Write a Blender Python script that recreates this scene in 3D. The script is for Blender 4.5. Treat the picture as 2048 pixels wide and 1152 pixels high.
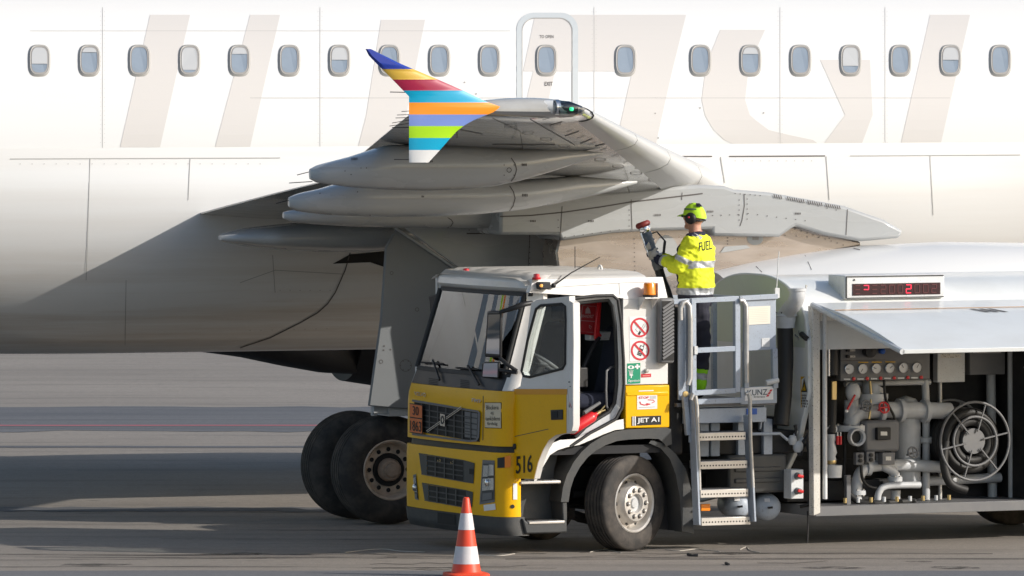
import bpy, bmesh, math, random
from mathutils import Vector, Matrix, noise
from mathutils.bvhtree import BVHTree
random.seed(7)
for o in list(bpy.data.objects): bpy.data.objects.remove(o)
SC = bpy.context.scene
COL = SC.collection

# ------------------------------------------------------------------ camera, sky, sun, exposure
CAM_H, FOC, CX, HY = 5.5, 17000.0, 1024.0, 2.0       # eye height (m), focal length and horizon in photo pixels
cd = bpy.data.cameras.new('camera'); cam = bpy.data.objects.new('camera', cd); COL.objects.link(cam)
cd.sensor_width = 36.0; cd.lens = FOC / 2048.0 * 36.0
cd.shift_y = -(576.0 - HY) / 2048.0
cd.clip_start = 1.0; cd.clip_end = 6000.0
cam.location = (0, 0, CAM_H); cam.rotation_euler = (math.radians(90), 0, 0)
SC.camera = cam
SUN_EL = math.radians(25.0); SUN_H = Vector((0.96, -0.28, 0)).normalized()
w = bpy.data.worlds.new('World'); SC.world = w; w.use_nodes = True
nt = w.node_tree; nt.nodes.clear()
sky = nt.nodes.new('ShaderNodeTexSky'); sky.sky_type = 'NISHITA'; sky.sun_disc = False
sky.sun_elevation = SUN_EL; sky.sun_rotation = math.atan2(SUN_H.x, SUN_H.y)
sky.air_density = 1.0; sky.dust_density = 1.5; sky.ozone_density = 1.0
bg = nt.nodes.new('ShaderNodeBackground'); bg.inputs[1].default_value = 0.15
wo = nt.nodes.new('ShaderNodeOutputWorld')
nt.links.new(sky.outputs[0], bg.inputs[0]); nt.links.new(bg.outputs[0], wo.inputs[0])
sl = bpy.data.lights.new('sun', 'SUN'); sl.energy = 4.1; sl.angle = math.radians(0.5); sl.color = (1.0, 0.955, 0.89)
so = bpy.data.objects.new('sun', sl); COL.objects.link(so)
sd = Vector((SUN_H.x*math.cos(SUN_EL), SUN_H.y*math.cos(SUN_EL), math.sin(SUN_EL)))
so.rotation_euler = sd.to_track_quat('Z', 'Y').to_euler(); so.location = (30, 40, 40)
SC.view_settings.view_transform = 'Standard'; SC.view_settings.look = 'None'
SC.view_settings.exposure = 0.0; SC.view_settings.gamma = 1.0; SC.view_settings.use_curve_mapping = False
SC.render.engine = 'CYCLES'
SC.cycles.max_bounces = 8; SC.cycles.transparent_max_bounces = 12

# ------------------------------------------------------------------ materials
MATS = {}
def mat(name, col, rough=0.5, metal=0.0, coat=0.0, dirt=0.0, dcol=(0.12,0.09,0.06), dscale=3.0, stretch=(1,1,1),
        bump=0.0, bscale=40.0, rvar=0.0, emit=0.0, trans=0.0, alpha=1.0, ior=1.45, fleck=0.0, spec=0.5):
    if name in MATS: return MATS[name]
    m = bpy.data.materials.new(name); m.use_nodes = True; MATS[name] = m
    n, l = m.node_tree.nodes, m.node_tree.links
    p = n['Principled BSDF']
    p.inputs['Base Color'].default_value = (*col, 1); p.inputs['Roughness'].default_value = rough
    p.inputs['Metallic'].default_value = metal; p.inputs['Coat Weight'].default_value = coat
    p.inputs['Coat Roughness'].default_value = 0.06; p.inputs['IOR'].default_value = ior
    p.inputs['Transmission Weight'].default_value = trans; p.inputs['Alpha'].default_value = alpha
    p.inputs['Specular IOR Level'].default_value = spec
    if emit > 0:
        p.inputs['Emission Color'].default_value = (*col, 1); p.inputs['Emission Strength'].default_value = emit
    if dirt > 0 or bump > 0 or rvar > 0 or fleck > 0:
        tc = n.new('ShaderNodeTexCoord'); mp = n.new('ShaderNodeMapping'); mp.inputs['Scale'].default_value = stretch
        l.new(tc.outputs['Object'], mp.inputs[0])
    if dirt > 0:
        nz = n.new('ShaderNodeTexNoise'); nz.inputs['Scale'].default_value = dscale; nz.inputs['Detail'].default_value = 8
        nz.inputs['Roughness'].default_value = 0.65
        l.new(mp.outputs[0], nz.inputs[0])
        rp = n.new('ShaderNodeValToRGB'); rp.color_ramp.elements[0].position = 0.42; rp.color_ramp.elements[1].position = 0.72
        l.new(nz.outputs[0], rp.inputs[0])
        mu = n.new('ShaderNodeMath'); mu.operation = 'MULTIPLY'; mu.inputs[1].default_value = dirt
        l.new(rp.outputs[0], mu.inputs[0])
        mx = n.new('ShaderNodeMixRGB'); mx.inputs[1].default_value = (*col, 1); mx.inputs[2].default_value = (*dcol, 1)
        l.new(mu.outputs[0], mx.inputs[0]); l.new(mx.outputs[0], p.inputs['Base Color'])
        if fleck > 0:
            n2 = n.new('ShaderNodeTexNoise'); n2.inputs['Scale'].default_value = 60; n2.inputs['Detail'].default_value = 2
            l.new(tc.outputs['Object'], n2.inputs[0])
            r2 = n.new('ShaderNodeValToRGB'); r2.color_ramp.elements[0].position = 0.62; r2.color_ramp.elements[1].position = 0.7
            l.new(n2.outputs[0], r2.inputs[0])
            m2 = n.new('ShaderNodeMath'); m2.operation = 'MULTIPLY'; m2.inputs[1].default_value = fleck; l.new(r2.outputs[0], m2.inputs[0])
            x2 = n.new('ShaderNodeMixRGB'); x2.inputs[2].default_value = (0.10,0.06,0.04,1)
            l.new(m2.outputs[0], x2.inputs[0]); l.new(mx.outputs[0], x2.inputs[1]); l.new(x2.outputs[0], p.inputs['Base Color'])
    if rvar > 0:
        n3 = n.new('ShaderNodeTexNoise'); n3.inputs['Scale'].default_value = dscale*1.7; n3.inputs['Detail'].default_value = 6
        l.new(mp.outputs[0], n3.inputs[0])
        ma = n.new('ShaderNodeMapRange'); ma.inputs[1].default_value = 0.3; ma.inputs[2].default_value = 0.7
        ma.inputs[3].default_value = max(0.02, rough-rvar); ma.inputs[4].default_value = rough+rvar
        l.new(n3.outputs[0], ma.inputs[0]); l.new(ma.outputs[0], p.inputs['Roughness'])
    if bump > 0:
        n4 = n.new('ShaderNodeTexNoise'); n4.inputs['Scale'].default_value = bscale; n4.inputs['Detail'].default_value = 4
        l.new(mp.outputs[0], n4.inputs[0])
        b = n.new('ShaderNodeBump'); b.inputs['Strength'].default_value = bump; b.inputs['Distance'].default_value = 0.02
        l.new(n4.outputs[0], b.inputs['Height']); l.new(b.outputs[0], p.inputs['Normal'])
    return m

def glass(name, tint=(0.75,0.82,0.85), refl=1.0, clear=0.8):
    m = bpy.data.materials.new(name); m.use_nodes = True; MATS[name] = m
    n, l = m.node_tree.nodes, m.node_tree.links; n.clear()
    o = n.new('ShaderNodeOutputMaterial'); mx = n.new('ShaderNodeMixShader'); tr = n.new('ShaderNodeBsdfTransparent'); gl = n.new('ShaderNodeBsdfGlossy')
    fr = n.new('ShaderNodeFresnel'); fr.inputs[0].default_value = 1.55
    mu = n.new('ShaderNodeMath'); mu.operation = 'MULTIPLY_ADD'; mu.inputs[1].default_value = refl; mu.inputs[2].default_value = 0.03; mu.use_clamp = True
    tr.inputs[0].default_value = (*[c*clear for c in tint], 1); gl.inputs[0].default_value = (0.95,0.97,1,1); gl.inputs[1].default_value = 0.01
    l.new(fr.outputs[0], mu.inputs[0]); l.new(mu.outputs[0], mx.inputs[0]); l.new(tr.outputs[0], mx.inputs[1]); l.new(gl.outputs[0], mx.inputs[2]); l.new(mx.outputs[0], o.inputs[0])
    return m

# aircraft
A_WHITE = mat('aircraft_white', (0.745,0.74,0.725), 0.28, coat=0.3, dirt=0.10, dcol=(0.6,0.56,0.5), dscale=0.8, stretch=(0.3,1,2), bump=0.02, bscale=3)
A_BEIGE = mat('aircraft_beige_lettering', (0.625,0.595,0.565), 0.3, coat=0.3)
A_GREY = mat('aircraft_grey', (0.42,0.43,0.43), 0.26, coat=0.35, dirt=0.25, dcol=(0.30,0.28,0.25), dscale=2.0, stretch=(0.35,1,1.6), rvar=0.08)
A_UNDER = mat('wing_underside_grey', (0.42,0.42,0.41), 0.16, coat=0.6, dirt=0.55, dcol=(0.24,0.21,0.18), dscale=2.2, stretch=(0.6,2.4,1), rvar=0.08, bump=0.03, bscale=2.5)
A_METAL = mat('bare_titanium', (0.46,0.40,0.36), 0.30, metal=0.75, dirt=0.35, dcol=(0.22,0.18,0.15), dscale=2.5, stretch=(0.5,1,2), rvar=0.10, bump=0.03, bscale=8)
A_BELLY = mat('belly_cream', (0.745,0.735,0.71), 0.30, coat=0.25, dirt=0.75, dcol=(0.40,0.29,0.18), dscale=1.3, stretch=(0.12,1,3.2), bump=0.02, bscale=3)
A_DOOR = mat('gear_door_grey', (0.21,0.22,0.225), 0.5, dirt=0.3, dcol=(0.2,0.2,0.2), dscale=4, bump=0.03)
A_SEAM = mat('panel_seam', (0.10,0.09,0.085), 0.6)
A_SEAML = mat('panel_seam_light', (0.36,0.35,0.33), 0.5)
A_RIVET = mat('rivet_grey', (0.30,0.28,0.26), 0.45)
A_PANE = mat('cabin_pane', (0.25,0.30,0.36), 0.08, coat=0.8, dirt=0.3, dcol=(0.32,0.38,0.45), dscale=6)
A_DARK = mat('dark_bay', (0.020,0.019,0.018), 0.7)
A_DARK_AND_SHADE = mat('dark_grey_and_far_shade', (0.03,0.03,0.033), 0.6)  # dark small fittings; also painted shade on the far engine and fairings
CHROME = mat('polished_metal', (0.75,0.75,0.75), 0.14, metal=1.0)
RUBBER = mat('tyre_rubber', (0.036,0.033,0.031), 0.78, dirt=0.75, dcol=(0.125,0.105,0.088), dscale=5, bump=0.12, bscale=60)
A_RIM = mat('aircraft_rim', (0.68,0.54,0.42), 0.5, metal=0.1, dirt=0.45, dcol=(0.14,0.11,0.08), dscale=9)
def stain_low(m, z0, z1):      # fluid streaks run along the lowest part of the belly only
    n, l = m.node_tree.nodes, m.node_tree.links
    mu = [q for q in n if q.type == 'MATH'][0]; src = mu.inputs[0].links[0].from_socket
    tc = n.new('ShaderNodeTexCoord'); sp = n.new('ShaderNodeSeparateXYZ'); l.new(tc.outputs['Object'], sp.inputs[0])
    mr = n.new('ShaderNodeMapRange'); mr.inputs[1].default_value = z0; mr.inputs[2].default_value = z1; mr.inputs[3].default_value = 1.0; mr.inputs[4].default_value = 0.12; l.new(sp.outputs[2], mr.inputs[0])
    m2 = n.new('ShaderNodeMath'); m2.operation = 'MULTIPLY'; l.new(src, m2.inputs[0]); l.new(mr.outputs[0], m2.inputs[1]); l.new(m2.outputs[0], mu.inputs[0])
stain_low(A_BELLY, 2.0, 2.9)
A_SLAT = mat('slat_grey', (0.50,0.50,0.49), 0.38, coat=0.1, dirt=0.12, dcol=(0.36,0.34,0.31), dscale=0.9)
A_HUB = mat('hub_brown', (0.42,0.31,0.23), 0.5, dirt=0.4, dcol=(0.15,0.10,0.07), dscale=14)
# truck
T_WHITE = mat('truck_white', (0.78,0.76,0.73), 0.30, coat=0.4, dirt=0.24, dcol=(0.55,0.50,0.42), dscale=2.5, fleck=0.10, bump=0.015, bscale=6)
T_YELLOW = mat('truck_yellow', (0.89,0.48,0.002), 0.30, coat=0.10, dirt=0.15, spec=0.35, dcol=(0.60,0.30,0.01), dscale=3.0, fleck=0.12, bump=0.015, bscale=5)
T_AMBER = mat('truck_amber_stripe', (0.72,0.31,0.006), 0.3, coat=0.4)
T_BLACK = mat('black_plastic', (0.022,0.022,0.024), 0.45, dirt=0.3, dcol=(0.06,0.055,0.05), dscale=5, bump=0.05, bscale=50)
T_DARK = mat('dark_grey_plastic', (0.055,0.058,0.06), 0.5, dirt=0.4, dcol=(0.12,0.11,0.095), dscale=4, bump=0.05, bscale=60)
T_CHASSIS = mat('chassis_grime', (0.018,0.018,0.019), 0.7, dirt=0.5, dcol=(0.05,0.045,0.04), dscale=6)
T_SEAL = mat('rubber_seal', (0.03,0.03,0.03), 0.6)
T_GREYMID = mat('mid_grey_plastic', (0.16,0.16,0.165), 0.5, dirt=0.3, dcol=(0.25,0.24,0.22), dscale=5)
T_STEEL = mat('blue_grey_paint', (0.40,0.45,0.52), 0.42, dirt=0.35, dcol=(0.25,0.26,0.28), dscale=4, fleck=0.35, bump=0.03)
T_GALV = mat('galvanised_steel', (0.52,0.51,0.49), 0.42, metal=0.55, dirt=0.4, dcol=(0.28,0.26,0.24), dscale=14, bump=0.06, bscale=90)
T_ALU = mat('step_aluminium', (0.62,0.59,0.55), 0.38, metal=0.5, dirt=0.3, dcol=(0.35,0.31,0.27), dscale=8)
T_TANK = mat('tank_white', (0.76,0.77,0.75), 0.30, coat=0.3, dirt=0.25, dcol=(0.55,0.53,0.48), dscale=2.0)
T_GREEN = mat('tank_end_sage', (0.62,0.68,0.55), 0.45, coat=0.15, dirt=0.35, dcol=(0.5,0.48,0.43), dscale=1.6)
T_LIGHT = mat('light_grey_paint', (0.70,0.71,0.71), 0.4, dirt=0.3, dcol=(0.4,0.38,0.35), dscale=4, fleck=0.25)
T_RIM = mat('truck_rim', (0.60,0.57,0.53), 0.42, metal=0.35, dirt=0.35, dcol=(0.25,0.20,0.15), dscale=8)
T_INT = mat('cab_interior', (0.028,0.028,0.030), 0.8)
T_SEAT = mat('seat_fabric', (0.022,0.026,0.045), 0.9, bump=0.2, bscale=80)
T_PIPE = mat('pipe_grey', (0.55,0.56,0.57), 0.35, dirt=0.3, dcol=(0.3,0.28,0.25), dscale=7)
T_MIRROR = mat('mirror_glass', (0.85,0.87,0.9), 0.03, metal=1.0)
T_HOSE = mat('hose_rubber', (0.022,0.021,0.02), 0.55, bump=0.06, bscale=60)
T_LENS = mat('headlight_lens', (0.55,0.57,0.58), 0.22, metal=0.7, coat=0.6)
T_CHROMEG = mat('badge_chrome', (0.62,0.61,0.58), 0.2, metal=0.9)
RED = mat('red_paint', (0.62,0.02,0.025), 0.3, coat=0.4)
REDDK = mat('red_vinyl', (0.33,0.012,0.018), 0.42, bump=0.1, bscale=20)
ORANGE = mat('orange_lens', (0.95,0.27,0.01), 0.18, coat=0.8)
REDLENS = mat('red_lens', (0.55,0.01,0.02), 0.15, coat=0.8)
BLUE = mat('blue_plastic', (0.02,0.10,0.42), 0.4)
BLACKM = mat('sign_black', (0.012,0.012,0.012), 0.5)
WHITEM = mat('sign_white', (0.80,0.79,0.78), 0.5)
SIGNRED = mat('sign_red', (0.62,0.035,0.05), 0.5)
SIGNGREEN = mat('sign_green', (0.005,0.27,0.14), 0.5)
SIGNBEIGE = mat('sign_beige', (0.68,0.58,0.42), 0.5)
SIGNYEL = mat('sign_yellow', (0.70,0.40,0.015), 0.5)
SIGNORG = mat('hazard_orange', (0.72,0.18,0.05), 0.5)
GOLD = mat('brass', (0.55,0.42,0.2), 0.35, metal=0.8)
LED = mat('red_led', (1.0,0.03,0.08), 0.4, emit=0.7)
LEDOFF = mat('led_unlit', (0.10,0.02,0.025), 0.4)
GREENL = mat('green_nav_light', (0.05,0.9,0.35), 0.3, emit=1.0)
AMBERL = mat('amber_marker_lit', (1.0,0.45,0.10), 0.3, emit=0.6)
G_WIND = glass('windscreen_glass', (0.88,0.93,0.93), 1.3, 0.92)
G_SIDE = glass('side_glass', (0.85,0.9,0.9), 0.12, 0.95)
G_CLEAR = glass('clear_lens', (0.9,0.95,0.97), 1.0, 0.9)
# clothing
HIVIS = mat('hi_vis_yellow', (0.78,0.84,0.03), 0.75, bump=0.05, bscale=25)
HIVISG = mat('hi_vis_green_cuff', (0.34,0.80,0.02), 0.75)
CAPGREEN = mat('cap_hi_vis', (0.52,0.82,0.03), 0.6)
REFLT = mat('reflective_tape', (0.46,0.47,0.48), 0.4, metal=0.15)
NAVY = mat('navy_cloth', (0.014,0.015,0.035), 0.85, bump=0.08, bscale=40)
TROUS = mat('dark_trousers', (0.030,0.029,0.042), 0.85, bump=0.1, bscale=30)
SKIN = mat('skin', (0.56,0.29,0.20), 0.5)
GLOVE = mat('glove_pale', (0.52,0.48,0.42), 0.8, dirt=0.5, dcol=(0.3,0.26,0.22), dscale=30)
GLOVEB = mat('glove_blue', (0.03,0.06,0.16), 0.8)
CONE_O = mat('cone_orange', (0.80,0.075,0.03), 0.42, dirt=0.2, dcol=(0.5,0.06,0.03), dscale=12)
CONE_W = mat('cone_white', (0.72,0.68,0.68), 0.45, dirt=0.35, dcol=(0.45,0.42,0.42), dscale=14)
STR = {k: mat('stripe_'+k, c, 0.3, coat=0.4) for k, c in dict(blue=(0.02,0.05,0.35), gold=(0.66,0.42,0.06), crimson=(0.36,0.015,0.06), cyan=(0.0,0.36,0.58),
        orange=(0.93,0.31,0.02), periwinkle=(0.20,0.29,0.66), lime=(0.40,0.72,0.01), white=(0.72,0.72,0.71)).items()}

# ------------------------------------------------------------------ frames and geometry helpers
class Frame:
    def __init__(s, ox, oy, deg):
        s.o = Vector((ox, oy, 0)); s.c, s.s = math.cos(math.radians(deg)), math.sin(math.radians(deg)); s.deg = deg
    def w(s, p): return Vector((s.o.x + s.c*p[0] - s.s*p[1], s.o.y + s.s*p[0] + s.c*p[1], p[2]))
    def l(s, p):
        dx, dy = p[0]-s.o.x, p[1]-s.o.y
        return Vector((s.c*dx + s.s*dy, -s.s*dx + s.c*dy, p[2]))
    def ld(s, d): return Vector((s.c*d[0] + s.s*d[1], -s.s*d[0] + s.c*d[1], d[2]))
    def hit(s, px, py, axis, val):          # where the sight line through a photo pixel meets the plane local[axis] = val
        o = s.l((0, 0, CAM_H)); d = s.ld(((px-CX)/FOC, 1.0, -(py-HY)/FOC))
        return o + d*((val - o[axis])/d[axis])
WD = Frame(0, 0, 0)
TR = Frame(-0.544, 85.366, 26.0)      # truck: +x rearward, -y its near side
AC = Frame(1.687, 95.07, 20.9)        # airliner: +x forward, -y starboard, origin at the wing root leading edge station
def W(px, py, Y): return Vector(((px-CX)/FOC*Y, Y, CAM_H - (py-HY)/FOC*Y))
def S(px, py, b=1.15): return TR.hit(px, py, 1, -b)          # truck near-side plane
def X(px, py, x): return TR.hit(px, py, 0, x)                # truck transverse plane
def A(px, py, y): return AC.hit(px, py, 1, y)                # aircraft fore-and-aft plane

class G:
    def __init__(s): s.v = []; s.f = []; s.mi = []; s.m = 0
    def add(s, vs, fs):
        k = len(s.v); s.v += [Vector(v) for v in vs]; s.f += [tuple(i+k for i in f) for f in fs]; s.mi += [s.m]*len(fs); return s
    def box(s, x0, x1, y0, y1, z0, z1):
        x0,x1 = min(x0,x1),max(x0,x1); y0,y1 = min(y0,y1),max(y0,y1); z0,z1 = min(z0,z1),max(z0,z1)
        return s.add([(x,y,z) for x in (x0,x1) for y in (y0,y1) for z in (z0,z1)],
            [(0,1,3,2),(4,6,7,5),(0,4,5,1),(2,3,7,6),(0,2,6,4),(1,5,7,3)])
    def bar(s, a, b, w, h, up=(0,0,1)):       # rectangular bar from a to b
        a, b = Vector(a), Vector(b); d = (b-a).normalized(); u = Vector(up); sd_ = d.cross(u)
        if sd_.length < 1e-4: sd_ = d.cross(Vector((1,0,0)))
        sd_.normalize(); u = sd_.cross(d).normalized()
        vs = [p + sd_*(i*w/2) + u*(j*h/2) for p in (a,b) for i in (-1,1) for j in (-1,1)]
        return s.add(vs, [(0,1,3,2),(4,6,7,5),(0,4,5,1),(2,3,7,6),(0,2,6,4),(1,5,7,3)])
    def ring(s, c, n, r, seg, ref=None, ry=None):
        n = Vector(n).normalized(); a = Vector(ref) if ref else (Vector((0,0,1)) if abs(n.z) < 0.9 else Vector((1,0,0)))
        u = (a - n*a.dot(n)).normalized(); v = n.cross(u); ry = r if ry is None else ry
        return [Vector(c) + u*(r*math.cos(2*math.pi*i/seg)) + v*(ry*math.sin(2*math.pi*i/seg)) for i in range(seg)]
    def loft(s, rings, close=True, cap=True):
        n = len(rings[0]); k = len(s.v); nf = 0
        for r in rings: s.v += [Vector(p) for p in r]
        fs = []
        for i in range(len(rings)-1):
            for j in range(n if close else n-1):
                a, b = k+i*n+j, k+i*n+(j+1) % n
                fs.append((a, b, b+n, a+n))
        if cap and close:
            fs.append(tuple(k+j for j in reversed(range(n)))); fs.append(tuple(k+(len(rings)-1)*n+j for j in range(n)))
        s.f += fs; s.mi += [s.m]*len(fs); return s
    def tube(s, pts, r, seg=10, cap=True):
        pts = [Vector(p) for p in pts]; rr = r if isinstance(r, (list, tuple)) else [r]*len(pts)
        rings = []; ref = None
        for i, p in enumerate(pts):
            d = (pts[min(i+1, len(pts)-1)] - pts[max(i-1, 0)]).normalized()
            if ref is None: ref = Vector((0,0,1)) if abs(d.z) < 0.9 else Vector((1,0,0))
            ref = (ref - d*ref.dot(d)); ref = ref.normalized() if ref.length > 1e-5 else Vector((0,1,0))
            rings.append(s.ring(p, d, rr[i], seg, ref))
        return s.loft(rings, True, cap)
    def lathe(s, prof, c, ax, seg=32, cap=False):     # prof: (along axis, radius)
        c, ax = Vector(c), Vector(ax).normalized()
        return s.loft([s.ring(c + ax*t, ax, max(r, 1e-4), seg) for t, r in prof], True, cap)
    def prism(s, poly, axis, d0, d1):        # polygon of 3D points pushed along an axis from offset d0 to d1
        ax = Vector(axis); n = len(poly)
        a = [Vector(p) + ax*d0 for p in poly]; b = [Vector(p) + ax*d1 for p in poly]
        return s.add(a+b, [tuple(reversed(range(n))), tuple(range(n, 2*n))] + [(i, (i+1) % n, n+(i+1) % n, n+i) for i in range(n)])
    def ball(s, c, r, seg=14, sc=(1,1,1)):
        c = Vector(c); rings = []
        for i in range(1, seg//2):
            t = math.pi*i/(seg//2)
            rings.append([c + Vector((r*sc[0]*math.sin(t)*math.cos(2*math.pi*j/seg), r*sc[1]*math.sin(t)*math.sin(2*math.pi*j/seg), r*sc[2]*math.cos(t))) for j in range(seg)])
        return s.loft(rings, True, True)
    def bvh(s, fr): return BVHTree.FromPolygons([fr.w(v) for v in s.v], s.f)
    def obj(s, name, m, parent=None, smooth=35, bevel=0.0, seg=2, kind=None, label=None):
        me = bpy.data.meshes.new(name); me.from_pydata([tuple(v) for v in s.v], [], s.f)
        ml = m if isinstance(m, (list, tuple)) else [m]
        for q in ml: me.materials.append(q)
        if len(ml) > 1: me.polygons.foreach_set('material_index', s.mi)
        bm = bmesh.new(); bm.from_mesh(me); bmesh.ops.recalc_face_normals(bm, faces=bm.faces); bm.to_mesh(me); bm.free()
        if smooth:
            me.polygons.foreach_set('use_smooth', [True]*len(me.polygons)); me.set_sharp_from_angle(angle=math.radians(smooth))
        me.update(); o = bpy.data.objects.new(name, me); COL.objects.link(o); o.parent = parent
        if bevel > 0:
            b = o.modifiers.new('bevel', 'BEVEL'); b.width = bevel; b.segments = seg; b.limit_method = 'ANGLE'; b.angle_limit = math.radians(40); b.harden_normals = False
        if kind: o['kind'] = kind
        if label: o['label'] = label
        return o

def copy(o, parent, loc=None, rot=None):
    c = o.copy(); COL.objects.link(c); c.parent = parent
    if loc is not None: c.location = loc
    if rot is not None: c.rotation_euler = rot
    return c
def thing(name, label, cat, fr, group=None):
    e = bpy.data.objects.new(name, None); COL.objects.link(e); e.empty_display_size = 0.3
    e.location = fr.o; e.rotation_euler = (0, 0, math.radians(fr.deg)); e['label'] = label; e['category'] = cat
    if group: e['group'] = group
    return e
def tag(o, label, cat, group=None):
    o['label'] = label; o['category'] = cat
    if group: o['group'] = group
    return o

# print and trim laid onto a surface: points given by photo pixel, dropped onto the surface and lifted slightly off it
def drop(bv, fr, px, py, off, last=None):
    o = Vector((0, 0, CAM_H)); d = Vector(((px-CX)/FOC, 1.0, -(py-HY)/FOC)).normalized()
    h, n, i, t = bv.ray_cast(o, d)
    if h is None: return None
    if n.dot(d) > 0: n = -n
    return fr.l(h + n*off)
def quadmap(q):
    (tl, tr, br, bl) = q
    def f(u, v):   # v=0 top
        x = (tl[0]*(1-u)+tr[0]*u)*(1-v) + (bl[0]*(1-u)+br[0]*u)*v
        y = (tl[1]*(1-u)+tr[1]*u)*(1-v) + (bl[1]*(1-u)+br[1]*u)*v
        return x, y
    return f
def rect(x0, y0, x1, y1, dy=0.0): return [(x0, y0), (x1, y0+dy), (x1, y1+dy), (x0, y1)]
def lay(bv, fr, pts, faces, m, name, parent, off=0.004, label=None):
    vs = []; ok = []
    for p in pts:
        q = drop(bv, fr, p[0], p[1], off); ok.append(q is not None); vs.append(q if q is not None else Vector((0,0,0)))
    fs = [f for f in faces if all(ok[i] for i in f)]
    if not fs: print('lay: nothing hit for', name, pts[0]); return None
    used = sorted({i for f in fs for i in f}); mp = {i: k for k, i in enumerate(used)}
    g = G(); g.add([vs[i] for i in used], [tuple(mp[i] for i in f) for f in fs])
    me = bpy.data.meshes.new(name); me.from_pydata([tuple(v) for v in g.v], [], g.f); me.materials.append(m); me.update()
    o = bpy.data.objects.new(name, me); COL.objects.link(o); o.parent = parent
    if label: o['label'] = label
    return o
def lay_quad(bv, fr, q, m, name, parent, nu=1, nv=1, off=0.004, label=None):
    f = quadmap(q); pts = [f(i/nu, j/nv) for j in range(nv+1) for i in range(nu+1)]
    fs = [(j*(nu+1)+i, j*(nu+1)+i+1, (j+1)*(nu+1)+i+1, (j+1)*(nu+1)+i) for j in range(nv) for i in range(nu)]
    return lay(bv, fr, pts, fs, m, name, parent, off, label)
def lay_poly(bv, fr, pts, m, name, parent, off=0.004, label=None):
    return lay(bv, fr, pts, [tuple(range(len(pts)))], m, name, parent, off, label)
def lay_disc(bv, fr, c, rx, ry, m, name, parent, off=0.004, rin=0.0, seg=24, a0=0, a1=360, label=None):
    pts = []; fs = []
    n = seg if a1-a0 >= 360 else seg+1
    for i in range(n):
        a = math.radians(a0 + (a1-a0)*i/seg)
        pts.append((c[0]+rx*math.cos(a), c[1]+ry*math.sin(a)))
    if rin == 0: return lay(bv, fr, pts, [tuple(range(n))], m, name, parent, off, label)
    for i in range(n):
        a = math.radians(a0 + (a1-a0)*i/seg)
        pts.append((c[0]+rx*rin*math.cos(a), c[1]+ry*rin*math.sin(a)))
    fs = [(i, (i+1) % n, n+(i+1) % n, n+i) for i in range(seg if n == seg else n-1)]
    return lay(bv, fr, pts, fs, m, name, parent, off, label)
def lay_line(bv, fr, pts, wd, m, name, parent, off=0.003, step=12, kind=None):
    P = []
    for i in range(len(pts)-1):
        a, b = pts[i], pts[i+1]; L = math.hypot(b[0]-a[0], b[1]-a[1]); k = max(1, int(L/step))
        P += [(a[0]+(b[0]-a[0])*j/k, a[1]+(b[1]-a[1])*j/k) for j in range(k)]
    P.append(pts[-1]); q = []
    for i, p in enumerate(P):
        a, b = P[max(i-1,0)], P[min(i+1,len(P)-1)]; L = math.hypot(b[0]-a[0], b[1]-a[1]) or 1
        nx, ny = -(b[1]-a[1])/L*wd/2, (b[0]-a[0])/L*wd/2
        q += [(p[0]+nx, p[1]+ny), (p[0]-nx, p[1]-ny)]
    return lay(bv, fr, q, [(2*i, 2*i+1, 2*i+3, 2*i+2) for i in range(len(P)-1)], m, name, parent, off)
def lay_dots(bv, fr, pts, r, m, name, parent, off=0.003, seg=6):
    P = []; fs = []
    for (x, y) in pts:
        k = len(P); P += [(x+r*math.cos(2*math.pi*i/seg), y+r*math.sin(2*math.pi*i/seg)) for i in range(seg)]; fs.append(tuple(range(k, k+seg)))
    o = lay(bv, fr, P, fs, m, name, parent, off)
    if o: o['kind'] = 'stuff'
    return o
TXT = {}
def text_uv(sx, bold=0.0):
    key = (sx, bold)
    if key in TXT: return TXT[key]
    c = bpy.data.curves.new('t', 'FONT'); c.body = sx; c.resolution_u = 3; c.offset = bold
    o = bpy.data.objects.new('t', c); COL.objects.link(o); dg = bpy.context.evaluated_depsgraph_get(); dg.update()
    me = bpy.data.meshes.new_from_object(o.evaluated_get(dg))
    vs = [v.co.copy() for v in me.vertices]; fs = [tuple(p.vertices) for p in me.polygons]
    bpy.data.objects.remove(o); bpy.data.curves.remove(c); bpy.data.meshes.remove(me)
    x0, x1 = min(v.x for v in vs), max(v.x for v in vs); y0, y1 = min(v.y for v in vs), max(v.y for v in vs)
    TXT[key] = ([((v.x-x0)/(x1-x0), (y1-v.y)/max(y1-y0, 1e-6)) for v in vs], fs); return TXT[key]
def stencil(bv, fr, x0, y0, x1, y1, name, parent, off=0.006):      # tiny illegible service stencil
    k = len(range(int(x0), int(x1), 3)); P = []; fs = []
    for i in range(k):
        a = x0 + (x1-x0)*i/k; b = a + (x1-x0)/k*0.62; j = len(P); P += [(a,y0+0.4*(i%2)),(b,y0),(b,y1-0.5*(i%3==1)),(a,y1)]; fs.append((j,j+1,j+2,j+3))
    o = lay(bv, fr, P, fs, A_SEAM, name, parent, off)
    if o: o['kind'] = 'stuff'
    return o
def lay_text(bv, fr, sx, q, m, name, parent, off=0.006, bold=0.0):
    uv, fs = text_uv(sx, bold); f = quadmap(q)
    return lay(bv, fr, [f(*p) for p in uv], fs, m, name, parent, off)
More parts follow.
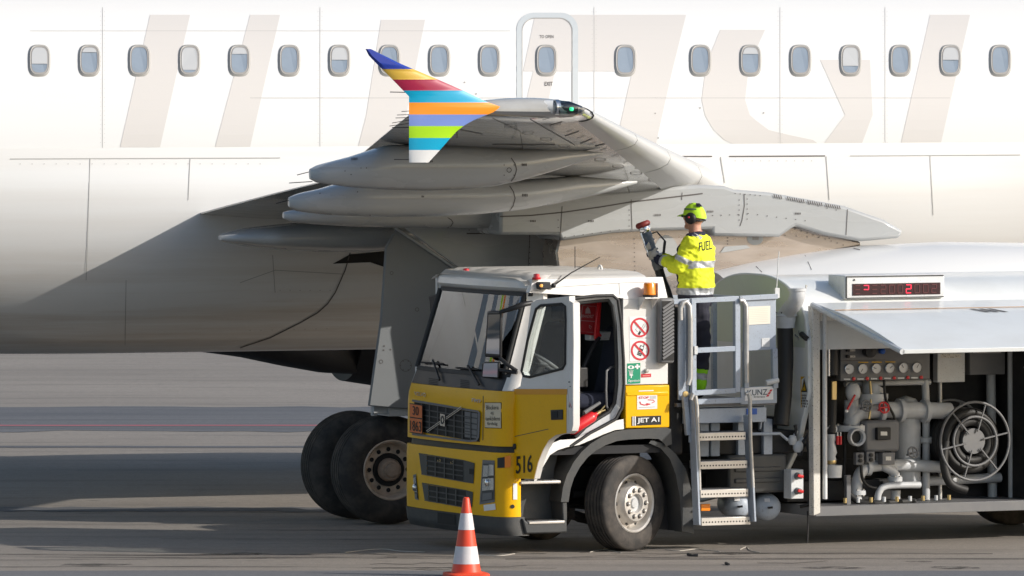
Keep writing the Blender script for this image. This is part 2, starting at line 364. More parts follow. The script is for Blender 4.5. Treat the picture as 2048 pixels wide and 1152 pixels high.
# ------------------------------------------------------------------ ground
def ground_mat(name, c0, c1, c2, streak=0.35, sscale=1.0, spots=0.5):
    m = bpy.data.materials.new(name); m.use_nodes = True; n, l = m.node_tree.nodes, m.node_tree.links; p = n['Principled BSDF']
    tc = n.new('ShaderNodeTexCoord')
    def nz(scale, detail, st=(1,1,1), rough=0.6):
        mp = n.new('ShaderNodeMapping'); mp.inputs['Scale'].default_value = st; l.new(tc.outputs['Object'], mp.inputs[0])
        t = n.new('ShaderNodeTexNoise'); t.inputs['Scale'].default_value = scale; t.inputs['Detail'].default_value = detail; t.inputs['Roughness'].default_value = rough
        l.new(mp.outputs[0], t.inputs[0]); return t.outputs[0]
    def ramp(s, a, b):
        r = n.new('ShaderNodeMapRange'); r.inputs[1].default_value = a; r.inputs[2].default_value = b; l.new(s, r.inputs[0]); return r.outputs[0]
    def mix(f, a, b, k=1.0):
        q = n.new('ShaderNodeMath'); q.operation = 'MULTIPLY'; q.inputs[1].default_value = k; l.new(f, q.inputs[0])
        x = n.new('ShaderNodeMixRGB'); l.new(q.outputs[0], x.inputs[0])
        for i, v in ((1, a), (2, b)):
            if isinstance(v, tuple): x.inputs[i].default_value = (*v, 1)
            else: l.new(v, x.inputs[i])
        return x.outputs[0]
    big = mix(ramp(nz(0.25, 5, (0.4,1,1)), 0.35, 0.7), c0, c1)
    st = mix(ramp(nz(0.9, 7, (0.22*sscale, 1.6, 1), 0.7), 0.5, 0.68), big, c2, streak)
    fine0 = mix(ramp(nz(14, 5, (0.7,1,1), 0.75), 0.42, 0.66), st, c2, 0.42)
    fine = mix(ramp(nz(45, 3), 0.38, 0.70), fine0, c2, 0.55)
    spot = mix(ramp(nz(3.5, 4, (0.6,1,1)), 0.64, 0.74), fine, tuple(v*0.4 for v in c2), spots)
    l.new(spot, p.inputs['Base Color']); p.inputs['Roughness'].default_value = 0.85
    b = n.new('ShaderNodeBump'); b.inputs['Strength'].default_value = 0.5; b.inputs['Distance'].default_value = 0.01
    l.new(nz(55, 4), b.inputs['Height']); l.new(b.outputs[0], p.inputs['Normal'])
    return m
GR_CONC = ground_mat('apron_concrete', (0.36,0.315,0.265), (0.28,0.245,0.205), (0.14,0.12,0.105), 0.62)
GR_ASPH = ground_mat('old_asphalt', (0.20,0.20,0.205), (0.16,0.16,0.165), (0.10,0.10,0.105), 0.25, spots=0.2)
GR_FAR = ground_mat('far_tarmac', (0.19,0.185,0.185), (0.12,0.122,0.13), (0.055,0.058,0.065), 0.75, 0.35)
GR_RED = mat('faded_red_line', (0.42,0.12,0.14), 0.8, dirt=0.5, dcol=(0.25,0.15,0.15), dscale=2)
def sheet(name, x0, x1, y0, y1, z, m, jit=0.0, nx=60):
    g = G(); random.seed(hash(name) % 1000 if False else len(name)*7)
    vs = []
    for i in range(nx+1):
        x = x0 + (x1-x0)*i/nx
        vs += [(x, y0+random.uniform(-jit, jit), z), (x, y1+random.uniform(-jit, jit), z)]
    g.add(vs, [(2*i, 2*i+2, 2*i+3, 2*i+1) for i in range(nx)])
    o = g.obj(name, m, None, smooth=0); o['kind'] = 'structure'; return o, g
apron, g_apron = sheet('apron', -1500, 1500, -300, 4000, 0.0, GR_CONC, nx=1)
sheet('asphalt_strip', -60, 60, 20, 82.0, 0.004, GR_ASPH, 0.05, 240)
sheet('taxiway', -400, 400, 108.6, 115.2, 0.004, GR_FAR, 0.28, 1400)
sheet('taxiway_edge_line', -60, 60, 109.9, 110.15, 0.008, GR_RED, 0.02, 60)
sheet('drain_strip', -40, 40, 104.6, 105.0, 0.004, GR_FAR, 0.06, 160)
sheet('repair_strip', -30, 30, 91.6, 92.3, 0.004, GR_FAR, 0.16, 300)
bv_g = g_apron.bvh(WD)
CRACK = mat('crack_tar', (0.10,0.085,0.072), 0.8)
random.seed(21)
for k in range(9):
    x = random.uniform(560, 1650); y = random.uniform(1104, 1140); pts = [(x, y)]
    for j in range(random.randint(4, 11)):
        x += random.uniform(12, 40); y += random.uniform(-2.6, 2.4); pts.append((x, max(1103, min(1142, y))))
    c = lay_line(bv_g, WD, pts, random.uniform(0.35, 0.7), CRACK, 'crack', apron, 0.003, 8)

# tyre marks and fuel spots: thin broken films of rubber and oil on the apron
def film(name, col, k, sc, st):
    m = bpy.data.materials.new(name); m.use_nodes = True; n, l = m.node_tree.nodes, m.node_tree.links; p = n['Principled BSDF']
    p.inputs['Base Color'].default_value = (*col, 1); p.inputs['Roughness'].default_value = 0.8
    tc = n.new('ShaderNodeTexCoord'); mp = n.new('ShaderNodeMapping'); mp.inputs['Scale'].default_value = st; t = n.new('ShaderNodeTexNoise'); t.inputs['Scale'].default_value = sc; t.inputs['Detail'].default_value = 7; t.inputs['Roughness'].default_value = 0.7
    r = n.new('ShaderNodeMapRange'); r.inputs[1].default_value = 0.40; r.inputs[2].default_value = 0.62; r.inputs[3].default_value = 0.0; r.inputs[4].default_value = k
    l.new(tc.outputs['Object'], mp.inputs[0]); l.new(mp.outputs[0], t.inputs[0]); l.new(t.outputs[0], r.inputs[0]); l.new(r.outputs[0], p.inputs['Alpha']); return m
TYREMARK = film('rubber_film', (0.035,0.032,0.030), 0.62, 2.2, (0.35,3.0,1)); OIL = film('oil_film', (0.03,0.027,0.024), 0.7, 5.0, (1,1,1))
random.seed(5)
for k in range(11):
    yy = random.uniform(82.3, 84.6) if k < 8 else random.uniform(86.5, 92); x0 = random.uniform(-6, 2); L = random.uniform(2.5, 7); wv = random.uniform(0.10, 0.26); cv = random.uniform(-0.25, 0.25); g = G(); vs = []
    for i in range(17):
        t = i/16; y = yy + cv*t*t + 0.05*math.sin(6*t+k); ww = wv*(0.4+0.6*math.sin(math.pi*min(1, max(0.02, t)))); vs += [(x0+L*t, y-ww/2, 0.0025+0.0001*k), (x0+L*t, y+ww/2, 0.0025+0.0001*k)]
    g.add(vs, [(2*i, 2*i+2, 2*i+3, 2*i+1) for i in range(16)]); g.obj('tyre_mark', TYREMARK, apron, 0)
for k in range(9):
    cx_, cy_ = random.uniform(-4.5, 4.5), random.uniform(82.4, 85.2); g = G(); r0 = random.uniform(0.08, 0.3)
    g.add([(cx_+r0*1.3*math.cos(a)*(0.8+0.4*noise.noise(Vector((math.cos(a)*1.5+k,math.sin(a)*1.5,0)))), cy_+r0*math.sin(a)*(0.8+0.4*noise.noise(Vector((math.cos(a)*1.5+k,math.sin(a)*1.5,3)))), 0.0037) for a in [2*math.pi*i/24 for i in range(24)]], [tuple(range(24))]); g.obj('oil_spot', OIL, apron, 0)
# ------------------------------------------------------------------ airliner
plane = thing('airliner', 'white twin-engined airliner with a rainbow-striped wing tip standing behind the fuel truck', 'airliner', AC)
FZ, FRY, FRZ = 3.79, 1.975, 2.07
g_fus = G(); rings = []
def fus_ring(x, ky, kz, dz=0.0, seg=96):
    return [(x, FRY*ky*math.cos(2*math.pi*i/seg), FZ+dz+FRZ*kz*math.sin(2*math.pi*i/seg)) for i in range(seg)]
for x, k, dz in ((-26,0.12,1.3),(-23,0.34,1.05),(-19.5,0.62,0.68),(-16,0.85,0.28),(-13.5,0.96,0.07),(-11.5,1,0)): rings.append(fus_ring(x, k, k, dz))
for i in range(1, 30): rings.append(fus_ring(-11.5 + 23.5*i/29, 1, 1))
for x, k, dz in ((13.2,0.95,-0.05),(14.5,0.8,-0.16),(15.6,0.55,-0.32),(16.2,0.3,-0.42),(16.45,0.06,-0.46)): rings.append(fus_ring(x, k, k, dz))
g_fus.loft(rings); g_fus.obj('fuselage', A_WHITE, plane, smooth=60)
bv_f = g_fus.bvh(AC)
fus = plane.children[0] if plane.children else [o for o in bpy.data.objects if o.name == 'fuselage'][0]
# pale lettering on the fuselage
def rows_patch(bv, rows, m, name, parent, off=0.003, nu=3, step=10):
    ys = []; y = rows[0][0]
    while y < rows[-1][0]: ys.append(y); y += step
    ys.append(rows[-1][0]); pts = []
    def at(y):
        for i in range(len(rows)-1):
            if rows[i][0] <= y <= rows[i+1][0]:
                t = (y-rows[i][0])/max(1e-6, rows[i+1][0]-rows[i][0]); return rows[i][1]+(rows[i+1][1]-rows[i][1])*t, rows[i][2]+(rows[i+1][2]-rows[i][2])*t
        return rows[-1][1:]
    for y in ys:
        a, b = at(y); pts += [(a+(b-a)*i/nu, y) for i in range(nu+1)]
    fs = [(j*(nu+1)+i, j*(nu+1)+i+1, (j+1)*(nu+1)+i+1, (j+1)*(nu+1)+i) for j in range(len(ys)-1) for i in range(nu)]
    return lay(bv, AC, pts, fs, m, name, parent, off)
rows_patch(bv_f, [(30,1070,1372),(143,1046,1344)], A_BEIGE, 'lettering', fus, 0.003, 14)
rows_patch(bv_f, [(143,1066,1110),(220,1048,1092)], A_BEIGE, 'lettering', fus)
rows_patch(bv_f, [(143,1264,1344),(330,1222,1302)], A_BEIGE, 'lettering', fus)
rows_patch(bv_f, [(60,1440,1530),(130,1412,1498),(200,1403,1490),(232,1410,1500),(262,1428,1540),(283,1452,1640),(297,1490,1640)], A_BEIGE, 'lettering', fus, 0.003, 4)
rows_patch(bv_f, [(120,1640,1740),(230,1690,1745),(297,1640,1720)], A_BEIGE, 'lettering', fus, 0.003, 4)
rows_patch(bv_f, [(40,762,850),(232,732,812),(294,716,790)], A_BEIGE, 'lettering', fus)
rows_patch(bv_f, [(30,500,560),(294,430,500)], A_BEIGE, 'lettering', fus)
rows_patch(bv_f, [(30,300,380),(294,240,320)], A_BEIGE, 'lettering', fus)
rows_patch(bv_f, [(30,1860,1940),(294,1800,1880)], A_BEIGE, 'lettering', fus)
# cabin windows, each frame standing in the skin with a recessed pane
def superell(cx, cy, rx, ry, n=28, e=3.2):
    out = []
    for i in range(n):
        a = 2*math.pi*i/n; ca, sa = math.cos(a), math.sin(a)
        out.append((cx + rx*math.copysign(abs(ca)**(2/e), ca), cy + ry*math.copysign(abs(sa)**(2/e), sa)))
    return out
BLIND = {78:34,178:12,378:44,478:16,678:30,1500:14,1700:38,1900:26}
A_BLIND = mat('window_blind', (0.46,0.47,0.48), 0.6)
def cabin_window(cx, cy=121.5):
    n = 28; a = superell(cx, cy, 22.5, 32); b = superell(cx, cy, 19, 28.5); c = superell(cx, cy, 17.0, 26.5)
    va = [drop(bv_f, AC, *p, 0.004) for p in a]; vb = [drop(bv_f, AC, *p, 0.022) for p in b]; vc = [drop(bv_f, AC, *p, 0.016) for p in c]
    g = G(); g.add(va+vb+vc, [(i,(i+1)%n,n+(i+1)%n,n+i) for i in range(n)] + [(n+i,n+(i+1)%n,2*n+(i+1)%n,2*n+i) for i in range(n)])
    f = g.obj('window_frame', A_SEAML, plane, 50)
    g = G(); g.add(vc, [tuple(range(n))]); g.obj('pane', A_PANE, f, 0)
    ri = [drop(bv_f, AC, *p, 0.018) for p in superell(cx, cy, 17.6, 27.0)]; ro_ = [drop(bv_f, AC, *p, 0.0195) for p in superell(cx, cy, 16.0, 25.2)]
    g = G(); g.add(ri+ro_, [(i,(i+1)%n,n+(i+1)%n,n+i) for i in range(n)]); g.obj('seal', A_RIVET, f, 0)
    if cx in BLIND:
        hh = BLIND[cx]; pts = [p for p in superell(cx, cy, 15.6, 24.6, 40) if p[1] < cy-24+hh] or None
        if pts:
            pts = sorted(pts, key=lambda p: math.atan2(p[1]-(cy-24+hh), p[0]-cx)); vb_ = [drop(bv_f, AC, *p, 0.0205) for p in pts]
            g = G(); g.add(vb_, [tuple(range(len(vb_)))]); g.obj('blind', A_BLIND, f, 0)
for cx in (78,178,278,378,478,578,678,778,878,978,1092,1250,1400,1500,1600,1700,1800,1900,2000): cabin_window(cx)
# broad livery bands on the rear fuselage (beyond the left of the view, mirrored in the truck's windscreen)
for i, (x0, wd_, m_) in enumerate(((-60,70,'grey'),(-210,60,'grey'),(-330,26,'lime'),(-372,26,'orange'),(-470,90,'grey'),(-640,60,'grey'),(-790,110,'grey'),(-1010,70,'grey'),(-1200,100,'grey'),(-1420,120,'grey'))):
    rows_patch(bv_f, [(40,x0-wd_,x0),(700,x0-wd_-240,x0-240)], STR[m_] if m_ in STR else mat('livery_steel_blue', (0.20,0.25,0.31), 0.35), 'livery_band', fus, 0.02, 2, 22)
# exit door with its grey surround band
def arch(x0, x1, yt, yb, r, n=8):
    p = [(x0, yb)] + [(x0, yb-(yb-yt-r)*i/6) for i in range(1, 6)]
    p += [(x0+r-r*math.cos(math.pi/2*i/n), yt+r-r*math.sin(math.pi/2*i/n)) for i in range(n+1)]
    p += [(x1-r+r*math.sin(math.pi/2*i/n), yt+r-r*math.cos(math.pi/2*i/n)) for i in range(n+1)]
    p += [(x1, yt+r+(yb-yt-r)*i/6) for i in range(1, 7)]
    return p
pa, pb = arch(1033, 1156, 26, 212, 34), arch(1043, 1145, 36, 212, 26)
k = len(pa)
ed = lay(bv_f, AC, pa+pb, [(i, i+1, k+i+1, k+i) for i in range(k-1)], mat('door_band_grey', (0.52,0.55,0.56), 0.35), 'exit_door_band', fus, 0.005)
lay_line(bv_f, AC, arch(1044, 1144, 37, 212, 26), 1.2, A_SEAML, 'door_gap', fus, 0.006, 8)
lay_text(bv_f, AC, 'EXIT', rect(1089, 164, 1105, 172), A_SEAM, 'exit_lettering', fus, 0.008, 0.01)
lay_text(bv_f, AC, 'TO OPEN', rect(1079, 71, 1107, 77), A_SEAM, 'opening_lettering', fus, 0.008)
lay_line(bv_f, AC, [(500,196),(1030,196)], 0.8, A_SEAML, 'skin_joint', fus, 0.003)
lay_line(bv_f, AC, [(1158,196),(1900,196)], 0.8, A_SEAML, 'skin_joint', fus, 0.003)
for px in (205,640,1188,1560,1770):
    lay_line(bv_f, AC, [(px,15),(px,300)], 0.7, A_SEAML, 'skin_joint', fus, 0.004, 10)
lay_line(bv_f, AC, [(60,62),(1020,62)], 0.6, A_SEAML, 'skin_joint', fus, 0.003)
lay_dots(bv_f, AC, [(px+d, 24+i*9) for px in (205,640,1188,1560,1770) for d in (-4,4) for i in range(30)], 0.55, A_SEAML, 'rivet_row', fus, 0.004, 5)
lay_line(bv_f, AC, [(40,300),(760,300)], 1.4, A_SEAML, 'fairing_gap', fus, 0.03, 14) if False else None
lay_dots(bv_f, AC, [(1310,227),(1400,216),(1527,226),(1448,291),(1316,276),(952,188),(929,165)], 1.6, A_RIVET, 'drain_mast', fus, 0.006)

# wing-body fairing
def fair_sec(x):
    k = 1.0
    if x < -6.5: k = max(0, 1-(-6.5-x)/4.5)
    if x > 1.5: k = max(0, 1-(x-1.5)/4.0)
    k = k*k*(3-2*k); out = []
    for i in range(41):
        a = math.radians(4 - 188*i/40)
        by, bz = FRY*math.cos(a), FRZ*math.sin(a)
        low = max(0, -math.sin(a)); e = 0.012 + k*(0.05 + 0.34*low**0.5*(1-low**3) + 0.05*low)
        out.append((x, -(by + math.copysign(e*abs(math.cos(a))**0.4, by)), FZ + bz - (e*0.55*low)))
    return out
g_fair = G(); g_fair.loft([fair_sec(-11 + 17*i/50) for i in range(51)], close=False, cap=False)
fair = g_fair.obj('belly_fairing', A_BELLY, plane, smooth=60)
bv_fair = g_fair.bvh(AC)
lay_line(bv_fair, AC, [(700,505),(690,540),(670,585),(655,607),(635,625),(600,645),(540,675),(480,695)], 2.2, A_SEAM, 'seam', fair, 0.005)
for pts in ([(545,510),(550,585)], [(480,565),(550,540),(690,548)], [(250,690),(252,560)]): lay_line(bv_fair, AC, pts, 1.2, A_SEAML, 'seam', fair, 0.004)

for x0, wd_ in ((-70,80),(-250,70),(-430,60)):
    rows_patch(bv_fair, [(306,x0-wd_-97,x0-97),(640,x0-wd_-218,x0-218)], mat('livery_steel_blue', (0.20,0.25,0.31), 0.35), 'livery_band', fair, 0.006, 2, 20)
for pts, wd in (([(1356,313),(1424,313)],2.4), ([(1458,313),(1650,312)],2.4), ([(1441,314),(1444,335),(1449,366)],1.8), ([(1652,313),(1658,400)],1.4), ([(1700,312),(2040,310)],1.6), ([(1860,312),(1866,430)],1.2), ([(20,318),(560,316)],1.6), ([(380,318),(376,400)],1.2), ([(180,318),(172,560)],1.2)):
    lay_line(bv_fair, AC, pts, wd, A_SEAML if wd < 2 else A_SEAM, 'seam', fair, 0.005)
lay_dots(bv_fair, AC, [(1470+i*17,322) for i in range(10)] + [(500+i*22,660-i*0.5) for i in range(8)] + [(560+i*20,580) for i in range(6)] + [(40+i*24,328) for i in range(21)], 0.9, A_RIVET, 'rivet', fair, 0.005)
# starboard and port wings: aerofoil sections lofted from root to tip
def naca(t, n=16):
    up, lo = [], []
    for i in range(n+1):
        xc = 0.5*(1-math.cos(math.pi*i/n)); yt = 5*t*(0.2969*math.sqrt(xc)-0.126*xc-0.3516*xc**2+0.2843*xc**3-0.1015*xc**4)
        cam_ = 0.02*math.sin(math.pi*xc**0.8)
        up.append((xc, yt*1.05+cam_)); lo.append((xc, -yt*0.95+cam_*0.8))
    return up[::-1] + lo[1:]
ZR = A(1455, 382, -1.9).z
tipLE = AC.l(W(1160, 217, 77.6))
ZT = tipLE.z - 0.02
def wsec(y, sgn):
    ay = abs(y); le = -0.512*(ay-1.9)
    te = (-6.2 if ay < 6.4 else -6.2 - (ay-6.4)*(tipLE.x*-1+1.60-6.2)/(abs(tipLE.y)-6.4))
    ch = le-te; tt = 0.135 if ay < 6.4 else 0.135-0.03*(ay-6.4)/9.6
    z = ZR + (ZT-ZR)*(ay-1.9)/(abs(tipLE.y)-1.9)
    inc = math.radians(2.0 - 2.5*(ay-1.9)/14)
    out = []
    for xc, yc in naca(tt):
        dx, dz = -xc*ch, yc*ch
        out.append((le + dx*math.cos(inc), y, z + dz + dx*math.sin(inc)*1.0))
    return out
g_wing = G(); ysp = [0.9,1.9,3,4.2,5.4,6.4,7.5,9,10.5,12,13.5,15,abs(tipLE.y)-0.12]
rg = [wsec(-q, 1) for q in ysp]
tipc = [Vector(p) for p in wsec(tipLE.y, 1)]; mz = tipLE.z
rg.append([(p.x, tipLE.y-0.0, mz+(p.z-mz)*0.80) for p in tipc]); rg.append([(p.x-0.0, tipLE.y-0.05, mz+(p.z-mz)*0.35) for p in tipc])
g_wing.loft(rg)
wing = g_wing.obj('wing', A_UNDER, plane, smooth=50)
bv_w = g_wing.bvh(AC)
g = G(); g.loft([[(x, -y, z) for x, y, z in wsec(-q, 1)] for q in ysp]); wingp = g.obj('wing', A_DARK_AND_SHADE if False else A_UNDER, plane, smooth=50)
# leading edge slats: skins wrapped round the nose of the wing, with gaps
def slat(y0, y1):
    rr = []
    for j in range(9):
        y = y0+(y1-y0)*j/8; s = wsec(y, 1); m_ = len(s)//2
        seg = s[m_-5:m_+4]
        rr.append([(p[0]+0.016*max(0,1-abs(i-4.5)/4), p[1], p[2]+0.014*(4.5-i)/4.5) for i, p in enumerate(seg)])
    g = G(); g.loft(rr, close=False, cap=False); return g.obj('slat', A_SLAT, wing, 60)
for a, b in ((-2.05,-4.9),(-4.93,-8.2),(-8.23,-11.4),(-11.43,-15.2)): slat(a, b)
# underside seams, access panel edges, stencils
for pts, wd in (([(1060,238),(1150,290)],1.0), ([(985,236),(1040,262),(1046,300)],0.9),
    ([(1255,372),(1262,395)],1.4), ([(1354,348),(1370,392)],1.4), ([(1360,346),(1378,390)],1.0), ([(1120,412),(1125,440)],1.2),
    ([(985,289),(1110,289)],1.4), ([(930,296),(930,312)],2.2), ([(914,262),(914,276)],2.2), ([(900,255),(965,268)],1.0),
    ([(1100,250),(1125,243)],1.4),([(1130,272),(1158,262)],1.4),([(1160,287),(1185,277)],1.4),([(1190,292),(1212,287)],1.4),([(1235,302),(1258,295)],1.4),
    ([(1270,318),(1295,311)],1.6),([(1275,335),(1302,329)],3.0),([(1305,338),(1325,332)],1.4),([(1338,358),(1360,352)],1.8),([(1372,380),(1395,374)],1.8)):
    lay_line(bv_w, AC, pts, wd, A_SEAM, 'seam', wing, 0.004)
for k in range(14):
    x = 1085+k*23; y = 232+k*12.2
    lay_line(bv_w, AC, [(x, y+8), (x+14, y+3)], 0.8, A_SEAML, 'seam', wing, 0.004)
for i in range(9):
    c_ = (1020+i*36, 252+i*13.5); lay_disc(bv_w, AC, c_, 12, 3.4, A_SEAML, 'access_panel_ring', wing, 0.004, 0.86, 20)
lay_dots(bv_w, AC, [(1000+i*9, 243+i*3.6) for i in range(40)] + [(960+i*10, 262+i*1.9) for i in range(22)] + [(1150+i*9, 262+i*4.6) for i in range(26)] + [(900+i*9, 300+0.6*i) for i in range(12)], 0.7, A_RIVET, 'rivet', wing, 0.004, 5)
# wing tip: navigation light under a clear cover, rounded tip strip
c0 = AC.l(W(1106, 214, 77.55)); c1 = AC.l(W(1162, 217, 77.55))
OUT = Vector((0,-0.06,0)); g = G(); g.tube([c0+OUT, c0*0.5+c1*0.5+OUT+Vector((0,0.01,0)), c1+OUT+Vector((0,0.06,-0.01))], [0.066,0.060,0.034], 16)
nl = g.obj('light_cover', G_CLEAR, wing, 60)
g = G(); g.ball(AC.l(W(1143,218,77.47)), 0.022, 10); g.obj('navigation_light', GREENL, nl, 60)
g = G(); g.tube([c0+OUT+Vector((-0.01,0,0)), c0+OUT+Vector((0.03,0,0))], 0.070, 16); g.obj('light_bezel', CHROME, wing, 60)
g = G(); g.tube([AC.l(W(1110,213,77.52)), AC.l(W(1155,219,77.55))], 0.046, 12); g.obj('light_mount', A_DARK_AND_SHADE, nl, 60)
g = G(); g.tube([AC.l(W(995,213,77.45)), AC.l(W(1050,211,77.5)), AC.l(W(1106,214,77.49))], [0.045,0.056,0.062], 16); g.obj('tip_strip', A_WHITE, wing, 60)

# wing tip fence in horizontal colour bands
FY = tipLE.y - 0.06
Lp = [(98,731),(112,738),(153,779),(193,818),(325,818)]
Rp = [(98,742),(127,800),(159,876),(185,935),(203,972),(213,1000),(216,998),(224,988),(232,968),(240,948),(250,930),(262,914),(276,901),(300,880),(325,857)]
def interp(T, y):
    for i in range(len(T)-1):
        if T[i][0] <= y <= T[i+1][0]: return T[i][1]+(T[i+1][1]-T[i][1])*(y-T[i][0])/(T[i+1][0]-T[i][0])
    return T[-1][1]
fence_root = None
for col, y0, y1 in (('white',300,325),('cyan',276,300),('lime',252,276),('periwinkle',229,252),('orange',205,229),('cyan',181,205),('crimson',159,181),('gold',138,159),('blue',98,138)):
    g = G(); n = 6; ra = []
    for j in range(n+1):
        y = y0+(y1-y0)*j/n; a, b = A(interp(Lp, y), y, FY), A(interp(Rp, y), y, FY); m_ = (a+b)/2
        th = 0.022
        ra.append([a, a*0.85+b*0.15+Vector((0,-th,0)), a*0.2+b*0.8+Vector((0,-th,0)), b, a*0.2+b*0.8+Vector((0,th,0)), a*0.85+b*0.15+Vector((0,th,0))])
    g.loft(ra)
    if fence_root is None: fence_root = g.obj('wing_fence', STR[col], plane, 40)
    else: g.obj('stripe', STR[col], fence_root, 40)
def rod(a, b, Y, r=0.006, parent=None, name='static_wick'):
    g = G(); g.tube([AC.l(W(*a, Y)), AC.l(W(*b, Y))], r, 6); g.obj(name, A_DARK_AND_SHADE, parent, 60)
for a, b in (((780,184),(832,185)),((784,255),(838,255)),((788,319),(836,319))): rod(a, b, 77.3, 0.004, fence_root)
for a, b in (((803,223),(820,222)),((794,230),(820,229)),((791,236),(820,235)),((784,246),(820,240)),((779,252),(818,247))): rod(a, b, 77.7, 0.003, wing)

# flap track fairings: canoe bodies under the trailing edge
def canoe(name, y, top, bot, wmax, m, joint=None):
    g = G(); rr = []; N = 44
    x0, x1 = bot[0][0], bot[-1][0]
    for i in range(N+1):
        t = i/N; px = x0+(x1-x0)*t
        pt, pb = A(px, interp([(p[0],p[1]) for p in top], px), y), A(px, interp([(p[0],p[1]) for p in bot], px), y)
        en = min(1, (t/0.05)) if t < 0.05 else 1; en = math.sqrt(max(0.0, 1-(1-en)**2)); wv = wmax*(min(1, 0.42+t*3.0))*(1-max(0,(t-0.62)/0.38)**1.6)*(0.25+0.75*en)+0.010
        zc = (pt.z+pb.z)/2; h = ((pt.z-pb.z)/2 + 0.001)*(0.72+0.28*en)
        ring = []
        for k in range(28):
            a = 2*math.pi*k/28; ca, sa = math.cos(a), math.sin(a)
            ring.append((pt.x+0.02*(0), y+wv*math.copysign(abs(ca)**0.75, ca), zc+h*math.copysign(abs(sa)**0.75, sa)))
        rr.append(ring)
    g.loft(rr); o = g.obj(name, m, plane, 50); bv = g.bvh(AC); return o, bv
f1, b1 = canoe('flap_track_fairing', -11.6, [(620,334),(700,314),(775,290),(900,288),(1030,296),(1120,296),(1205,305)],
   [(620,362),(630,365),(700,374),(760,379),(850,381),(920,379),(980,373),(1030,363),(1100,343),(1150,327),(1206,309)], 0.23, A_GREY)
f2, b2 = canoe('flap_track_fairing', -8.3, [(578,391),(640,378),(700,360),(850,355),(1030,360),(1150,352),(1270,362)],
   [(578,417),(588,422),(650,429),(750,434),(850,433),(950,429),(1030,421),(1100,409),(1200,388),(1274,367)], 0.25, A_GREY)
f3, b3 = canoe('flap_track_fairing', -5.4, [(567,422),(640,414),(700,406),(900,400),(1120,402)],
   [(567,439),(576,443),(620,448),(700,453),(800,455),(900,456),(1000,456),(1060,452),(1120,440)], 0.22, A_GREY)
f4, b4 = canoe('inboard_flap_fairing', -3.2, [(440,470),(500,456),(600,446),(720,440),(900,440)],
   [(440,482),(500,494),(560,500),(640,504),(720,504),(790,500),(840,490),(900,470)], 0.5, A_GREY)
for b, o, x, y0, y1 in ((b1,f1,1030,316,362),(b2,f2,1027,372,421),(b3,f3,903,435,455)):
    lay_line(b, AC, [(x-8,y0),(x,y0+(y1-y0)*0.25),(x+3,(y0+y1)/2),(x-1,y0+(y1-y0)*0.8),(x-8,y1)], 1.8, A_SEAM, 'joint', o, 0.004, 5)
lay_disc(b1, AC, (1018,340), 5, 5, A_SEAM, 'fastener', f1, 0.004, 0.75)
for b, o, txt, q in ((b1,f1,'Crush',(1043,327,1054,332)),(b2,f2,'Crush',(1044,388,1056,393)),(b1,f1,'573',(860,321,866,325)),(b2,f2,'571',(843,391,849,395)),(b1,f1,'572AT',(703,316,716,321))):
    stencil(b, AC, *q, 'stencil', o)
for b, o, y0, y1 in ((b1,f1,330,318),(b2,f2,392,382),(b3,f3,430,424)):
    lay_dots(b, AC, [(650+i*12, y0+(y1-y0)*i/30) for i in range(31)], 0.6, A_RIVET, 'rivet', o, 0.004, 5)
    lay_line(b, AC, [(640+d, y0+6) for d in (0,90,200,330)], 0.6, A_SEAML, 'joint', o, 0.004, 8)
for b, o, pts in ((b1,f1,[(722,336),(733,336),(690,342),(702,349),(1008,330),(1028,330),(1008,350),(1028,350)]),(b2,f2,[(740,430),(640,387),(715,384)])):
    lay_dots(b, AC, pts, 1.3, A_SEAM, 'rivet', o, 0.004)
for o, a, b, Y in ((f1,(594,350),(641,338),81.9),(f2,(552,407),(600,395),84.7),(f1,(578,366),(625,363),81.95)): rod(a, b, Y, 0.004, o)

# engine pylon, fairing along the wing and nacelle (starboard), a second engine on the far side
def slab(name, poly, y, th, m, parent, bevel=0.02):
    g = G(); g.prism([A(p[0], p[1], y) for p in poly], (0,1,0), 0, th)
    return g.obj(name, m, parent, 40, bevel), g.bvh(AC)
pyl, bpy_ = slab('pylon', [(1112,505),(1120,470),(1230,455),(1425,456),(1600,452),(1722,484),(1722,492),(1600,515),(1490,560),(1380,640),(1130,640)], -5.72, 0.42, A_METAL, plane, 0.03)
pf, bpf = slab('pylon_fairing', [(1000,452),(1000,402),(1120,392),(1255,380),(1400,370),(1450,372),(1470,379),(1540,385),(1690,412),(1770,440),(1808,462),(1800,476),(1722,483),(1650,470),(1592,452),(1560,474),(1424,472),(1424,459),(1300,462),(1230,466),(1123,482),(1118,470),(1000,470)], -5.86, 0.70, A_GREY, plane, 0.10)
nac = G(); ex = A(1425, 540, -5.75).x; NZ = 1.86
nac.lathe([(ex+0.02,0.66),(ex,0.80),(ex+0.4,0.885),(ex+1.0,0.98),(ex+1.7,1.06),(ex+2.6,1.09),(ex+3.6,1.07),(ex+4.2,0.99),(ex+4.45,0.90),(ex+4.38,0.83),(ex+3.9,0.80),(ex+2.5,0.82)], (0,-5.75,NZ), (1,0,0), 72)
nacelle = nac.obj('engine_nacelle', A_WHITE, plane, 50); bvn = nac.bvh(AC)
g = G(); g.lathe([(ex+0.5,0.62),(ex-0.2,0.60),(ex-1.0,0.46),(ex-1.6,0.34),(ex-1.58,0.30)], (0,-5.75,NZ), (1,0,0), 48); g.obj('core_cowl', A_METAL, nacelle, 50)
g = G(); g.lathe([(ex-1.3,0.24),(ex-1.7,0.15),(ex-2.1,0.01)], (0,-5.75,NZ), (1,0,0), 32); g.obj('exhaust_cone', A_METAL, nacelle, 50)
g = G(); g.lathe([(ex+2.6,0.01),(ex+2.6,0.815)], (0,-5.75,NZ), (1,0,0), 48); g.obj('fan_face', A_DARK, nacelle, 50)
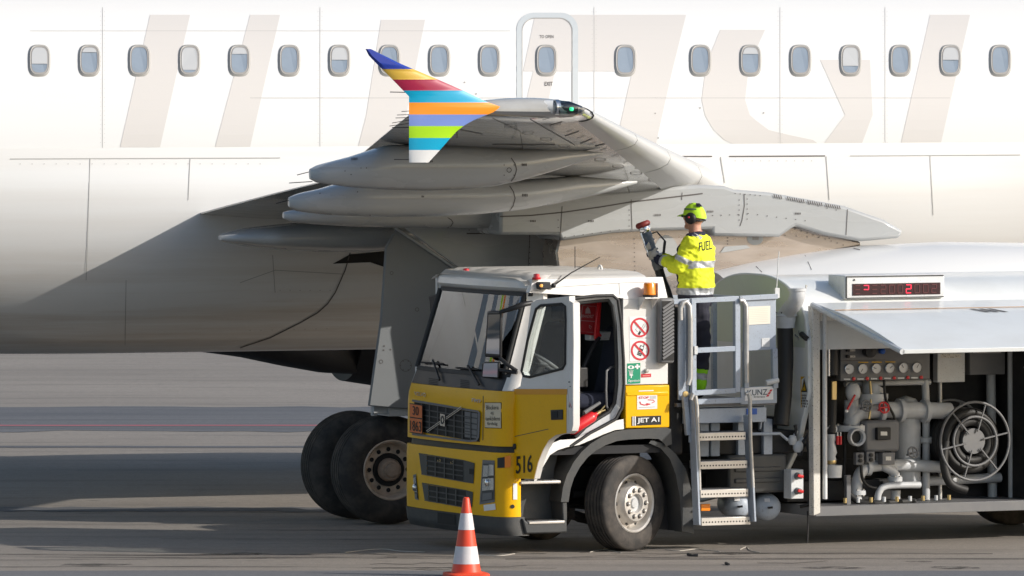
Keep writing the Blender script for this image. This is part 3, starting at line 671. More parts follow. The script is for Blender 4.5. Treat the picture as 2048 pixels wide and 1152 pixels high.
lay_poly(bvn, AC, [(1431,523),(1500,522),(1511,541),(1500,560),(1431,560)], A_DARK, 'reverser_opening', nacelle, 0.004)
lay_poly(bvn, AC, [(1440,525),(1489,526),(1486,540),(1440,545)], A_SEAML, 'reverser_sleeve', nacelle, 0.012)
for pts in ([(1497,500),(1500,521),(1524,545)], [(1622,498),(1610,511),(1623,540)], [(1623,498),(1640,494),(1670,489),(1720,500)]): lay_line(bvn, AC, pts, 1.2, A_SEAM, 'seam', nacelle, 0.004)
lay_poly(bpy_, AC, [(1440,505),(1449,493),(1492,490),(1500,496),(1445,505)], A_GREY, 'hinge_cover', pyl, 0.01)
lay_disc(bpy_, AC, (1510,477), 16, 13, A_GREY, 'access_panel', pyl, 0.005)
lay_quad(bpy_, AC, rect(1504,471,1517,480), A_RIVET, 'latch', pyl, 1, 1, 0.009)
lay_disc(bpy_, AC, (1332,512), 26, 42, A_GREY, 'access_panel', pyl, 0.005)
lay_dots(bpy_, AC, [(1268+0.2*i, 478+i*9) for i in range(12)] + [(1455,470+i*6) for i in range(4)] + [(1460+i*22,463+i*1.5) for i in range(10)] + [(1590+i*12, 458+i*4) for i in range(9)] + [(1280+i*10,572+2*(i%2)) for i in range(9)], 1.2, A_SEAM, 'rivet', pyl, 0.004)
lay_poly(bpf, AC, [(1535,386.5),(1555,387),(1690,412),(1680,416),(1545,399)], A_RIVET, 'louvre_panel', pf, 0.006)
for k in range(30):
    x = 1546+k*4.5
    if k in (4,5,14,22): continue
    lay_quad(bpf, AC, [(x,388+(x-1546)*0.178),(x+2.4,388.5+(x-1546)*0.178),(x+4.2,396+(x-1546)*0.172),(x+1.8,395.5+(x-1546)*0.172)], A_SEAM, 'louvre', pf, 1, 1, 0.010)
lay_line(bpf, AC, [(1000,433),(1060,431),(1130,424),(1200,414),(1260,404),(1330,396),(1405,387)], 2.6, A_SEAM, 'seam', pf, 0.005)
for pts in ([(1488,388),(1489,410),(1484,440),(1480,452)], [(1262,399),(1264,460)], [(1124,412),(1120,480)], [(1695,418),(1692,470)], [(1364,385),(1363,400)]): lay_line(bpf, AC, pts, 1.3, A_SEAM, 'seam', pf, 0.005)
lay_dots(bpf, AC, [(1258,420),(1258,430),(1258,440),(1258,452),(1116,425),(1116,440),(1116,455)] + [(1130+i*18,474-i*2.4) for i in range(7)] + [(1425+i*17,431-0.6*i) for i in range(4)] + [(1478,400+i*10) for i in range(5)] + [(1494,398+i*10) for i in range(5)] + [(1470+i*10,387+i*0.8) for i in range(6)] + [(1496+i*19,427+i*2.4) for i in range(7)] + [(1600+i*18,404+i*4) for i in range(5)], 1.2, A_SEAM, 'rivet', pf, 0.005)
for txt, q in (('463KR',(1060,440,1072,444)),('461KR',(1176,440,1188,444)),('463KB',(1309,428,1322,432)),('461KB',(1414,421,1427,425)),('471CR',(1590,425,1602,429))):
    stencil(bpf, AC, *q, 'stencil', pf, 0.008)
# far-side engine and flap fairings under the belly, their shade put into the colour
g = G(); g.lathe([(ex+0.02,0.66),(ex,0.82),(ex+1.0,0.98),(ex+2.6,1.09),(ex+4.2,0.99),(ex+4.45,0.90),(ex+4.38,0.83),(ex+2.5,0.82)], (0,5.75,NZ), (1,0,0), 56); fe = g.obj('engine_nacelle', A_DARK_AND_SHADE, plane, 50)
g = G(); g.lathe([(ex+0.5,0.62),(ex-1.0,0.46),(ex-1.6,0.34)], (0,5.75,NZ), (1,0,0), 40); g.obj('core_cowl', A_DARK_AND_SHADE, fe, 50)
g = G(); g.box(ex-1.5, ex+2.4, 5.55, 5.95, NZ+0.5, 3.55); g.obj('pylon', A_DARK_AND_SHADE, plane, 40, 0.05)
canoe('flap_track_fairing', 5.4, [(150,640),(480,640),(760,640)], [(150,668),(300,690),(480,714),(560,731),(640,745),(700,748),(760,740)], 0.5, A_DARK_AND_SHADE)
canoe('flap_track_fairing', 8.4, [(-150,600),(100,600),(360,600)], [(-150,628),(0,650),(100,664),(250,690),(360,690)], 0.4, A_DARK_AND_SHADE)

# main landing gear: leg door, wheel-bay panels, leg, twin wheels
gd, bgd = slab('gear_door', [(772,495),(795,455),(930,548),(930,700),(862,822),(738,812),(746,755),(762,640)], -4.62, 0.05, A_DOOR, plane, 0.012)
g = G(); g.tube([A(790,455,-4.64), A(929,549,-4.64)], 0.018, 8); g.obj('door_edge', A_GREY, gd, 60)
lay_dots(bgd, AC, [(768,692),(767,700),(781,699)], 1.8, A_SEAM, 'fastener', gd, 0.004)
lay_disc(bgd, AC, (811,731), 12, 12, A_SEAM, 'access_ring', gd, 0.004, 0.93)
lay_disc(bgd, AC, (834,619), 4, 4, A_SEAM, 'fastener', gd, 0.004, 0.75); lay_disc(bgd, AC, (762,723), 4, 4, A_SEAM, 'fastener', gd, 0.004, 0.75)
lay_disc(bgd, AC, (783,546), 3.5, 3.5, A_SEAM, 'fastener', gd, 0.004, 0.75)
lay_dots(bgd, AC, [(811+10*math.cos(a*math.pi/3),731+10*math.sin(a*math.pi/3)) for a in range(6)], 1.1, A_SEAM, 'fastener', gd, 0.006)
wb, bwb = slab('wheel_bay_panel', [(800,448),(1130,448),(1116,600),(940,600),(940,552)], -4.70, 0.05, A_GREY, plane, 0.01)
lay_line(bwb, AC, [(1060,463),(1056,532),(1090,546),(1116,552)], 1.3, A_SEAM, 'seam', wb, 0.004); lay_line(bwb, AC, [(1034,455),(1062,464),(1118,479)], 1.3, A_SEAM, 'seam', wb, 0.004)
lay_line(bwb, AC, [(933,467),(1020,467)], 2.6, A_SEAM, 'slot', wb, 0.004)
lay_dots(bwb, AC, [(1059,472+i*11) for i in range(6)] + [(1113,480+i*12) for i in range(5)] + [(938,460),(980,460),(1017,460)], 1.2, A_SEAM, 'rivet', wb, 0.005)
stencil(bwb, AC, 1084,502,1096,506, 'stencil', wb)
lay_poly(bv_fair, AC, [(665,527),(700,508),(790,500),(790,560),(776,536),(740,524)], A_DARK, 'wheel_bay_opening', fair, 0.006)
hubO = A(785, 937, -4.42); WR = 0.575
legx, legz = hubO.x, WR
g = G(); g.tube([(legx,-3.72,WR),(legx+0.30,-3.72,1.25),(legx+0.45,-3.72,3.0)], [0.09,0.10,0.15], 16); g.tube([(legx,-4.3,WR),(legx,-3.1,WR)], 0.075, 12)
g.tube([(legx+0.2,-3.8,0.75),(legx+0.34,-3.8,1.0),(legx+0.08,-3.8,1.3)], 0.035, 8)
g.box(legx-0.1, legx+0.45, -4.58, -4.1, 1.15, 1.24)
g.obj('gear_leg', A_GREY, plane, 40)
g = G(); g.bar(A(744,818,-4.5), A(850,826,-4.5), 0.10, 0.09); g.bar(A(748,812,-4.5), A(748,832,-4.5), 0.06, 0.06); g.bar(A(805,818,-4.5), A(805,832,-4.5), 0.06, 0.06); g.obj('door_bracket', A_GREY, plane, 40, 0.008)
def ac_wheel(y, s):
    cy = y; c = (legx, cy, WR); ax = (0, s, 0); hw = 0.215
    t = G(); prof = [(hw*0.72,0.305),(hw*0.93,0.318),(hw*1.0,0.35),(hw*1.03,0.41),(hw*0.97,0.48),(hw*0.82,0.535),(hw*0.70,0.553)]
    out = list(prof)
    for gx in (0.56,0.30,0.03): out += [(hw*gx+0.012,0.567+0.006*(1-gx)),(hw*gx+0.009,0.556),(hw*gx-0.009,0.556),(hw*gx-0.012,0.567+0.006*(1-gx))]
    out += [(-x, r) for x, r in reversed(out)]
    t.lathe(out, c, ax, 72); tyre_w = t.obj('wheel', RUBBER, plane, 40)
    r = G(); r.lathe([(hw*0.70,0.312),(hw*0.92,0.322),(hw*0.97,0.308),(hw*0.90,0.290),(hw*0.62,0.275),(hw*0.34,0.262),(hw*0.42,0.20),(hw*0.34,0.13)], c, ax, 56); rim = r.obj('rim', A_RIM, tyre_w, 45)
    h = G(); h.lathe([(hw*0.28,0.125),(hw*0.75,0.118),(hw*0.85,0.10),(hw*0.86,0.075),(hw*1.02,0.07),(hw*1.04,0.06),(hw*1.04,0.001)], c, ax, 32); h.obj('hub', A_HUB, tyre_w, 40)
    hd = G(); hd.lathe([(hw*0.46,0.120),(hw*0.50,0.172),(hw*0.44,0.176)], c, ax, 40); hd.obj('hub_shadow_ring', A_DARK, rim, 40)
    hole = G()
    for k in range(12):
        a = 2*math.pi*k/12; u = Vector((math.cos(a),0,math.sin(a)))
        hole.lathe([(hw*0.44,0.024),(hw*0.445,0.001)], Vector(c)+u*0.215, ax, 12)
    hole.obj('rim_holes', A_DARK, rim, 0)
    bk = G(); bk.lathe([(0.0,0.001),(0.0,0.26)], c, ax, 32); bk.obj('brake', A_DARK, tyre_w, 40)
    dk = G(); dk.lathe([(hw*0.30,0.012),(hw*0.46,0.012),(hw*0.46,0.001)], (0,0,0), ax, 8); d0 = dk.obj('bolt', A_DARK_AND_SHADE, rim, 40)
    for k in range(10):
        a = 2*math.pi*(k+0.5)/10; u = Vector((math.cos(a),0,math.sin(a)))*0.145 + Vector(c)
        if k == 0: d0.location = u
        else: copy(d0, rim, u)
ac_wheel(-4.20, -1); ac_wheel(-3.27, 1)
# ------------------------------------------------------------------ refuelling truck
truck = thing('refuelling_truck', 'yellow and white aviation fuel truck with its cab door open parked under the wing', 'fuel truck', TR)
def tb(name, m, x0, x1, b0, b1, z0, z1, parent=truck, bevel=0.0, **k):      # box in truck measures: x rearward, b towards the near side
    g = G(); g.box(x0, x1, -b1, -b0, z0, z1); return g.obj(name, m, parent, 40, bevel, **k)
HB = 1.15
# plan outline of the cab front from the far side round to the near side
def plan(xf, k=1.0, wrap=0.0, cd_=0.17, bw=0.05, n=8):
    pts = []
    for i in range(-12, 13):
        b = 0.93*i/12; pts.append((xf + bw*(b/0.93)**2, b))
    cor = []
    for i in range(1, n+1):
        a = math.pi/2*i/n; cor.append((xf + bw + cd_*(1-math.cos(a)), 0.93 + (HB-0.93)*math.sin(a)))
    if wrap: cor.append((xf + bw + cd_ + wrap, HB))
    pts = [(x, -b) for x, b in reversed(cor)] + pts + cor
    return [(x, b*k) for x, b in pts]
def xf(z):
    T = [(0.15,-0.06),(0.25,-0.13),(0.4,-0.15),(0.98,-0.15),(1.06,-0.14),(1.5,-0.135),(1.62,-0.10),(1.76,-0.04),(2.6,0.22),(2.64,0.17),(2.72,0.19),(2.78,0.27)]
    for i in range(len(T)-1):
        if T[i][0] <= z <= T[i+1][0]: return T[i][1]+(T[i+1][1]-T[i][1])*(z-T[i][0])/(T[i+1][0]-T[i][0])
    return T[0][1] if z < T[0][0] else T[-1][1]
def kk(z): return 1.0 if z < 1.7 else 1.0 - 0.045*(z-1.7)/1.0
def front(name, z0, z1, m, i0=None, i1=None, off=0.0, wrap=0.0, nz=6, parent=truck, th=0.02, sub=False):
    g = G(); rows = []
    for j in range(nz+1):
        z = z0+(z1-z0)*j/nz; P = plan(xf(z)-off, kk(z), wrap); P = P[i0 or 0:(i1 if i1 is not None else len(P))]
        rows.append([(x, -b, z) for x, b in P])
    inner = [[(x+th*1.4, y*(1-th*0.6), z) for x, y, z in r] for r in rows]
    g.loft(rows, False, False); n = len(rows[0])
    k = len(g.v); g.loft(inner, False, False)
    # close the rim
    for j in range(nz):
        g.add([], []); g.f += [(j*n, (j+1)*n, k+(j+1)*n, k+j*n), (j*n+n-1, (j+1)*n+n-1, k+(j+1)*n+n-1, k+j*n+n-1)]; g.mi += [0,0]
    for i in range(n-1):
        g.f += [(i, i+1, k+i+1, k+i), (nz*n+i, nz*n+i+1, k+nz*n+i+1, k+nz*n+i)]; g.mi += [0,0]
    return g.obj(name, m, parent, 40), g
NP = len(plan(0)); MID = NP//2
# lower dark bumper, yellow bumper, front panel
lb, g_lb = front('lower_bumper', 0.19, 0.375, T_DARK, wrap=0.10, off=0.012)
bump, g_bump = front('bumper', 0.378, 1.015, T_YELLOW, wrap=0.05)
pan, g_pan = front('front_panel', 1.078, 1.625, T_YELLOW, wrap=0.0)
gap, g_gap = front('bumper_gap', 0.98, 1.10, T_BLACK, off=-0.05)
bv_front = BVHTree.FromPolygons([TR.w(v) for v in g_bump.v + g_pan.v], g_bump.f + [tuple(i+len(g_bump.v) for i in f) for f in g_pan.f])
cowl, g_cowl = front('wiper_cowl', 1.628, 1.765, T_BLACK, 4, NP-5, off=-0.004)
bv_cowl = g_cowl.bvh(TR)
corn, g_corn = front('corner_panel', 1.628, 1.80, T_WHITE, NP-6, NP, nz=3)
front('corner_panel', 1.628, 1.80, T_WHITE, 0, 6, nz=3)
ws, g_ws = front('windscreen', 1.80, 2.565, G_WIND, 6, NP-6, th=0.004)
bv_ws = g_ws.bvh(TR)
hdr, g_hdr = front('sun_visor', 2.60, 2.775, T_WHITE, 0, NP, nz=8)
bv_hdr = g_hdr.bvh(TR)
front('screen_seal', 2.562, 2.602, T_SEAL, 4, NP-4, off=0.004, nz=2)
front('screen_seal', 1.762, 1.802, T_SEAL, 4, NP-4, off=0.004, nz=2)
for s in (0, 1):
    g = G(); P = []
    for j in range(9):
        z = 1.79+0.79*j/8; q = plan(xf(z), kk(z)); q = q[NP-7] if s else q[6]; P.append((q[0]-0.004, -q[1], z))
    g.tube(P, 0.028, 8); g.obj('screen_seal', T_SEAL, truck, 50)
    g = G(); ring = []
    for j in range(9):
        z = 1.78+0.84*j/8; q = plan(xf(z), kk(z)); a, b = (q[NP-6], q[NP-1]) if s else (q[5], q[0])
        ring.append([(a[0], -a[1], z), (a[0]+0.05, -a[1]*1.012, z), (b[0], -b[1], z), (b[0]+0.05, -b[1]*0.985, z), (b[0]+0.02, -b[1]*0.93, z), (a[0]+0.03, -a[1]*0.96, z)])
    g.loft(ring); g.obj('windscreen_pillar', T_WHITE, truck, 50)
# roof with raised ribs
g = G(); rows = []
for i in range(15):
    x = 0.22 + 1.36*i/14; r = []
    for j in range(49):
        b = -1.09+2.18*j/48; e = 1-abs(b)/1.09
        z = 2.72 + 0.075*min(1, e*5)**0.5*(0.75+0.25*math.cos(b*1.4)) + (0.014 if (j % 8) in (2,3,4,5) and 4 < j < 44 and 1 < i < 14 else 0) - (0.05*(1-i/2) if i < 2 else 0)
        r.append((x, -b, z))
    rows.append(r)
g.loft(rows, False, False); g.obj('roof', T_WHITE, truck, 30)
# side shells: near side has the open doorway, far side is closed
XR0, XR1 = S(1246,700).x, S(1336,700).x                     # rear side panel
ZT_ = 2.735
zb = S(1290, 856).z; zy = S(1290, 769).z; zy2 = S(1290,777).z
g = G(); g.box(XR0, XR1, -HB, -HB+0.10, zy, 2.52)
g.prism([(XR0-0.0,-HB,2.52),(XR1,-HB,2.52),(XR1-0.03,-HB+0.055,ZT_),(0.30,-HB+0.055,ZT_),(0.24,-HB+0.012,2.60),(XR0,-HB,2.53)], (0,1,0), 0, 0.08)
side_w = g.obj('side_panel', T_WHITE, truck, 30, 0.012); bv_side = g.bvh(TR)
g = G(); g.box(XR0+0.02, XR1+0.012, -HB-0.012, -HB+0.10, zb, zy-0.008); side_y = g.obj('locker_panel', T_YELLOW, truck, 30, 0.012); bv_sidey = g.bvh(TR)
g = G(); g.box(XR0+0.03, XR1+0.002, -HB-0.018, -HB+0.02, zy2-0.075, zy2-0.03); g.obj('locker_ridge', T_YELLOW, side_y, 30, 0.012)
tb('side_panel', T_WHITE, 0.08, XR1, -HB-0.02, -HB+0.02, 1.0, 1.78)
tb('side_panel', T_WHITE, 1.05, XR1, -HB-0.018, -HB+0.022, 1.78, ZT_-0.02)
tb('side_panel', T_WHITE, 0.30, 1.05, -HB+0.0, -HB+0.04, 2.52, ZT_-0.02)
g = G(); g.prism([(0.20,HB-0.01,1.78),(1.05,HB-0.01,1.78),(1.05,HB-0.03,2.52),(0.42,HB-0.03,2.52)], (0,1,0), 0, 0.005); g.obj('side_window', G_SIDE, truck, 0)
tb('rear_wall', T_WHITE, XR1-0.06, XR1, -HB+0.02, HB-0.11, 1.0, ZT_-0.01)
# doorway: pillar, sill following the wheel arch, rubber seal
dp = [(1139,598),(1190,592),(1226,591),(1236,600),(1243,650),(1247,720),(1248,770),(1244,815),(1232,838),(1205,853),(1180,866),(1160,880),(1140,893)]
g = G(); g.tube([S(px,py,HB+0.005) for px,py in dp], 0.017, 8); g.obj('door_seal', T_SEAL, truck, 50)
din = [(1139,608),(1190,602),(1216,600),(1224,612),(1230,650),(1233,720),(1233,770),(1229,806),(1218,824),(1195,838),(1170,855),(1150,875)]
g = G(); g.loft([[S(px,py,HB-0.02) for px,py in dp[:12]], [S(px,py,HB-0.07) for px,py in din]], False, False); g.obj('door_frame', T_LIGHT, truck, 40)
g = G(); g.tube([S(px,py,HB-0.07) for px,py in din], 0.020, 8); g.obj('door_seal', T_SEAL, truck, 50)
sill_o = [(1068,962),(1078,930),(1088,905),(1101,888),(1120,880),(1150,878),(1175,866),(1200,853),(1228,842),(1247,838)]
sill_i = [(1071,966),(1086,934),(1100,910),(1116,900),(1135,894),(1158,890),(1182,880),(1206,869),(1230,860),(1248,858)]
g = G(); g.loft([[S(px,py,HB+0.0) for px,py in sill_o], [S(px,py,HB+0.012) for px,py in sill_i], [S(px,py,HB-0.06) for px,py in sill_i]], False, False); g.obj('sill', T_WHITE, truck, 40)
# interior
tb('cab_floor', T_INT, 0.05, XR1-0.06, -HB+0.03, HB-0.04, 0.98, 1.06)
tb('engine_cover', T_INT, 0.2, XR1-0.08, -0.35, 0.35, 1.06, 1.5, bevel=0.05)
tb('rear_trim', T_INT, XR1-0.10, XR1-0.065, -HB+0.03, HB-0.12, 1.0, 2.68)
tb('headliner', T_INT, 0.32, XR1-0.1, -1.05, 1.05, 2.64, 2.68)
g = G(); g.prism([(0.06,0,1.5),(0.06,0,1.78),(0.16,0,1.80),(0.42,0,1.72),(0.46,0,1.45),(0.3,0,1.3),(0.06,0,1.25)], (0,1,0), -1.05, 1.05); g.obj('dashboard', T_BLACK, truck, 40, 0.03)
def seat(b, nm='seat'):
    g = G(); g.box(0.85, 1.36, -b-0.26, -b+0.26, 1.42, 1.58); o = g.obj(nm, T_SEAT, truck, 40, 0.06, 3)
    g = G(); g.prism([(1.28,-b-0.25,1.52),(1.42,-b-0.25,1.54),(1.54,-b-0.22,2.18),(1.50,-b-0.2,2.24),(1.44,-b-0.22,2.2)], (0,1,0), 0, 0.5); g.obj('backrest', T_SEAT, o, 40, 0.04, 3)
    g = G(); g.box(1.45,1.55,-b-0.15,-b+0.15,2.24,2.46); g.obj('headrest', T_SEAT, o, 40, 0.04, 3)
    g = G(); g.box(0.95,1.3,-b-0.2,-b+0.2,1.06,1.42); g.obj('seat_base', T_BLACK, o, 40, 0.02)
seat(0.70); seat(-0.70)
# steering wheel, column, levers
swc = Vector((0.60, -0.70, 1.87)); swn = Vector((0.55, 0, 0.83)).normalized()
g = G(); R_ = g.ring(swc, swn, 0.225, 28); g.tube(R_+[R_[0]], 0.019, 8, False); swo = g.obj('steering_wheel', T_GREYMID, truck, 50)
g = G(); g.tube([swc, R_[3]], 0.018, 8); g.tube([swc, R_[12]], 0.018, 8); g.tube([swc, R_[21]], 0.018, 8); g.ball(swc, 0.07, 12, (1,1,0.5)); g.obj('spokes', T_GREYMID, swo, 50)
g = G(); g.tube([swc, swc - swn*0.45], 0.045, 10); g.obj('steering_column', T_BLACK, truck, 50)
g = G(); g.tube([S(1232,732,HB-0.18), S(1222,734,HB-0.12), S(1213,742,HB-0.08), S(1212,780,HB-0.08), S(1213,812,HB-0.08), S(1220,824,HB-0.12)], 0.012, 8); g.obj('grab_handle', T_GREYMID, truck, 50)
g = G(); g.tube([S(1160,752,0.75), S(1180,705,0.7), S(1198,675,0.65)], 0.022, 8); g.obj('lever_arm', T_BLACK, truck, 50)
g = G(); g.ball(S(1151,731,0.8), 0.028, 12, (0.7,0.7,1.2)); g.obj('work_lamp', ORANGE, truck, 50)
g = G(); g.box(*sorted((S(1178,0,0.55).x, S(1221,0,0.55).x)), -0.57, -0.45, S(0,704,0.55).z, S(0,686,0.55).z); g.obj('document_box', T_LIGHT, truck, 40, 0.01)
g = G(); g.box(S(1142,0,0.9).x, S(1175,0,0.9).x, -0.92, -0.7, S(1150,775,0.9).z, S(1150,735,0.9).z); g.obj('pedal_box', T_BLACK, truck, 40, 0.01)
for k, (a, b) in enumerate((((1143,780),(1183,795)),((1145,790),(1185,798)),((1145,812),(1200,806)),((1143,823),(1195,824)))):
    g = G(); g.tube([S(*a,0.85), S(*b,0.8)], 0.018, 8); g.obj('cable', T_GREYMID if k < 2 else T_BLACK, truck, 50)
for px in (1151,1164,1172):
    g = G(); c = S(px, 806, 0.84); g.ball(c, 0.022, 10); g.obj('pneumatic_fitting', T_LIGHT, truck, 50)
# open door: hinged at its front edge, swung out across the side
HX, PHI = S(1027, 850).x + 0.02, math.radians(82)
hinge = Vector((HX, -HB, 0)); du = Vector((math.cos(PHI), -math.sin(PHI), 0)); dn = Vector((-math.sin(PHI), -math.cos(PHI), 0))
def dhit(px, py, off=0.0):      # sight line meets the plane of the open door
    o = TR.l((0,0,CAM_H)); d = TR.ld(((px-CX)/FOC, 1.0, -(py-HY)/FOC)); p0 = hinge + dn*off
    return o + d*((p0-o).dot(dn)/d.dot(dn))
dout = [(1062,606),(1072,600),(1138,592),(1140,700),(1136,790),(1135,866),(1112,870),(1098,880),(1086,900),(1076,925),(1068,958),(1031,957),(1028,905),(1027,780),(1040,772),(1046,740),(1053,672)]
dwin = [(1073,618),(1082,611),(1124,608),(1131,613),(1132,640),(1131,728),(1126,737),(1060,754),(1048,752),(1044,742),(1056,680)]
# door skin built as a frame round the window plus the lower panel, all one pressing
def door_skin(off0, off1):
    o1 = [dhit(*p) for p in dout]; g = G()
    bm = bmesh.new()
    vo = [bm.verts.new(p) for p in o1]; vi = [bm.verts.new(dhit(*p)) for p in dwin]
    eo = [bm.edges.new((vo[i], vo[(i+1) % len(vo)])) for i in range(len(vo))]; ei = [bm.edges.new((vi[i], vi[(i+1) % len(vi)])) for i in range(len(vi))]
    bmesh.ops.triangle_fill(bm, use_beauty=True, use_dissolve=False, edges=eo+ei)
    bm.verts.ensure_lookup_table(); bm.verts.index_update()
    vs = [v.co.copy() for v in bm.verts]; fs = [tuple(v.index for v in f.verts) for f in bm.faces]; bm.free()
    n = len(vs); no, ni = len(dout), len(dwin)
    g.add([v + dn*off0 for v in vs] + [v + dn*off1 for v in vs], fs + [tuple(n+i for i in reversed(f)) for f in fs]
        + [(i, (i+1) % no, n+(i+1) % no, n+i) for i in range(no)] + [(no+i, no+(i+1) % ni, n+no+(i+1) % ni, n+no+i) for i in range(ni)])
    return g
g_door = door_skin(0.0, -0.075)
door = g_door.obj('cab_door', T_WHITE, truck, 30, 0.006); bv_door = g_door.bvh(TR)
def clip_below(poly, y):
    out = []
    for i in range(len(poly)):
        a, b = poly[i], poly[(i+1) % len(poly)]
        if a[1] >= y: out.append(a)
        if (a[1] >= y) != (b[1] >= y): t = (y-a[1])/(b[1]-a[1]); out.append((a[0]+(b[0]-a[0])*t, y))
    return out
ylow = clip_below([(1028,905),(1027,770),(1136,770),(1135,866),(1112,870),(1098,880),(1086,900),(1076,925),(1068,958),(1031,957)], 778)
ylow = [(max(1027.5, min(1133.5, x)), y) for x, y in ylow]
g = G(); g.add([dhit(*p)+dn*0.003 for p in ylow], [tuple(range(len(ylow)))]); g.obj('lower_skin', T_YELLOW, door, 0)
g = G(); g.add([dhit(*p)+dn*0.005 for p in ((1027.5,778),(1135,778),(1135,789),(1027.5,789))], [(0,1,2,3)]); g.obj('stripe', T_AMBER, door, 0)
lay_line(bv_door, TR, [(1030,873),(1098,858)], 1.2, A_SEAM, 'crease', door, 0.006)
g = G(); g.prism([dhit(*p) for p in dwin], dn, -0.03, -0.035); g.obj('side_window', G_SIDE, door, 0)
g = G(); P = [dhit(*p) for p in dwin]; g.tube([p+dn*0.004 for p in P+[P[0]]], 0.014, 8, False); g.obj('window_seal', T_SEAL, door, 50)
g = G(); g.prism([dhit(*p, 0.0) for p in ((1103,820),(1127,819),(1127,839),(1104,840))], dn, 0.003, 0.014); dh = g.obj('door_handle', T_BLACK, door, 30, 0.004)
g = G(); g.prism([dhit(*p, 0.0) for p in ((1106,823),(1118,822),(1118,836),(1106,837))], dn, 0.014, 0.020); g.obj('handle_recess', T_INT, dh, 30, 0.002)
g = G(); g.prism([dhit(*p, 0.0) for p in ((1136,600),(1145,606),(1146,690),(1145,780),(1145,850),(1142,862),(1135,868),(1136,790))], dn, -0.004, -0.09); edge = g.obj('door_edge', T_WHITE, door, 30, 0.008); bv_edge = g.bvh(TR)
lay_dots(bv_edge, TR, [(1137,755),(1137,772),(1141,773),(1138,764),(1140,764)], 1.2, BLACKM, 'latch_hole', door, 0.004)
lay_disc(bv_edge, TR, (1139.5,812), 5.5, 8, SIGNRED, 'warning_triangle', door, 0.004, 0.72, 3, -90, 270)
lay_line(bv_edge, TR, [(1139.5,809),(1139.5,815)], 1.2, BLACKM, 'warning_mark', door, 0.006)
lay_text(bv_door, TR, '516', [(1033,912),(1066,909),(1066,944),(1033,948)], BLACKM, 'fleet_number', door, 0.008, 0.015)
g = G(); g.ball(dhit(1031,893)+dn*0.01, 0.022, 10, (1,1,1.6)); g.obj('hinge_cap', T_BLACK, door, 50)
# front signs, grilles, lamps
def fr_b(px, py, bv=None):
    q = drop(bv or bv_front, TR, px, py, 0.0); return q
def grille(name, q, nbx, nbz, bw=0.012, frame=True, deep=0.012):
    # q: (px0, py0top, px1, py1top, height px); bars laid on the curved front as raised strips
    x0, y0, x1, y1, h = q; root = lay_quad(bv_front, TR, [(x0,y0),(x1,y1),(x1,y1+h),(x0,y0+h)], A_DARK, name, truck, 10, 1, 0.003)
    def strip(p, wd, off, nm, m): 
        return lay_line(bv_front, TR, p, wd, m, nm, root, off, 10)
    for i in range(1, nbz):
        t = i/nbz; strip([(x0,y0+h*t),(x1,y1+h*t)], 2.6, deep, 'grille_bar', T_DARK)
    for i in range(1, nbx):
        t = i/nbx; xx = x0+(x1-x0)*t; yy = y0+(y1-y0)*t; strip([(xx,yy),(xx,yy+h)], 2.2, deep+0.004, 'grille_bar', T_DARK)
    return root, strip
gr, st = grille('grille', (829,804,960,826,58), 8, 5)
st([(827,801),(958,823),(961,826),(959,874),(955,881),(940,882),(827,868)], 4.0, 0.016, 'grille_surround', T_GREYMID)
lay_quad(bv_front, TR, [(931,823),(957,827),(955,877),(931,874)], T_GREYMID, 'grille_end_cap', gr, 2, 1, 0.010)
for t in (0.25,0.5,0.75): st([(931,823+52*t),(945,825+52*t)], 2.0, 0.014, 'grille_bar', T_DARK)
st([(858,863),(927,815)], 4.4, 0.024, 'diagonal_bar', T_CHROMEG); st([(858,863),(927,815)], 1.6, 0.027, 'diagonal_bar', T_DARK)
lay_quad(bv_front, TR, [(885.5,827),(895,829),(895,853),(885.5,851)], T_CHROMEG, 'badge', gr, 1, 1, 0.030)
lay_disc(bv_front, TR, (890.2,840), 3.4, 8.6, T_DARK, 'badge_ring', gr, 0.033, 0.55)
g2, st2 = grille('lower_grille', (855,911,928,922,40), 4, 4)
lay_quad(bv_front, TR, [(839,908),(855,911),(855,951),(844,947)], T_DARK, 'grille_side', g2, 2, 1, 0.006); lay_quad(bv_front, TR, [(928,922),(950,928),(948,965),(928,962)], T_DARK, 'grille_side', g2, 3, 1, 0.006)
lay_quad(bv_front, TR, [(940,937),(948,938),(948,949),(940,948)], A_DARK, 'vent', g2, 1, 1, 0.010)
st2([(839,907),(928,921),(950,927)], 2.0, 0.008, 'grille_bar', T_DARK); st2([(844,948),(928,963),(948,966)], 2.0, 0.008, 'grille_bar', T_DARK)
g3, st3 = grille('lower_grille', (858,970,933,982,33), 4, 3)
lay_quad(bv_front, TR, [(845,967),(858,970),(858,1003),(850,998)], T_DARK, 'grille_side', g3, 2, 1, 0.006); lay_quad(bv_front, TR, [(933,982),(947,986),(945,1012),(933,1014)], T_DARK, 'grille_side', g3, 2, 1, 0.006)
st3([(845,966),(933,981),(947,985)], 2.0, 0.008, 'grille_bar', T_DARK); st3([(850,1000),(933,1015),(945,1013)], 2.0, 0.008, 'grille_bar', T_DARK)
for px in (879,905):
    lay_disc(bv_front, TR, (px,921+(px-879)*0.15), 3, 4, GOLD, 'horn', g2, 0.006, 0.6, 12, -60, 200)
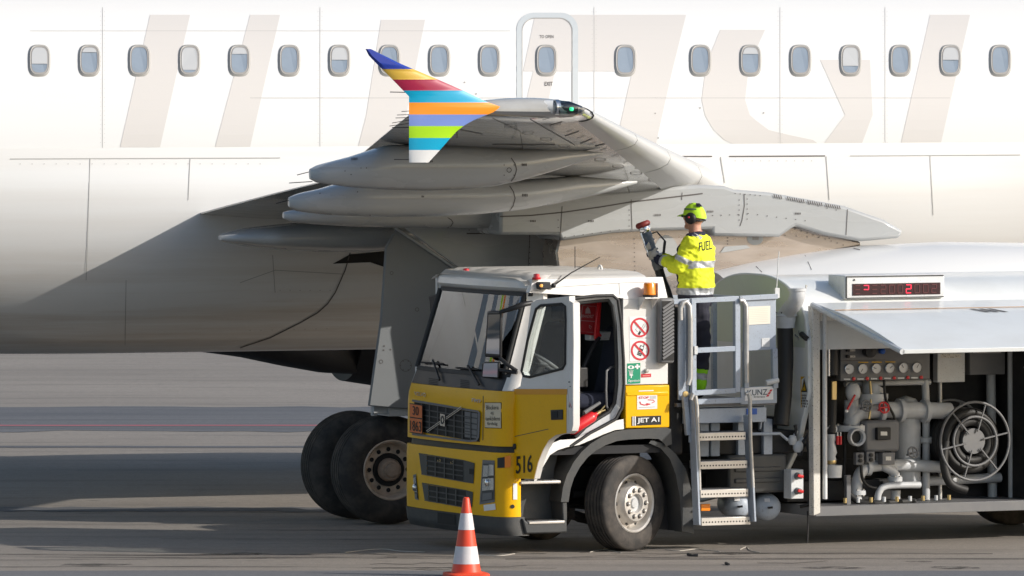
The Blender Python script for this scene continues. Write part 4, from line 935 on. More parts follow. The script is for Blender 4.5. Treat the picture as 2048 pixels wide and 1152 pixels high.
# hazard plate
hz = lay_quad(bv_front, TR, [(825.5,806),(852,810),(852,869),(825.5,865)], BLACKM, 'hazard_plate', truck, 3, 1, 0.034)
lay_quad(bv_front, TR, [(826.5,807.5),(851,811.5),(851,836.5),(826.5,833)], SIGNORG, 'plate_field', hz, 3, 1, 0.038)
lay_quad(bv_front, TR, [(826.5,835.5),(851,839),(851,867),(826.5,863.5)], SIGNORG, 'plate_field', hz, 3, 1, 0.038)
lay_text(bv_front, TR, '30', [(833,811.5),(845,813.5),(845,831.5),(833,829.5)], BLACKM, 'plate_number', hz, 0.043, 0.01)
lay_text(bv_front, TR, '1863', [(828,840.5),(850,843.5),(850,864),(828,860.5)], BLACKM, 'plate_number', hz, 0.043, 0.005)
lay_text(bv_front, TR, 'VOLVO', [(830,783),(853,786.5),(853,794),(830,790.5)], T_CHROMEG, 'maker_name', pan, 0.010, 0.02)
lay_text(bv_front, TR, 'FM9', [(945,796.5),(963,799),(963,806.5),(945,804)], T_CHROMEG, 'model_name', pan, 0.010, 0.02)
bs = lay_quad(bv_front, TR, [(970,805),(1003.5,805),(1003.5,857),(970,856)], BLACKM, 'sign', pan, 8, 1, 0.004)
lay_quad(bv_front, TR, [(971,806.2),(1002.5,806.2),(1002.5,855.8),(971,854.8)], SIGNBEIGE, 'sign_field', bs, 8, 1, 0.007)
for t, x0, x1, y in (('Blockera',974,998,811),('ej',983,988,822.5),('tankbilens',972.5,1001,833),('färdväg',976,996,844)):
    lay_text(bv_front, TR, t, [(x0,y),(x1,y),(x1,y+8),(x0,y+8)], BLACKM, 'sign_lettering', bs, 0.010)
lay_poly(bv_front, TR, [(968,779.5),(1026,779.5),(1026,790),(985,790),(975,785)], T_AMBER, 'stripe', pan, 0.005)
lay_line(bv_front, TR, [(967,792),(966,893)], 1.3, A_SEAM, 'panel_gap', pan, 0.004)
# head lamps
def lamp(pts):
    root = lay_quad(bv_front, TR, pts, T_GREYMID, 'headlight', truck, 6, 4, 0.006); f = quadmap(pts)
    sub = lambda u0,v0,u1,v1: [f(u0,v0), f(u1,v0), f(u1,v1), f(u0,v1)]
    lay_quad(bv_front, TR, sub(0.10,0.08,0.97,0.94), T_DARK, 'lamp_bowl', root, 6, 2, 0.009)
    lay_quad(bv_front, TR, sub(0.14,0.12,0.52,0.38), T_LENS, 'reflector', root, 3, 2, 0.012); lay_quad(bv_front, TR, sub(0.56,0.10,0.95,0.36), T_LENS, 'reflector', root, 3, 2, 0.012)
    lay_quad(bv_front, TR, sub(0.14,0.42,0.95,0.70), T_LENS, 'reflector', root, 4, 2, 0.012)
    c = f(0.5,0.52); q = drop(bv_front, TR, c[0], c[1], 0.02); g = G(); g.ball(q, 0.038, 14, (0.5,0.8,1)); g.obj('bulb_cap', CHROME, root, 50)
    lay_quad(bv_front, TR, sub(0.2,0.76,0.85,0.92), T_GREYMID, 'fog_lamp', root, 3, 1, 0.013)
lamp([(966,920),(990,921),(990,1004),(960,1009)])
lamp([(827,950),(833,948),(838,1000),(831,998)])
tl = lay_quad(bv_front, TR, [(996,916),(1010,914),(1010,935),(996,936)], T_BLACK, 'turn_signal', truck, 3, 1, 0.012)
lay_quad(bv_front, TR, [(1010,913),(1021,911),(1021,934),(1010,935)], ORANGE, 'turn_signal_lens', tl, 3, 1, 0.016)
lay_quad(bv_front, TR, rect(1026,967,1034,999), WHITEM, 'reflector', bump, 2, 1, 0.006)
lay_quad(bv_front, TR, [(968,1010),(991,1007),(992,1019),(969,1022)], WHITEM, 'sticker', bump, 3, 1, 0.006)
lay_disc(bv_front, TR, (1025,1013), 4, 4, A_DARK, 'tow_hole', bump, 0.005)
bv_lb = g_lb.bvh(TR)
lay_quad(bv_lb, TR, [(876,1024),(912,1029),(912,1050),(876,1046)], T_CHASSIS, 'plate_recess', lb, 3, 1, 0.006)
# cowl vents, wipers
for x0 in (858,921):
    for i in range(5): lay_line(bv_cowl, TR, [(x0,757+i*3.4+(3 if x0>900 else 0)),(x0+18,759.5+i*3.4+(3 if x0>900 else 0))], 1.6, A_DARK, 'vent_slot', cowl, 0.004)
for a, b, c in (((884,762),(874,740),(871,722)), ((963,772),(950,748),(941,733))):
    g = G(); P = [drop(bv_ws, TR, *p, 0.03) or drop(bv_cowl, TR, *p, 0.03) or drop(bv_front, TR, *p, 0.03) for p in (a,b,c)]; P = [p for p in P if p]
    if len(P) > 1: g.tube(P, 0.012, 8)
    P2 = [drop(bv_ws, TR, *p, 0.025) for p in ((c[0]-24,c[1]+4),(c[0]+20,c[1]+7))]
    if all(P2): g.tube(P2, 0.010, 6)
    g.obj('wiper', T_BLACK, truck, 50)
pp = [drop(bv_ws, TR, *p, -0.06) for p in ((884,735),(920,708),(932,710),(898,742))]
if all(pp): g = G(); g.add(pp, [(0,1,2,3)]); g.obj('paper', mat('pale_blue_paper', (0.45,0.62,0.66), 0.7), truck, 0)
# roof furniture
for c in ((932,546),(1073,557)):
    q = X(c[0], c[1], 0.33); g = G(); g.lathe([(-0.01,0.045),(0.012,0.045),(0.012,0.034),(0.045,0.030),(0.05,0.001)], q, (0,0,1), 18); g.obj('roof_lamp', REDLENS, truck, 50)
q = S(1088, 571, HB+0.02); g = G(); g.box(q.x-0.06, q.x+0.06, q.y-0.03, q.y+0.06, q.z-0.035, q.z+0.035); ml = g.obj('marker_lamp', T_BLACK, truck, 30, 0.008)
g = G(); g.ball(q+Vector((-0.045,-0.03,0)), 0.018, 10); g.obj('marker_lens', AMBERL, ml, 50)
q = S(1107, 571, HB); g = G(); g.ball(q, 0.026, 12); g.tube([q, S(1142,546,HB+0.02), S(1200,514,HB+0.1)], [0.010,0.006,0.004], 6); g.obj('radio_aerial', T_BLACK, truck, 50)
q0, q1 = X(1150,546,1.2), X(1150,493,1.2); g = G(); g.tube([q0,q1], 0.005, 6); g.obj('radio_aerial', T_BLACK, truck, 50)
g = G(); hc = X(1200, 546, 1.35); g.tube([hc+Vector((0,0.045*math.cos(a),0.075*math.sin(a)-0.0)) for a in [math.pi*i/10 for i in range(11)]], 0.013, 8); g.box(hc.x-0.04,hc.x+0.04,hc.y-0.10,hc.y+0.10,hc.z-0.03,hc.z); g.obj('lifting_eye', T_WHITE, truck, 50)
# beacon on its bracket
bx_ = S(1299, 588, HB+0.09); g = G(); g.lathe([(-0.012,0.062),(0.0,0.065),(0.012,0.062),(0.10,0.060),(0.112,0.052),(0.114,0.001)], bx_, (0,0,1), 24); bea = g.obj('beacon', ORANGE, truck, 50)
g = G(); g.lathe([(-0.03,0.065),(-0.008,0.068),(-0.008,0.001)], bx_, (0,0,1), 24); g.obj('beacon_base', T_BLACK, bea, 50)
g = G(); g.box(bx_.x+0.066, bx_.x+0.082, bx_.y-0.05, bx_.y+0.08, bx_.z-0.04, bx_.z+0.11); g.obj('beacon_guard', T_WHITE, bea, 30, 0.006)
g = G(); g.box(bx_.x-0.08, bx_.x+0.08, bx_.y-0.06, -HB, bx_.z-0.045, bx_.z-0.03)
for sx_ in (-0.08, 0.066): g.prism([(bx_.x+sx_,-HB-0.001,bx_.z-0.045),(bx_.x+sx_,bx_.y-0.05,bx_.z-0.045),(bx_.x+sx_,-HB-0.001,bx_.z-0.16)], (1,0,0), 0, 0.010)
g.obj('beacon_bracket', T_WHITE, bea, 30)
# mirrors
def mirror(a, b, Yb, name='mirror'):
    pass
g = G(); g.tube([X(1064,606,0.25), X(1050,608,0.16), X(1036,613,0.09), X(1018,619,0.02), X(1000,624,-0.04)], [0.022,0.028,0.028,0.024,0.02], 10); marm = g.obj('mirror_arm', T_BLACK, truck, 50)
mx = -0.02
def mir(poly, gl, nm):
    g = G(); P = [X(*p, mx) for p in poly]; g.prism(P, (1,0.25,0), -0.09, 0.02); o = g.obj(nm, T_BLACK, truck, 30, 0.025, 3)
    g = G(); P = [X(*p, mx) for p in gl]; g.prism([p + Vector((0.021,0.006,0)) for p in P], (1,0.25,0), 0, 0.004); g.obj('mirror_glass', T_MIRROR, o, 0); return o
# the reflecting faces look rearward; the photograph sees them past the housings' edges
def mir2(x0, y0, x1, y1, nm, lean=6):
    P = [X(x0+lean,y0,mx), X(x1,y0-1,mx), X(x1-lean*0.2,y1,mx), X(x0,y1-2,mx)]
    nrm = Vector((-0.60,-0.80,0)); g = G(); g.prism(P, nrm, -0.06, 0.02); o = g.obj(nm, T_BLACK, truck, 30, 0.02, 3)
    c = sum(P, Vector())/4; g = G(); g.prism([c + (p-c)*0.84 + nrm*0.0 for p in P], nrm, 0.021, 0.026); g.obj('mirror_glass', T_MIRROR, o, 0)
mir2(970,622,1003,716,'mirror'); mir2(963,724,999,757,'wide_angle_mirror',3)
g = G(); g.tube([X(1000,716,mx), X(1016,730,0.02), X(1034,742,0.1)], 0.02, 8); g.tube([X(999,740,mx), X(1034,745,0.1)], 0.02, 8); g.obj('mirror_arm', T_BLACK, truck, 50)
g = G(); P = [X(866,592,0.34), X(887,588,0.34), X(884,600,0.34), X(882,655,0.34), X(873,664,0.34), X(869,604,0.34)]; g.prism(P, (1,0,0), -0.06, 0.06); g.obj('mirror', T_BLACK, truck, 30, 0.015)
# running gear
def truck_wheel(c, steer, near, wd=0.29, R=0.478):
    s = -1 if near else 1; a = math.radians(steer); ax = Vector((math.sin(a)*1.0, -math.cos(a), 0))*(1 if near else -1)
    if not near: ax = -Vector((math.sin(a), -math.cos(a), 0))
    t = G(); hw = wd/2; pr = [(hw*0.80,0.292),(hw*0.98,0.31),(hw*1.04,0.36),(hw*1.02,0.405),(hw*0.95,0.443),(hw*0.90,0.462),(hw*0.80,R-0.004)]
    out = list(pr)
    for gx in (0.58,0.30,0.0): out += [(hw*gx+0.010,R),(hw*gx+0.007,R-0.012),(hw*gx-0.007,R-0.012),(hw*gx-0.010,R)]
    out += [(-x, r) for x, r in reversed(pr)] if True else []
    for gx in (): pass
    out = list(pr)
    for gx in (0.58,0.30,0.0,-0.30,-0.58): out += [(hw*gx+0.010,R),(hw*gx+0.007,R-0.012),(hw*gx-0.007,R-0.012),(hw*gx-0.010,R)]
    out += [(-x, r) for x, r in reversed(pr)]
    t.lathe(out, c, ax, 80); w_ = t.obj('wheel', RUBBER, truck, 40)
    r = G(); r.lathe([(hw*0.70,0.288),(hw*0.90,0.298),(hw*0.95,0.288),(hw*0.86,0.272),(hw*0.55,0.262),(hw*0.10,0.25),(hw*0.15,0.225),(hw*0.75,0.200),(hw*0.95,0.186),(hw*1.08,0.178),(hw*1.10,0.172),(hw*1.10,0.095),(hw*0.95,0.088),(hw*0.80,0.086)], c, ax, 64)
    rim = r.obj('rim', T_RIM, w_, 35)
    h = G(); h.lathe([(hw*0.80,0.088),(hw*0.82,0.05),(hw*0.95,0.045),(hw*0.96,0.001)], c, ax, 32); h.obj('hub', T_PIPE, w_, 40)
    up = Vector((0,0,1)); sd_ = ax.cross(up)
    n0 = G(); n0.lathe([(0,0.017),(0.026,0.015),(0.03,0.001)], (0,0,0), ax, 6); nut = None
    k0 = G(); k0.lathe([(0,0.024),(0.003,0.024),(0.0032,0.001)], (0,0,0), ax, 14); cup = None
    hl = G(); hl.lathe([(0,0.020),(0.002,0.001)], (0,0,0), ax, 12); hole = None
    for k in range(10):
        q = 2*math.pi*(k+0.5)/10; u = up*math.cos(q)+sd_*math.sin(q); p = Vector(c)+ax*(hw*1.10)+u*0.136; p2 = Vector(c)+ax*(hw*0.50+0.004)+u*0.214
        if nut is None:
            cup = k0.obj('nut_recess', A_DARK_AND_SHADE, rim, 0); cup.location = p+ax*0.001; nut = n0.obj('wheel_nut', T_RIM, rim, 30); nut.location = p+ax*0.002; hole = hl.obj('rim_hole', A_DARK, rim, 0); hole.location = p2+ax*0.002
        else: copy(cup, rim, p+ax*0.001); copy(nut, rim, p+ax*0.002); copy(hole, rim, p2+ax*0.006)
    return w_
truck_wheel((1.38, -0.985, 0.478), 22, True); truck_wheel((1.38, 0.985, 0.478), 21, False)
truck_wheel((6.9, -1.0, 0.478), 0, True, 0.27); truck_wheel((6.9, -0.68, 0.478), 0, True, 0.27); truck_wheel((6.9, 1.0, 0.478), 0, False, 0.27)
g = G(); g.box(0.4, 8.8, -0.42, -0.34, 0.55, 0.82); g.box(0.4, 8.8, 0.34, 0.42, 0.55, 0.82)
for x in (0.8,1.9,2.6,3.4,4.6,5.8,7.8): g.box(x, x+0.08, -0.34, 0.34, 0.58, 0.80)
g.obj('chassis_frame', T_CHASSIS, truck, 30)
g = G(); g.tube([(1.38,-0.8,0.48),(1.38,0.8,0.48)], 0.07, 10); g.tube([(1.3,-0.6,0.40),(1.3,0.6,0.40)], 0.03, 8); g.box(1.0,1.8,-0.60,-0.50,0.52,0.58); g.box(1.0,1.8,0.50,0.60,0.52,0.58); g.obj('front_axle', T_CHASSIS, truck, 40)
g = G(); g.tube([(6.9,-0.8,0.48),(6.9,0.8,0.48)], 0.09, 10); g.ball((6.9,0,0.5), 0.22, 14); g.obj('rear_axle', T_CHASSIS, truck, 40)
tb('engine_block', T_CHASSIS, 0.3, 1.9, -0.33, 0.33, 0.42, 1.0, bevel=0.04)
g = G(); g.box(0.45,0.95,-0.60,-0.38,0.30,0.62); g.tube([(0.9,-0.75,0.36),(1.15,-0.62,0.30),(1.2,-0.3,0.30)],0.05,8); g.obj('underrun_bracket', T_CHASSIS, truck, 40)
# wheel arch
def ribbon(name, outer, inner, b0, b1, m, lip=0.0):
    g = G(); O0 = [S(*p,b1) for p in outer]; I0 = [S(*p,b1) for p in inner]; dep = Vector((0,b1-b0,0))
    g.loft([[p+dep for p in O0], O0, I0, [p+dep for p in I0]], False, False)
    return g.obj(name, m, truck, 35)
ao = [(1122,1004),(1126,975),(1134,950),(1147,925),(1163,904),(1182,887),(1205,873),(1230,863),(1256,859),(1300,857),(1332,855),(1342,858),(1344,888)]
ai = [(1137,1004),(1141,978),(1148,956),(1160,934),(1175,915),(1192,901),(1212,890),(1234,882),(1258,879),(1296,877),(1318,878),(1328,886),(1332,893)]
ribbon('wheel_arch', ao, ai, 0.62, HB+0.03, T_DARK)
ribbon('mudguard', [(1303,880),(1330,888),(1352,908),(1372,938),(1384,985),(1388,1067)], [(1298,886),(1322,897),(1340,918),(1352,950),(1360,995),(1364,1063)], 0.72, HB-0.0, T_DARK)
g = G(); P = [S(*p,HB-0.02) for p in ((1330,1000),(1362,990),(1364,1063),(1331,1061))]; g.prism([p+Vector((0,0.28,0)) for p in P], (0,1,0), 0, 0.02); g.obj('mud_flap', T_BLACK, truck, 30)
for y in (978,1000,1022,1040):
    q = S(1387, y, HB+0.01); g = G(); g.lathe([(0,0.012),(0.01,0.010),(0.011,0.001)], q, (0,-1,0), 8); g.obj('bolt', T_GALV, truck, 40)
# entry steps
g = G(); P = [S(*p,HB-0.02) for p in ((1044,962),(1068,962),(1088,905),(1108,890),(1140,892),(1128,940),(1124,1000),(1133,1000),(1134,1040),(1060,1040),(1044,1020))]; g.prism([p+Vector((0,0.22,0)) for p in P], (0,1,0), 0, 0.03); g.obj('step_well', T_DARK, truck, 30)
def tread(x0, y0, x1, y1, hpx, b):
    a, c = S(x0, y0, b), S(x1, y1, b); h = hpx/200.0
    g = G(); g.box(a.x, c.x, -b, -b+0.24, a.z-h, a.z); o = g.obj('step', T_ALU, truck, 30, 0.008)
    n = 5
    for i in range(n):
        xx = a.x+(c.x-a.x)*(i+0.5)/n; g = G(); g.box(xx-0.035, xx+0.035, -b+0.05, -b+0.19, a.z, a.z+0.006); g.obj('tread_pad', T_DARK, o, 0)
tread(1042,963,1122,958,6,HB+0.02); tread(1058,1043,1130,1040,6,HB+0.04)
g = G(); P = [S(*p,HB+0.03) for p in ((1045,1036),(1055,1044),(1134,1040),(1135,1064),(1120,1066),(1052,1068))]; g.prism(P, (0,1,0), 0, 0.28); g.obj('lower_skirt', T_DARK, truck, 30, 0.015)
g = G(); P = [S(*p,HB+0.015) for p in ((1124,996),(1134,993),(1135,1042),(1126,1042))]; g.prism(P, (0,1,0), 0, 0.26); g.obj('step_side', T_DARK, truck, 30, 0.012)
# signs on the side of the cab
def sgn(q, name='sign', m=WHITEM, bv=bv_side, par=None, off=0.003): return lay_quad(bv, TR, q, m, name, par or side_w, 1, 1, off)
for cy, cx in ((655,1279),(701,1280)):
    s_ = sgn(rect(cx-20.5,cy-21.5,cx+20.5,cy+22,-2)); lay_disc(bv_side, TR, (cx,cy), 18.6, 19.8, SIGNRED, 'prohibition_ring', s_, 0.006, 0.80, 32)
    lay_line(bv_side, TR, [(cx-11.5,cy-13),(cx+11.5,cy+13)], 3.6, SIGNRED, 'prohibition_bar', s_, 0.0075, 40)
    if cy < 680:
        lay_poly(bv_side, TR, [(cx-4,cy+13),(cx-0.5,cy+15.5),(cx+3,cy+9),(cx-0.5,cy+7)], BLACKM, 'cigarette', s_, 0.006)
        lay_line(bv_side, TR, [(cx-0.2,cy+7.6),(cx+9,cy-8),(cx+12,cy-6),(cx+2.8,cy+9.2)], 0.9, A_SEAML, 'cigarette_outline', s_, 0.006, 40)
        lay_line(bv_side, TR, [(cx-4,cy+9),(cx-8,cy+3),(cx-4,cy-1),(cx-9,cy-6),(cx-5,cy-10)], 0.9, A_SEAML, 'smoke', s_, 0.006, 40)
    else:
        ph = [(cx-6.5,cy+8),(cx+1.5,cy+11.5),(cx+8,cy-8),(cx+0.5,cy-11)]
        lay_poly(bv_side, TR, ph, BLACKM, 'telephone', s_, 0.006); lay_line(bv_side, TR, [(cx+7.2,cy-9),(cx+8.2,cy-13)], 1.3, BLACKM, 'telephone_aerial', s_, 0.006)
        lay_poly(bv_side, TR, [(cx+1.3,cy-9),(cx+6.4,cy-7),(cx+4.8,cy-2.6),(cx-0.3,cy-4.8)], WHITEM, 'telephone_screen', s_, 0.0068)
        lay_dots(bv_side, TR, [(cx-3+2.4*i-1.2*j, cy+0+0.9*i+3*j) for i in range(3) for j in range(3)], 0.8, WHITEM, 'telephone_keys', s_, 0.0068, 4)
gs = sgn(rect(1254,727,1280.5,768,-1.5), 'eyewash_sign', SIGNGREEN)
lay_poly(bv_side, TR, [(1272.5,728.5),(1276,728.4),(1276,731.3),(1279.5,731.2),(1279.5,734.8),(1276,734.9),(1276,738),(1272.5,738.1),(1272.5,735),(1269.3,735.1),(1269.3,731.5),(1272.5,731.4)], WHITEM, 'cross', gs, 0.006)
lay_disc(bv_side, TR, (1261.5,734.5), 6.6, 3.6, WHITEM, 'eye', gs, 0.006); lay_disc(bv_side, TR, (1261.5,734.3), 2.2, 2.2, SIGNGREEN, 'pupil', gs, 0.008)
for i in range(5): lay_line(bv_side, TR, [(1257+i*2.2,740),(1259.3+i*1.1,749)], 0.7, WHITEM, 'spray', gs, 0.006)
lay_poly(bv_side, TR, [(1258.5,749),(1265.5,749),(1265.5,751),(1263,751),(1263,756),(1261,756),(1261,751),(1258.5,751)], WHITEM, 'spray_head', gs, 0.006)
lay_text(bv_side, TR, 'Ögondusch', [(1256,758.5),(1279,757.5),(1279,764),(1256,765)], WHITEM, 'sign_lettering', gs, 0.006, 0.01)
rl = sgn(rect(1282,748,1302,755,-1), 'red_label', SIGNRED); lay_line(bv_side, TR, [(1285,751.8),(1299,751.2)], 1.6, mat('faded_label_print', (0.72,0.30,0.26), 0.6), 'label_print', rl, 0.006, 40)
q = S(1292, 741, HB); g = G(); g.lathe([(-0.01,0.022),(0.03,0.022),(0.036,0.016),(0.037,0.001)], q, (0,-1,0), 16); g.obj('push_knob', T_GALV, truck, 40)
sp = lay_quad(bv_sidey, TR, rect(1274,790,1314,819,-1.5), WHITEM, 'sign', side_y, 1, 1, 0.004)
lay_text(bv_sidey, TR, 'STOP', rect(1277,793,1297,798,-0.6), SIGNRED, 'sign_lettering', sp, 0.007, 0.02)
for i in range(3): lay_line(bv_sidey, TR, [(1299,792.8+i*2),(1312,792.2+i*2)], 0.7, A_SEAML, 'small_print', sp, 0.007, 40)
lay_line(bv_sidey, TR, [(1279,803),(1281,808),(1288,810),(1300,808)], 2.2, SIGNRED, 'arrow', sp, 0.007, 5); lay_line(bv_sidey, TR, [(1295,799.5),(1306,800),(1309,803),(1303,806)], 1.6, SIGNRED, 'arrow', sp, 0.007, 5)
lay_poly(bv_sidey, TR, [(1292,806),(1300,807.5),(1293,811.5)], SIGNRED, 'arrow_head', sp, 0.008); lay_line(bv_sidey, TR, [(1277,815),(1310,813.6)], 0.8, A_SEAML, 'small_print', sp, 0.007, 40)
lay_quad(bv_sidey, TR, rect(1277,781,1307,783,-1), WHITEM, 'scuff', side_y, 1, 1, 0.004)
jp = lay_quad(bv_sidey, TR, [(1263,833),(1322,831),(1322,849),(1263,851.5)], BLACKM, 'fuel_grade_plate', side_y, 1, 1, 0.004)
for x0, x1 in ((1264.5,1266.5),(1268.5,1271)): lay_quad(bv_sidey, TR, [(x0,832.8),(x1,832.7),(x1,851.2),(x0,851.4)], WHITEM, 'plate_bar', jp, 1, 1, 0.007)
lay_text(bv_sidey, TR, 'JET A1', [(1274,836),(1318,834.2),(1318,846.2),(1274,848)], WHITEM, 'fuel_grade_lettering', jp, 0.007, 0.02)
lay_line(bv_side, TR, [(1060,583),(1120,574),(1240,566),(1332,563)], 1.0, A_SEAML, 'roof_gutter', side_w, 0.004, 20)
lay_line(bv_side, TR, [(1238,567),(1240,590)], 1.0, A_SEAML, 'panel_gap', side_w, 0.004, 20)
# air intake with slanting slats behind the cab
ix0, ix1 = S(1323,0,1.26).x, S(1350,0,1.26).x; iz0, iz1 = S(1335,727,1.26).z, S(1335,596,1.26).z
g = G(); g.box(ix0-0.015, ix1, -1.26, -1.155, iz0, iz1); ain = g.obj('air_intake', T_GREYMID, truck, 30, 0.03, 3)
for i in range(15):
    z = iz0+0.05+(iz1-iz0-0.12)*i/15
    g = G(); g.bar((ix0+0.012,-1.266,z), (ix1-0.018,-1.266,z+0.075), 0.022, 0.014, (0,-1,0)); g.obj('slat', T_GREYMID, ain, 30)
g = G(); g.box(ix0+0.006, ix1-0.012, -1.263, -1.259, iz0+0.03, iz1-0.03); g.obj('intake_mesh', A_DARK, ain, 0)
g = G(); g.box(XR1+0.03, XR1+0.20, -1.10, -0.75, 0.95, iz1-0.1); g.obj('intake_duct', T_CHASSIS, truck, 30, 0.03)
# lifting work platform: posts, rails, gate, panel
PB = 1.20
plat = thing if False else None
def sbar(name, pts, wd, m=T_STEEL, b=PB, parent=truck, dep=None, bevel=0.004):
    g = G()
    for i in range(len(pts)-1): g.bar(S(*pts[i],b), S(*pts[i+1],b), dep or wd, wd, (0,-1,0) if False else (0,0,1) if abs(pts[i][0]-pts[i+1][0]) > abs(pts[i][1]-pts[i+1][1]) else (1,0,0))
    return g.obj(name, m, parent, 30, bevel)
def spanel(name, poly, m, b, th=0.02, parent=truck, bevel=0.004):
    g = G(); g.prism([S(*p,b) for p in poly], (0,1,0), 0, th); return g.obj(name, m, parent, 30, bevel), g.bvh(TR)
wp, bwp = spanel('platform_panel', [(1357,606),(1379,605),(1379,800),(1357,800)], T_STEEL, PB-0.02)
top1 = sbar('top_rail', [(1340,604),(1377,602)], 0.05); sbar('top_rail', [(1381,601.5),(1476,597)], 0.05); sbar('top_rail', [(1478,596.5),(1554,592.5)], 0.05)
sbar('gate_post', [(1385.5,604),(1386.5,788)], 0.052); sbar('gate_post', [(1473,600),(1473.5,784)], 0.058); sbar('gate_rail', [(1388,701),(1469,697)], 0.052); sbar('gate_rail', [(1388,786),(1470,781)], 0.052)
np_, bnp = spanel('notice_panel', [(1487,599),(1552,595.5),(1552,699),(1487,702)], T_STEEL, PB)
nb = lay_quad(bnp, TR, [(1492,613.5),(1540,611.5),(1540,647.5),(1492,650)], mat('notice_cream', (0.80,0.74,0.63), 0.5), 'notice', np_, 1, 1, 0.006)
for i in range(8): lay_line(bnp, TR, [(1497,619+i*3.6),(1535,617.2+i*3.6)], 0.5, mat('faint_print', (0.66,0.60,0.50), 0.6), 'notice_print', nb, 0.008, 60)
lay_quad(bnp, TR, rect(1523,676,1539,694,-0.5), T_LIGHT, 'sticker', np_, 1, 1, 0.005)
sbar('panel_post', [(1491,702),(1491.5,776)], 0.05); sbar('panel_post', [(1548,697),(1549.5,776)], 0.055)
lp, blp = spanel('lower_panel', [(1482,775),(1554,771),(1554,806),(1482,809)], T_STEEL, PB)
kz = lay_quad(blp, TR, [(1489,775.5),(1546,772.5),(1546,799),(1489,801.5)], WHITEM, 'maker_plate', lp, 1, 1, 0.006)
lay_text(blp, TR, 'KUNZ', [(1494,780),(1534,778),(1534,789.5),(1494,791.5)], mat('sign_grey', (0.10,0.12,0.14), 0.5), 'maker_lettering', kz, 0.009, 0.012)
stencil(blp, TR, 1507, 792.6, 1530, 795, 'small_print', kz, 0.009)
for i in range(3): lay_poly(blp, TR, [(1540-i*3,779+i*5),(1544.5-i*3,778.8+i*5),(1542-i*3,783+i*5),(1537-i*3,783.2+i*5)], SIGNRED, 'maker_mark', kz, 0.009)
sbar('platform_beam', [(1384,804),(1484,800)], 0.055)
g = G(); pz = S(1430,803,PB).z; g.box(S(1357,0,PB).x, S(1554,0,PB).x, -PB+0.03, 0.15, pz-0.05, pz-0.01); g.obj('platform_floor', T_GREYMID, truck, 30, 0.005)
FLOOR_Z = pz-0.01
px0, px1 = S(1357,0,PB).x, S(1552,0,PB).x
for x in (px0+0.02, (px0+px1)/2, px1-0.02):
    g = G(); g.bar((x,0.12,pz),(x,0.12,pz+1.02),0.05,0.05,(1,0,0)); g.obj('rear_post', T_STEEL, truck, 30, 0.004)
for dz in (0.5,1.0): g = G(); g.bar((px0,0.12,pz+dz),(px1,0.12,pz+dz),0.045,0.045); g.obj('rear_rail', T_STEEL, truck, 30, 0.004)
for x in (px0+0.02, px1-0.02):
    g = G(); g.bar((x,-PB+0.04,pz+1.0),(x,0.1,pz+1.0),0.045,0.045); g.obj('end_rail', T_STEEL, truck, 30, 0.004)
def stube(name, pts, r, m=T_GALV, b=PB+0.04, par=truck):
    g = G(); g.tube([S(*p,b) for p in pts], r, 10); return g.obj(name, m, par, 50)
stube('handrail', [(1361,640),(1361,616),(1366,605),(1373,603),(1379,612),(1381,640),(1381,700),(1381,755),(1376,770)], 0.026)
stube('handrail', [(1479,601),(1486,601),(1492,612),(1493,650),(1493,765)], 0.026)
g = G(); g.box(S(1384,0,PB).x, S(1390,0,PB).x, -PB-0.06, -PB-0.03, S(1387,708,PB).z, S(1387,692,PB).z); g.obj('gate_latch', T_LIGHT, truck, 30)
g = G(); q = S(1370,788,PB+0.03); g.lathe([(0,0.03),(0.02,0.03),(0.021,0.001)], q, (0,-1,0), 14); g.obj('pivot', GOLD, truck, 40)
sbar('support_strut', [(1369,790),(1376,870)], 0.05, T_STEEL, PB+0.02); sbar('support_strut', [(1381,792),(1381,885)], 0.032, T_STEEL, PB+0.02)
stube('latch_handle', [(1532,766),(1556,760)], 0.028, T_LIGHT, PB+0.02)
g = G(); g.box(px0+0.1, px1-0.08, -PB+0.05, -PB+0.25, pz-0.22, pz-0.07); bm_ = g.obj('lift_beam', T_STEEL, truck, 30, 0.008)
for px in (1400,1422,1476,1527):
    q = S(px,0,PB-0.3); g = G(); g.box(q.x-0.05, q.x+0.05, -PB+0.2, -PB+0.32, 0.92, pz-0.2); g.obj('lift_column', T_STEEL, truck, 30, 0.005)
q = S(1503,823,PB-0.04); g = G(); g.box(q.x-0.055,q.x+0.06,-PB+0.035,-PB+0.048,q.z-0.03,q.z+0.03); g.obj('blue_plate', BLUE, truck, 0)
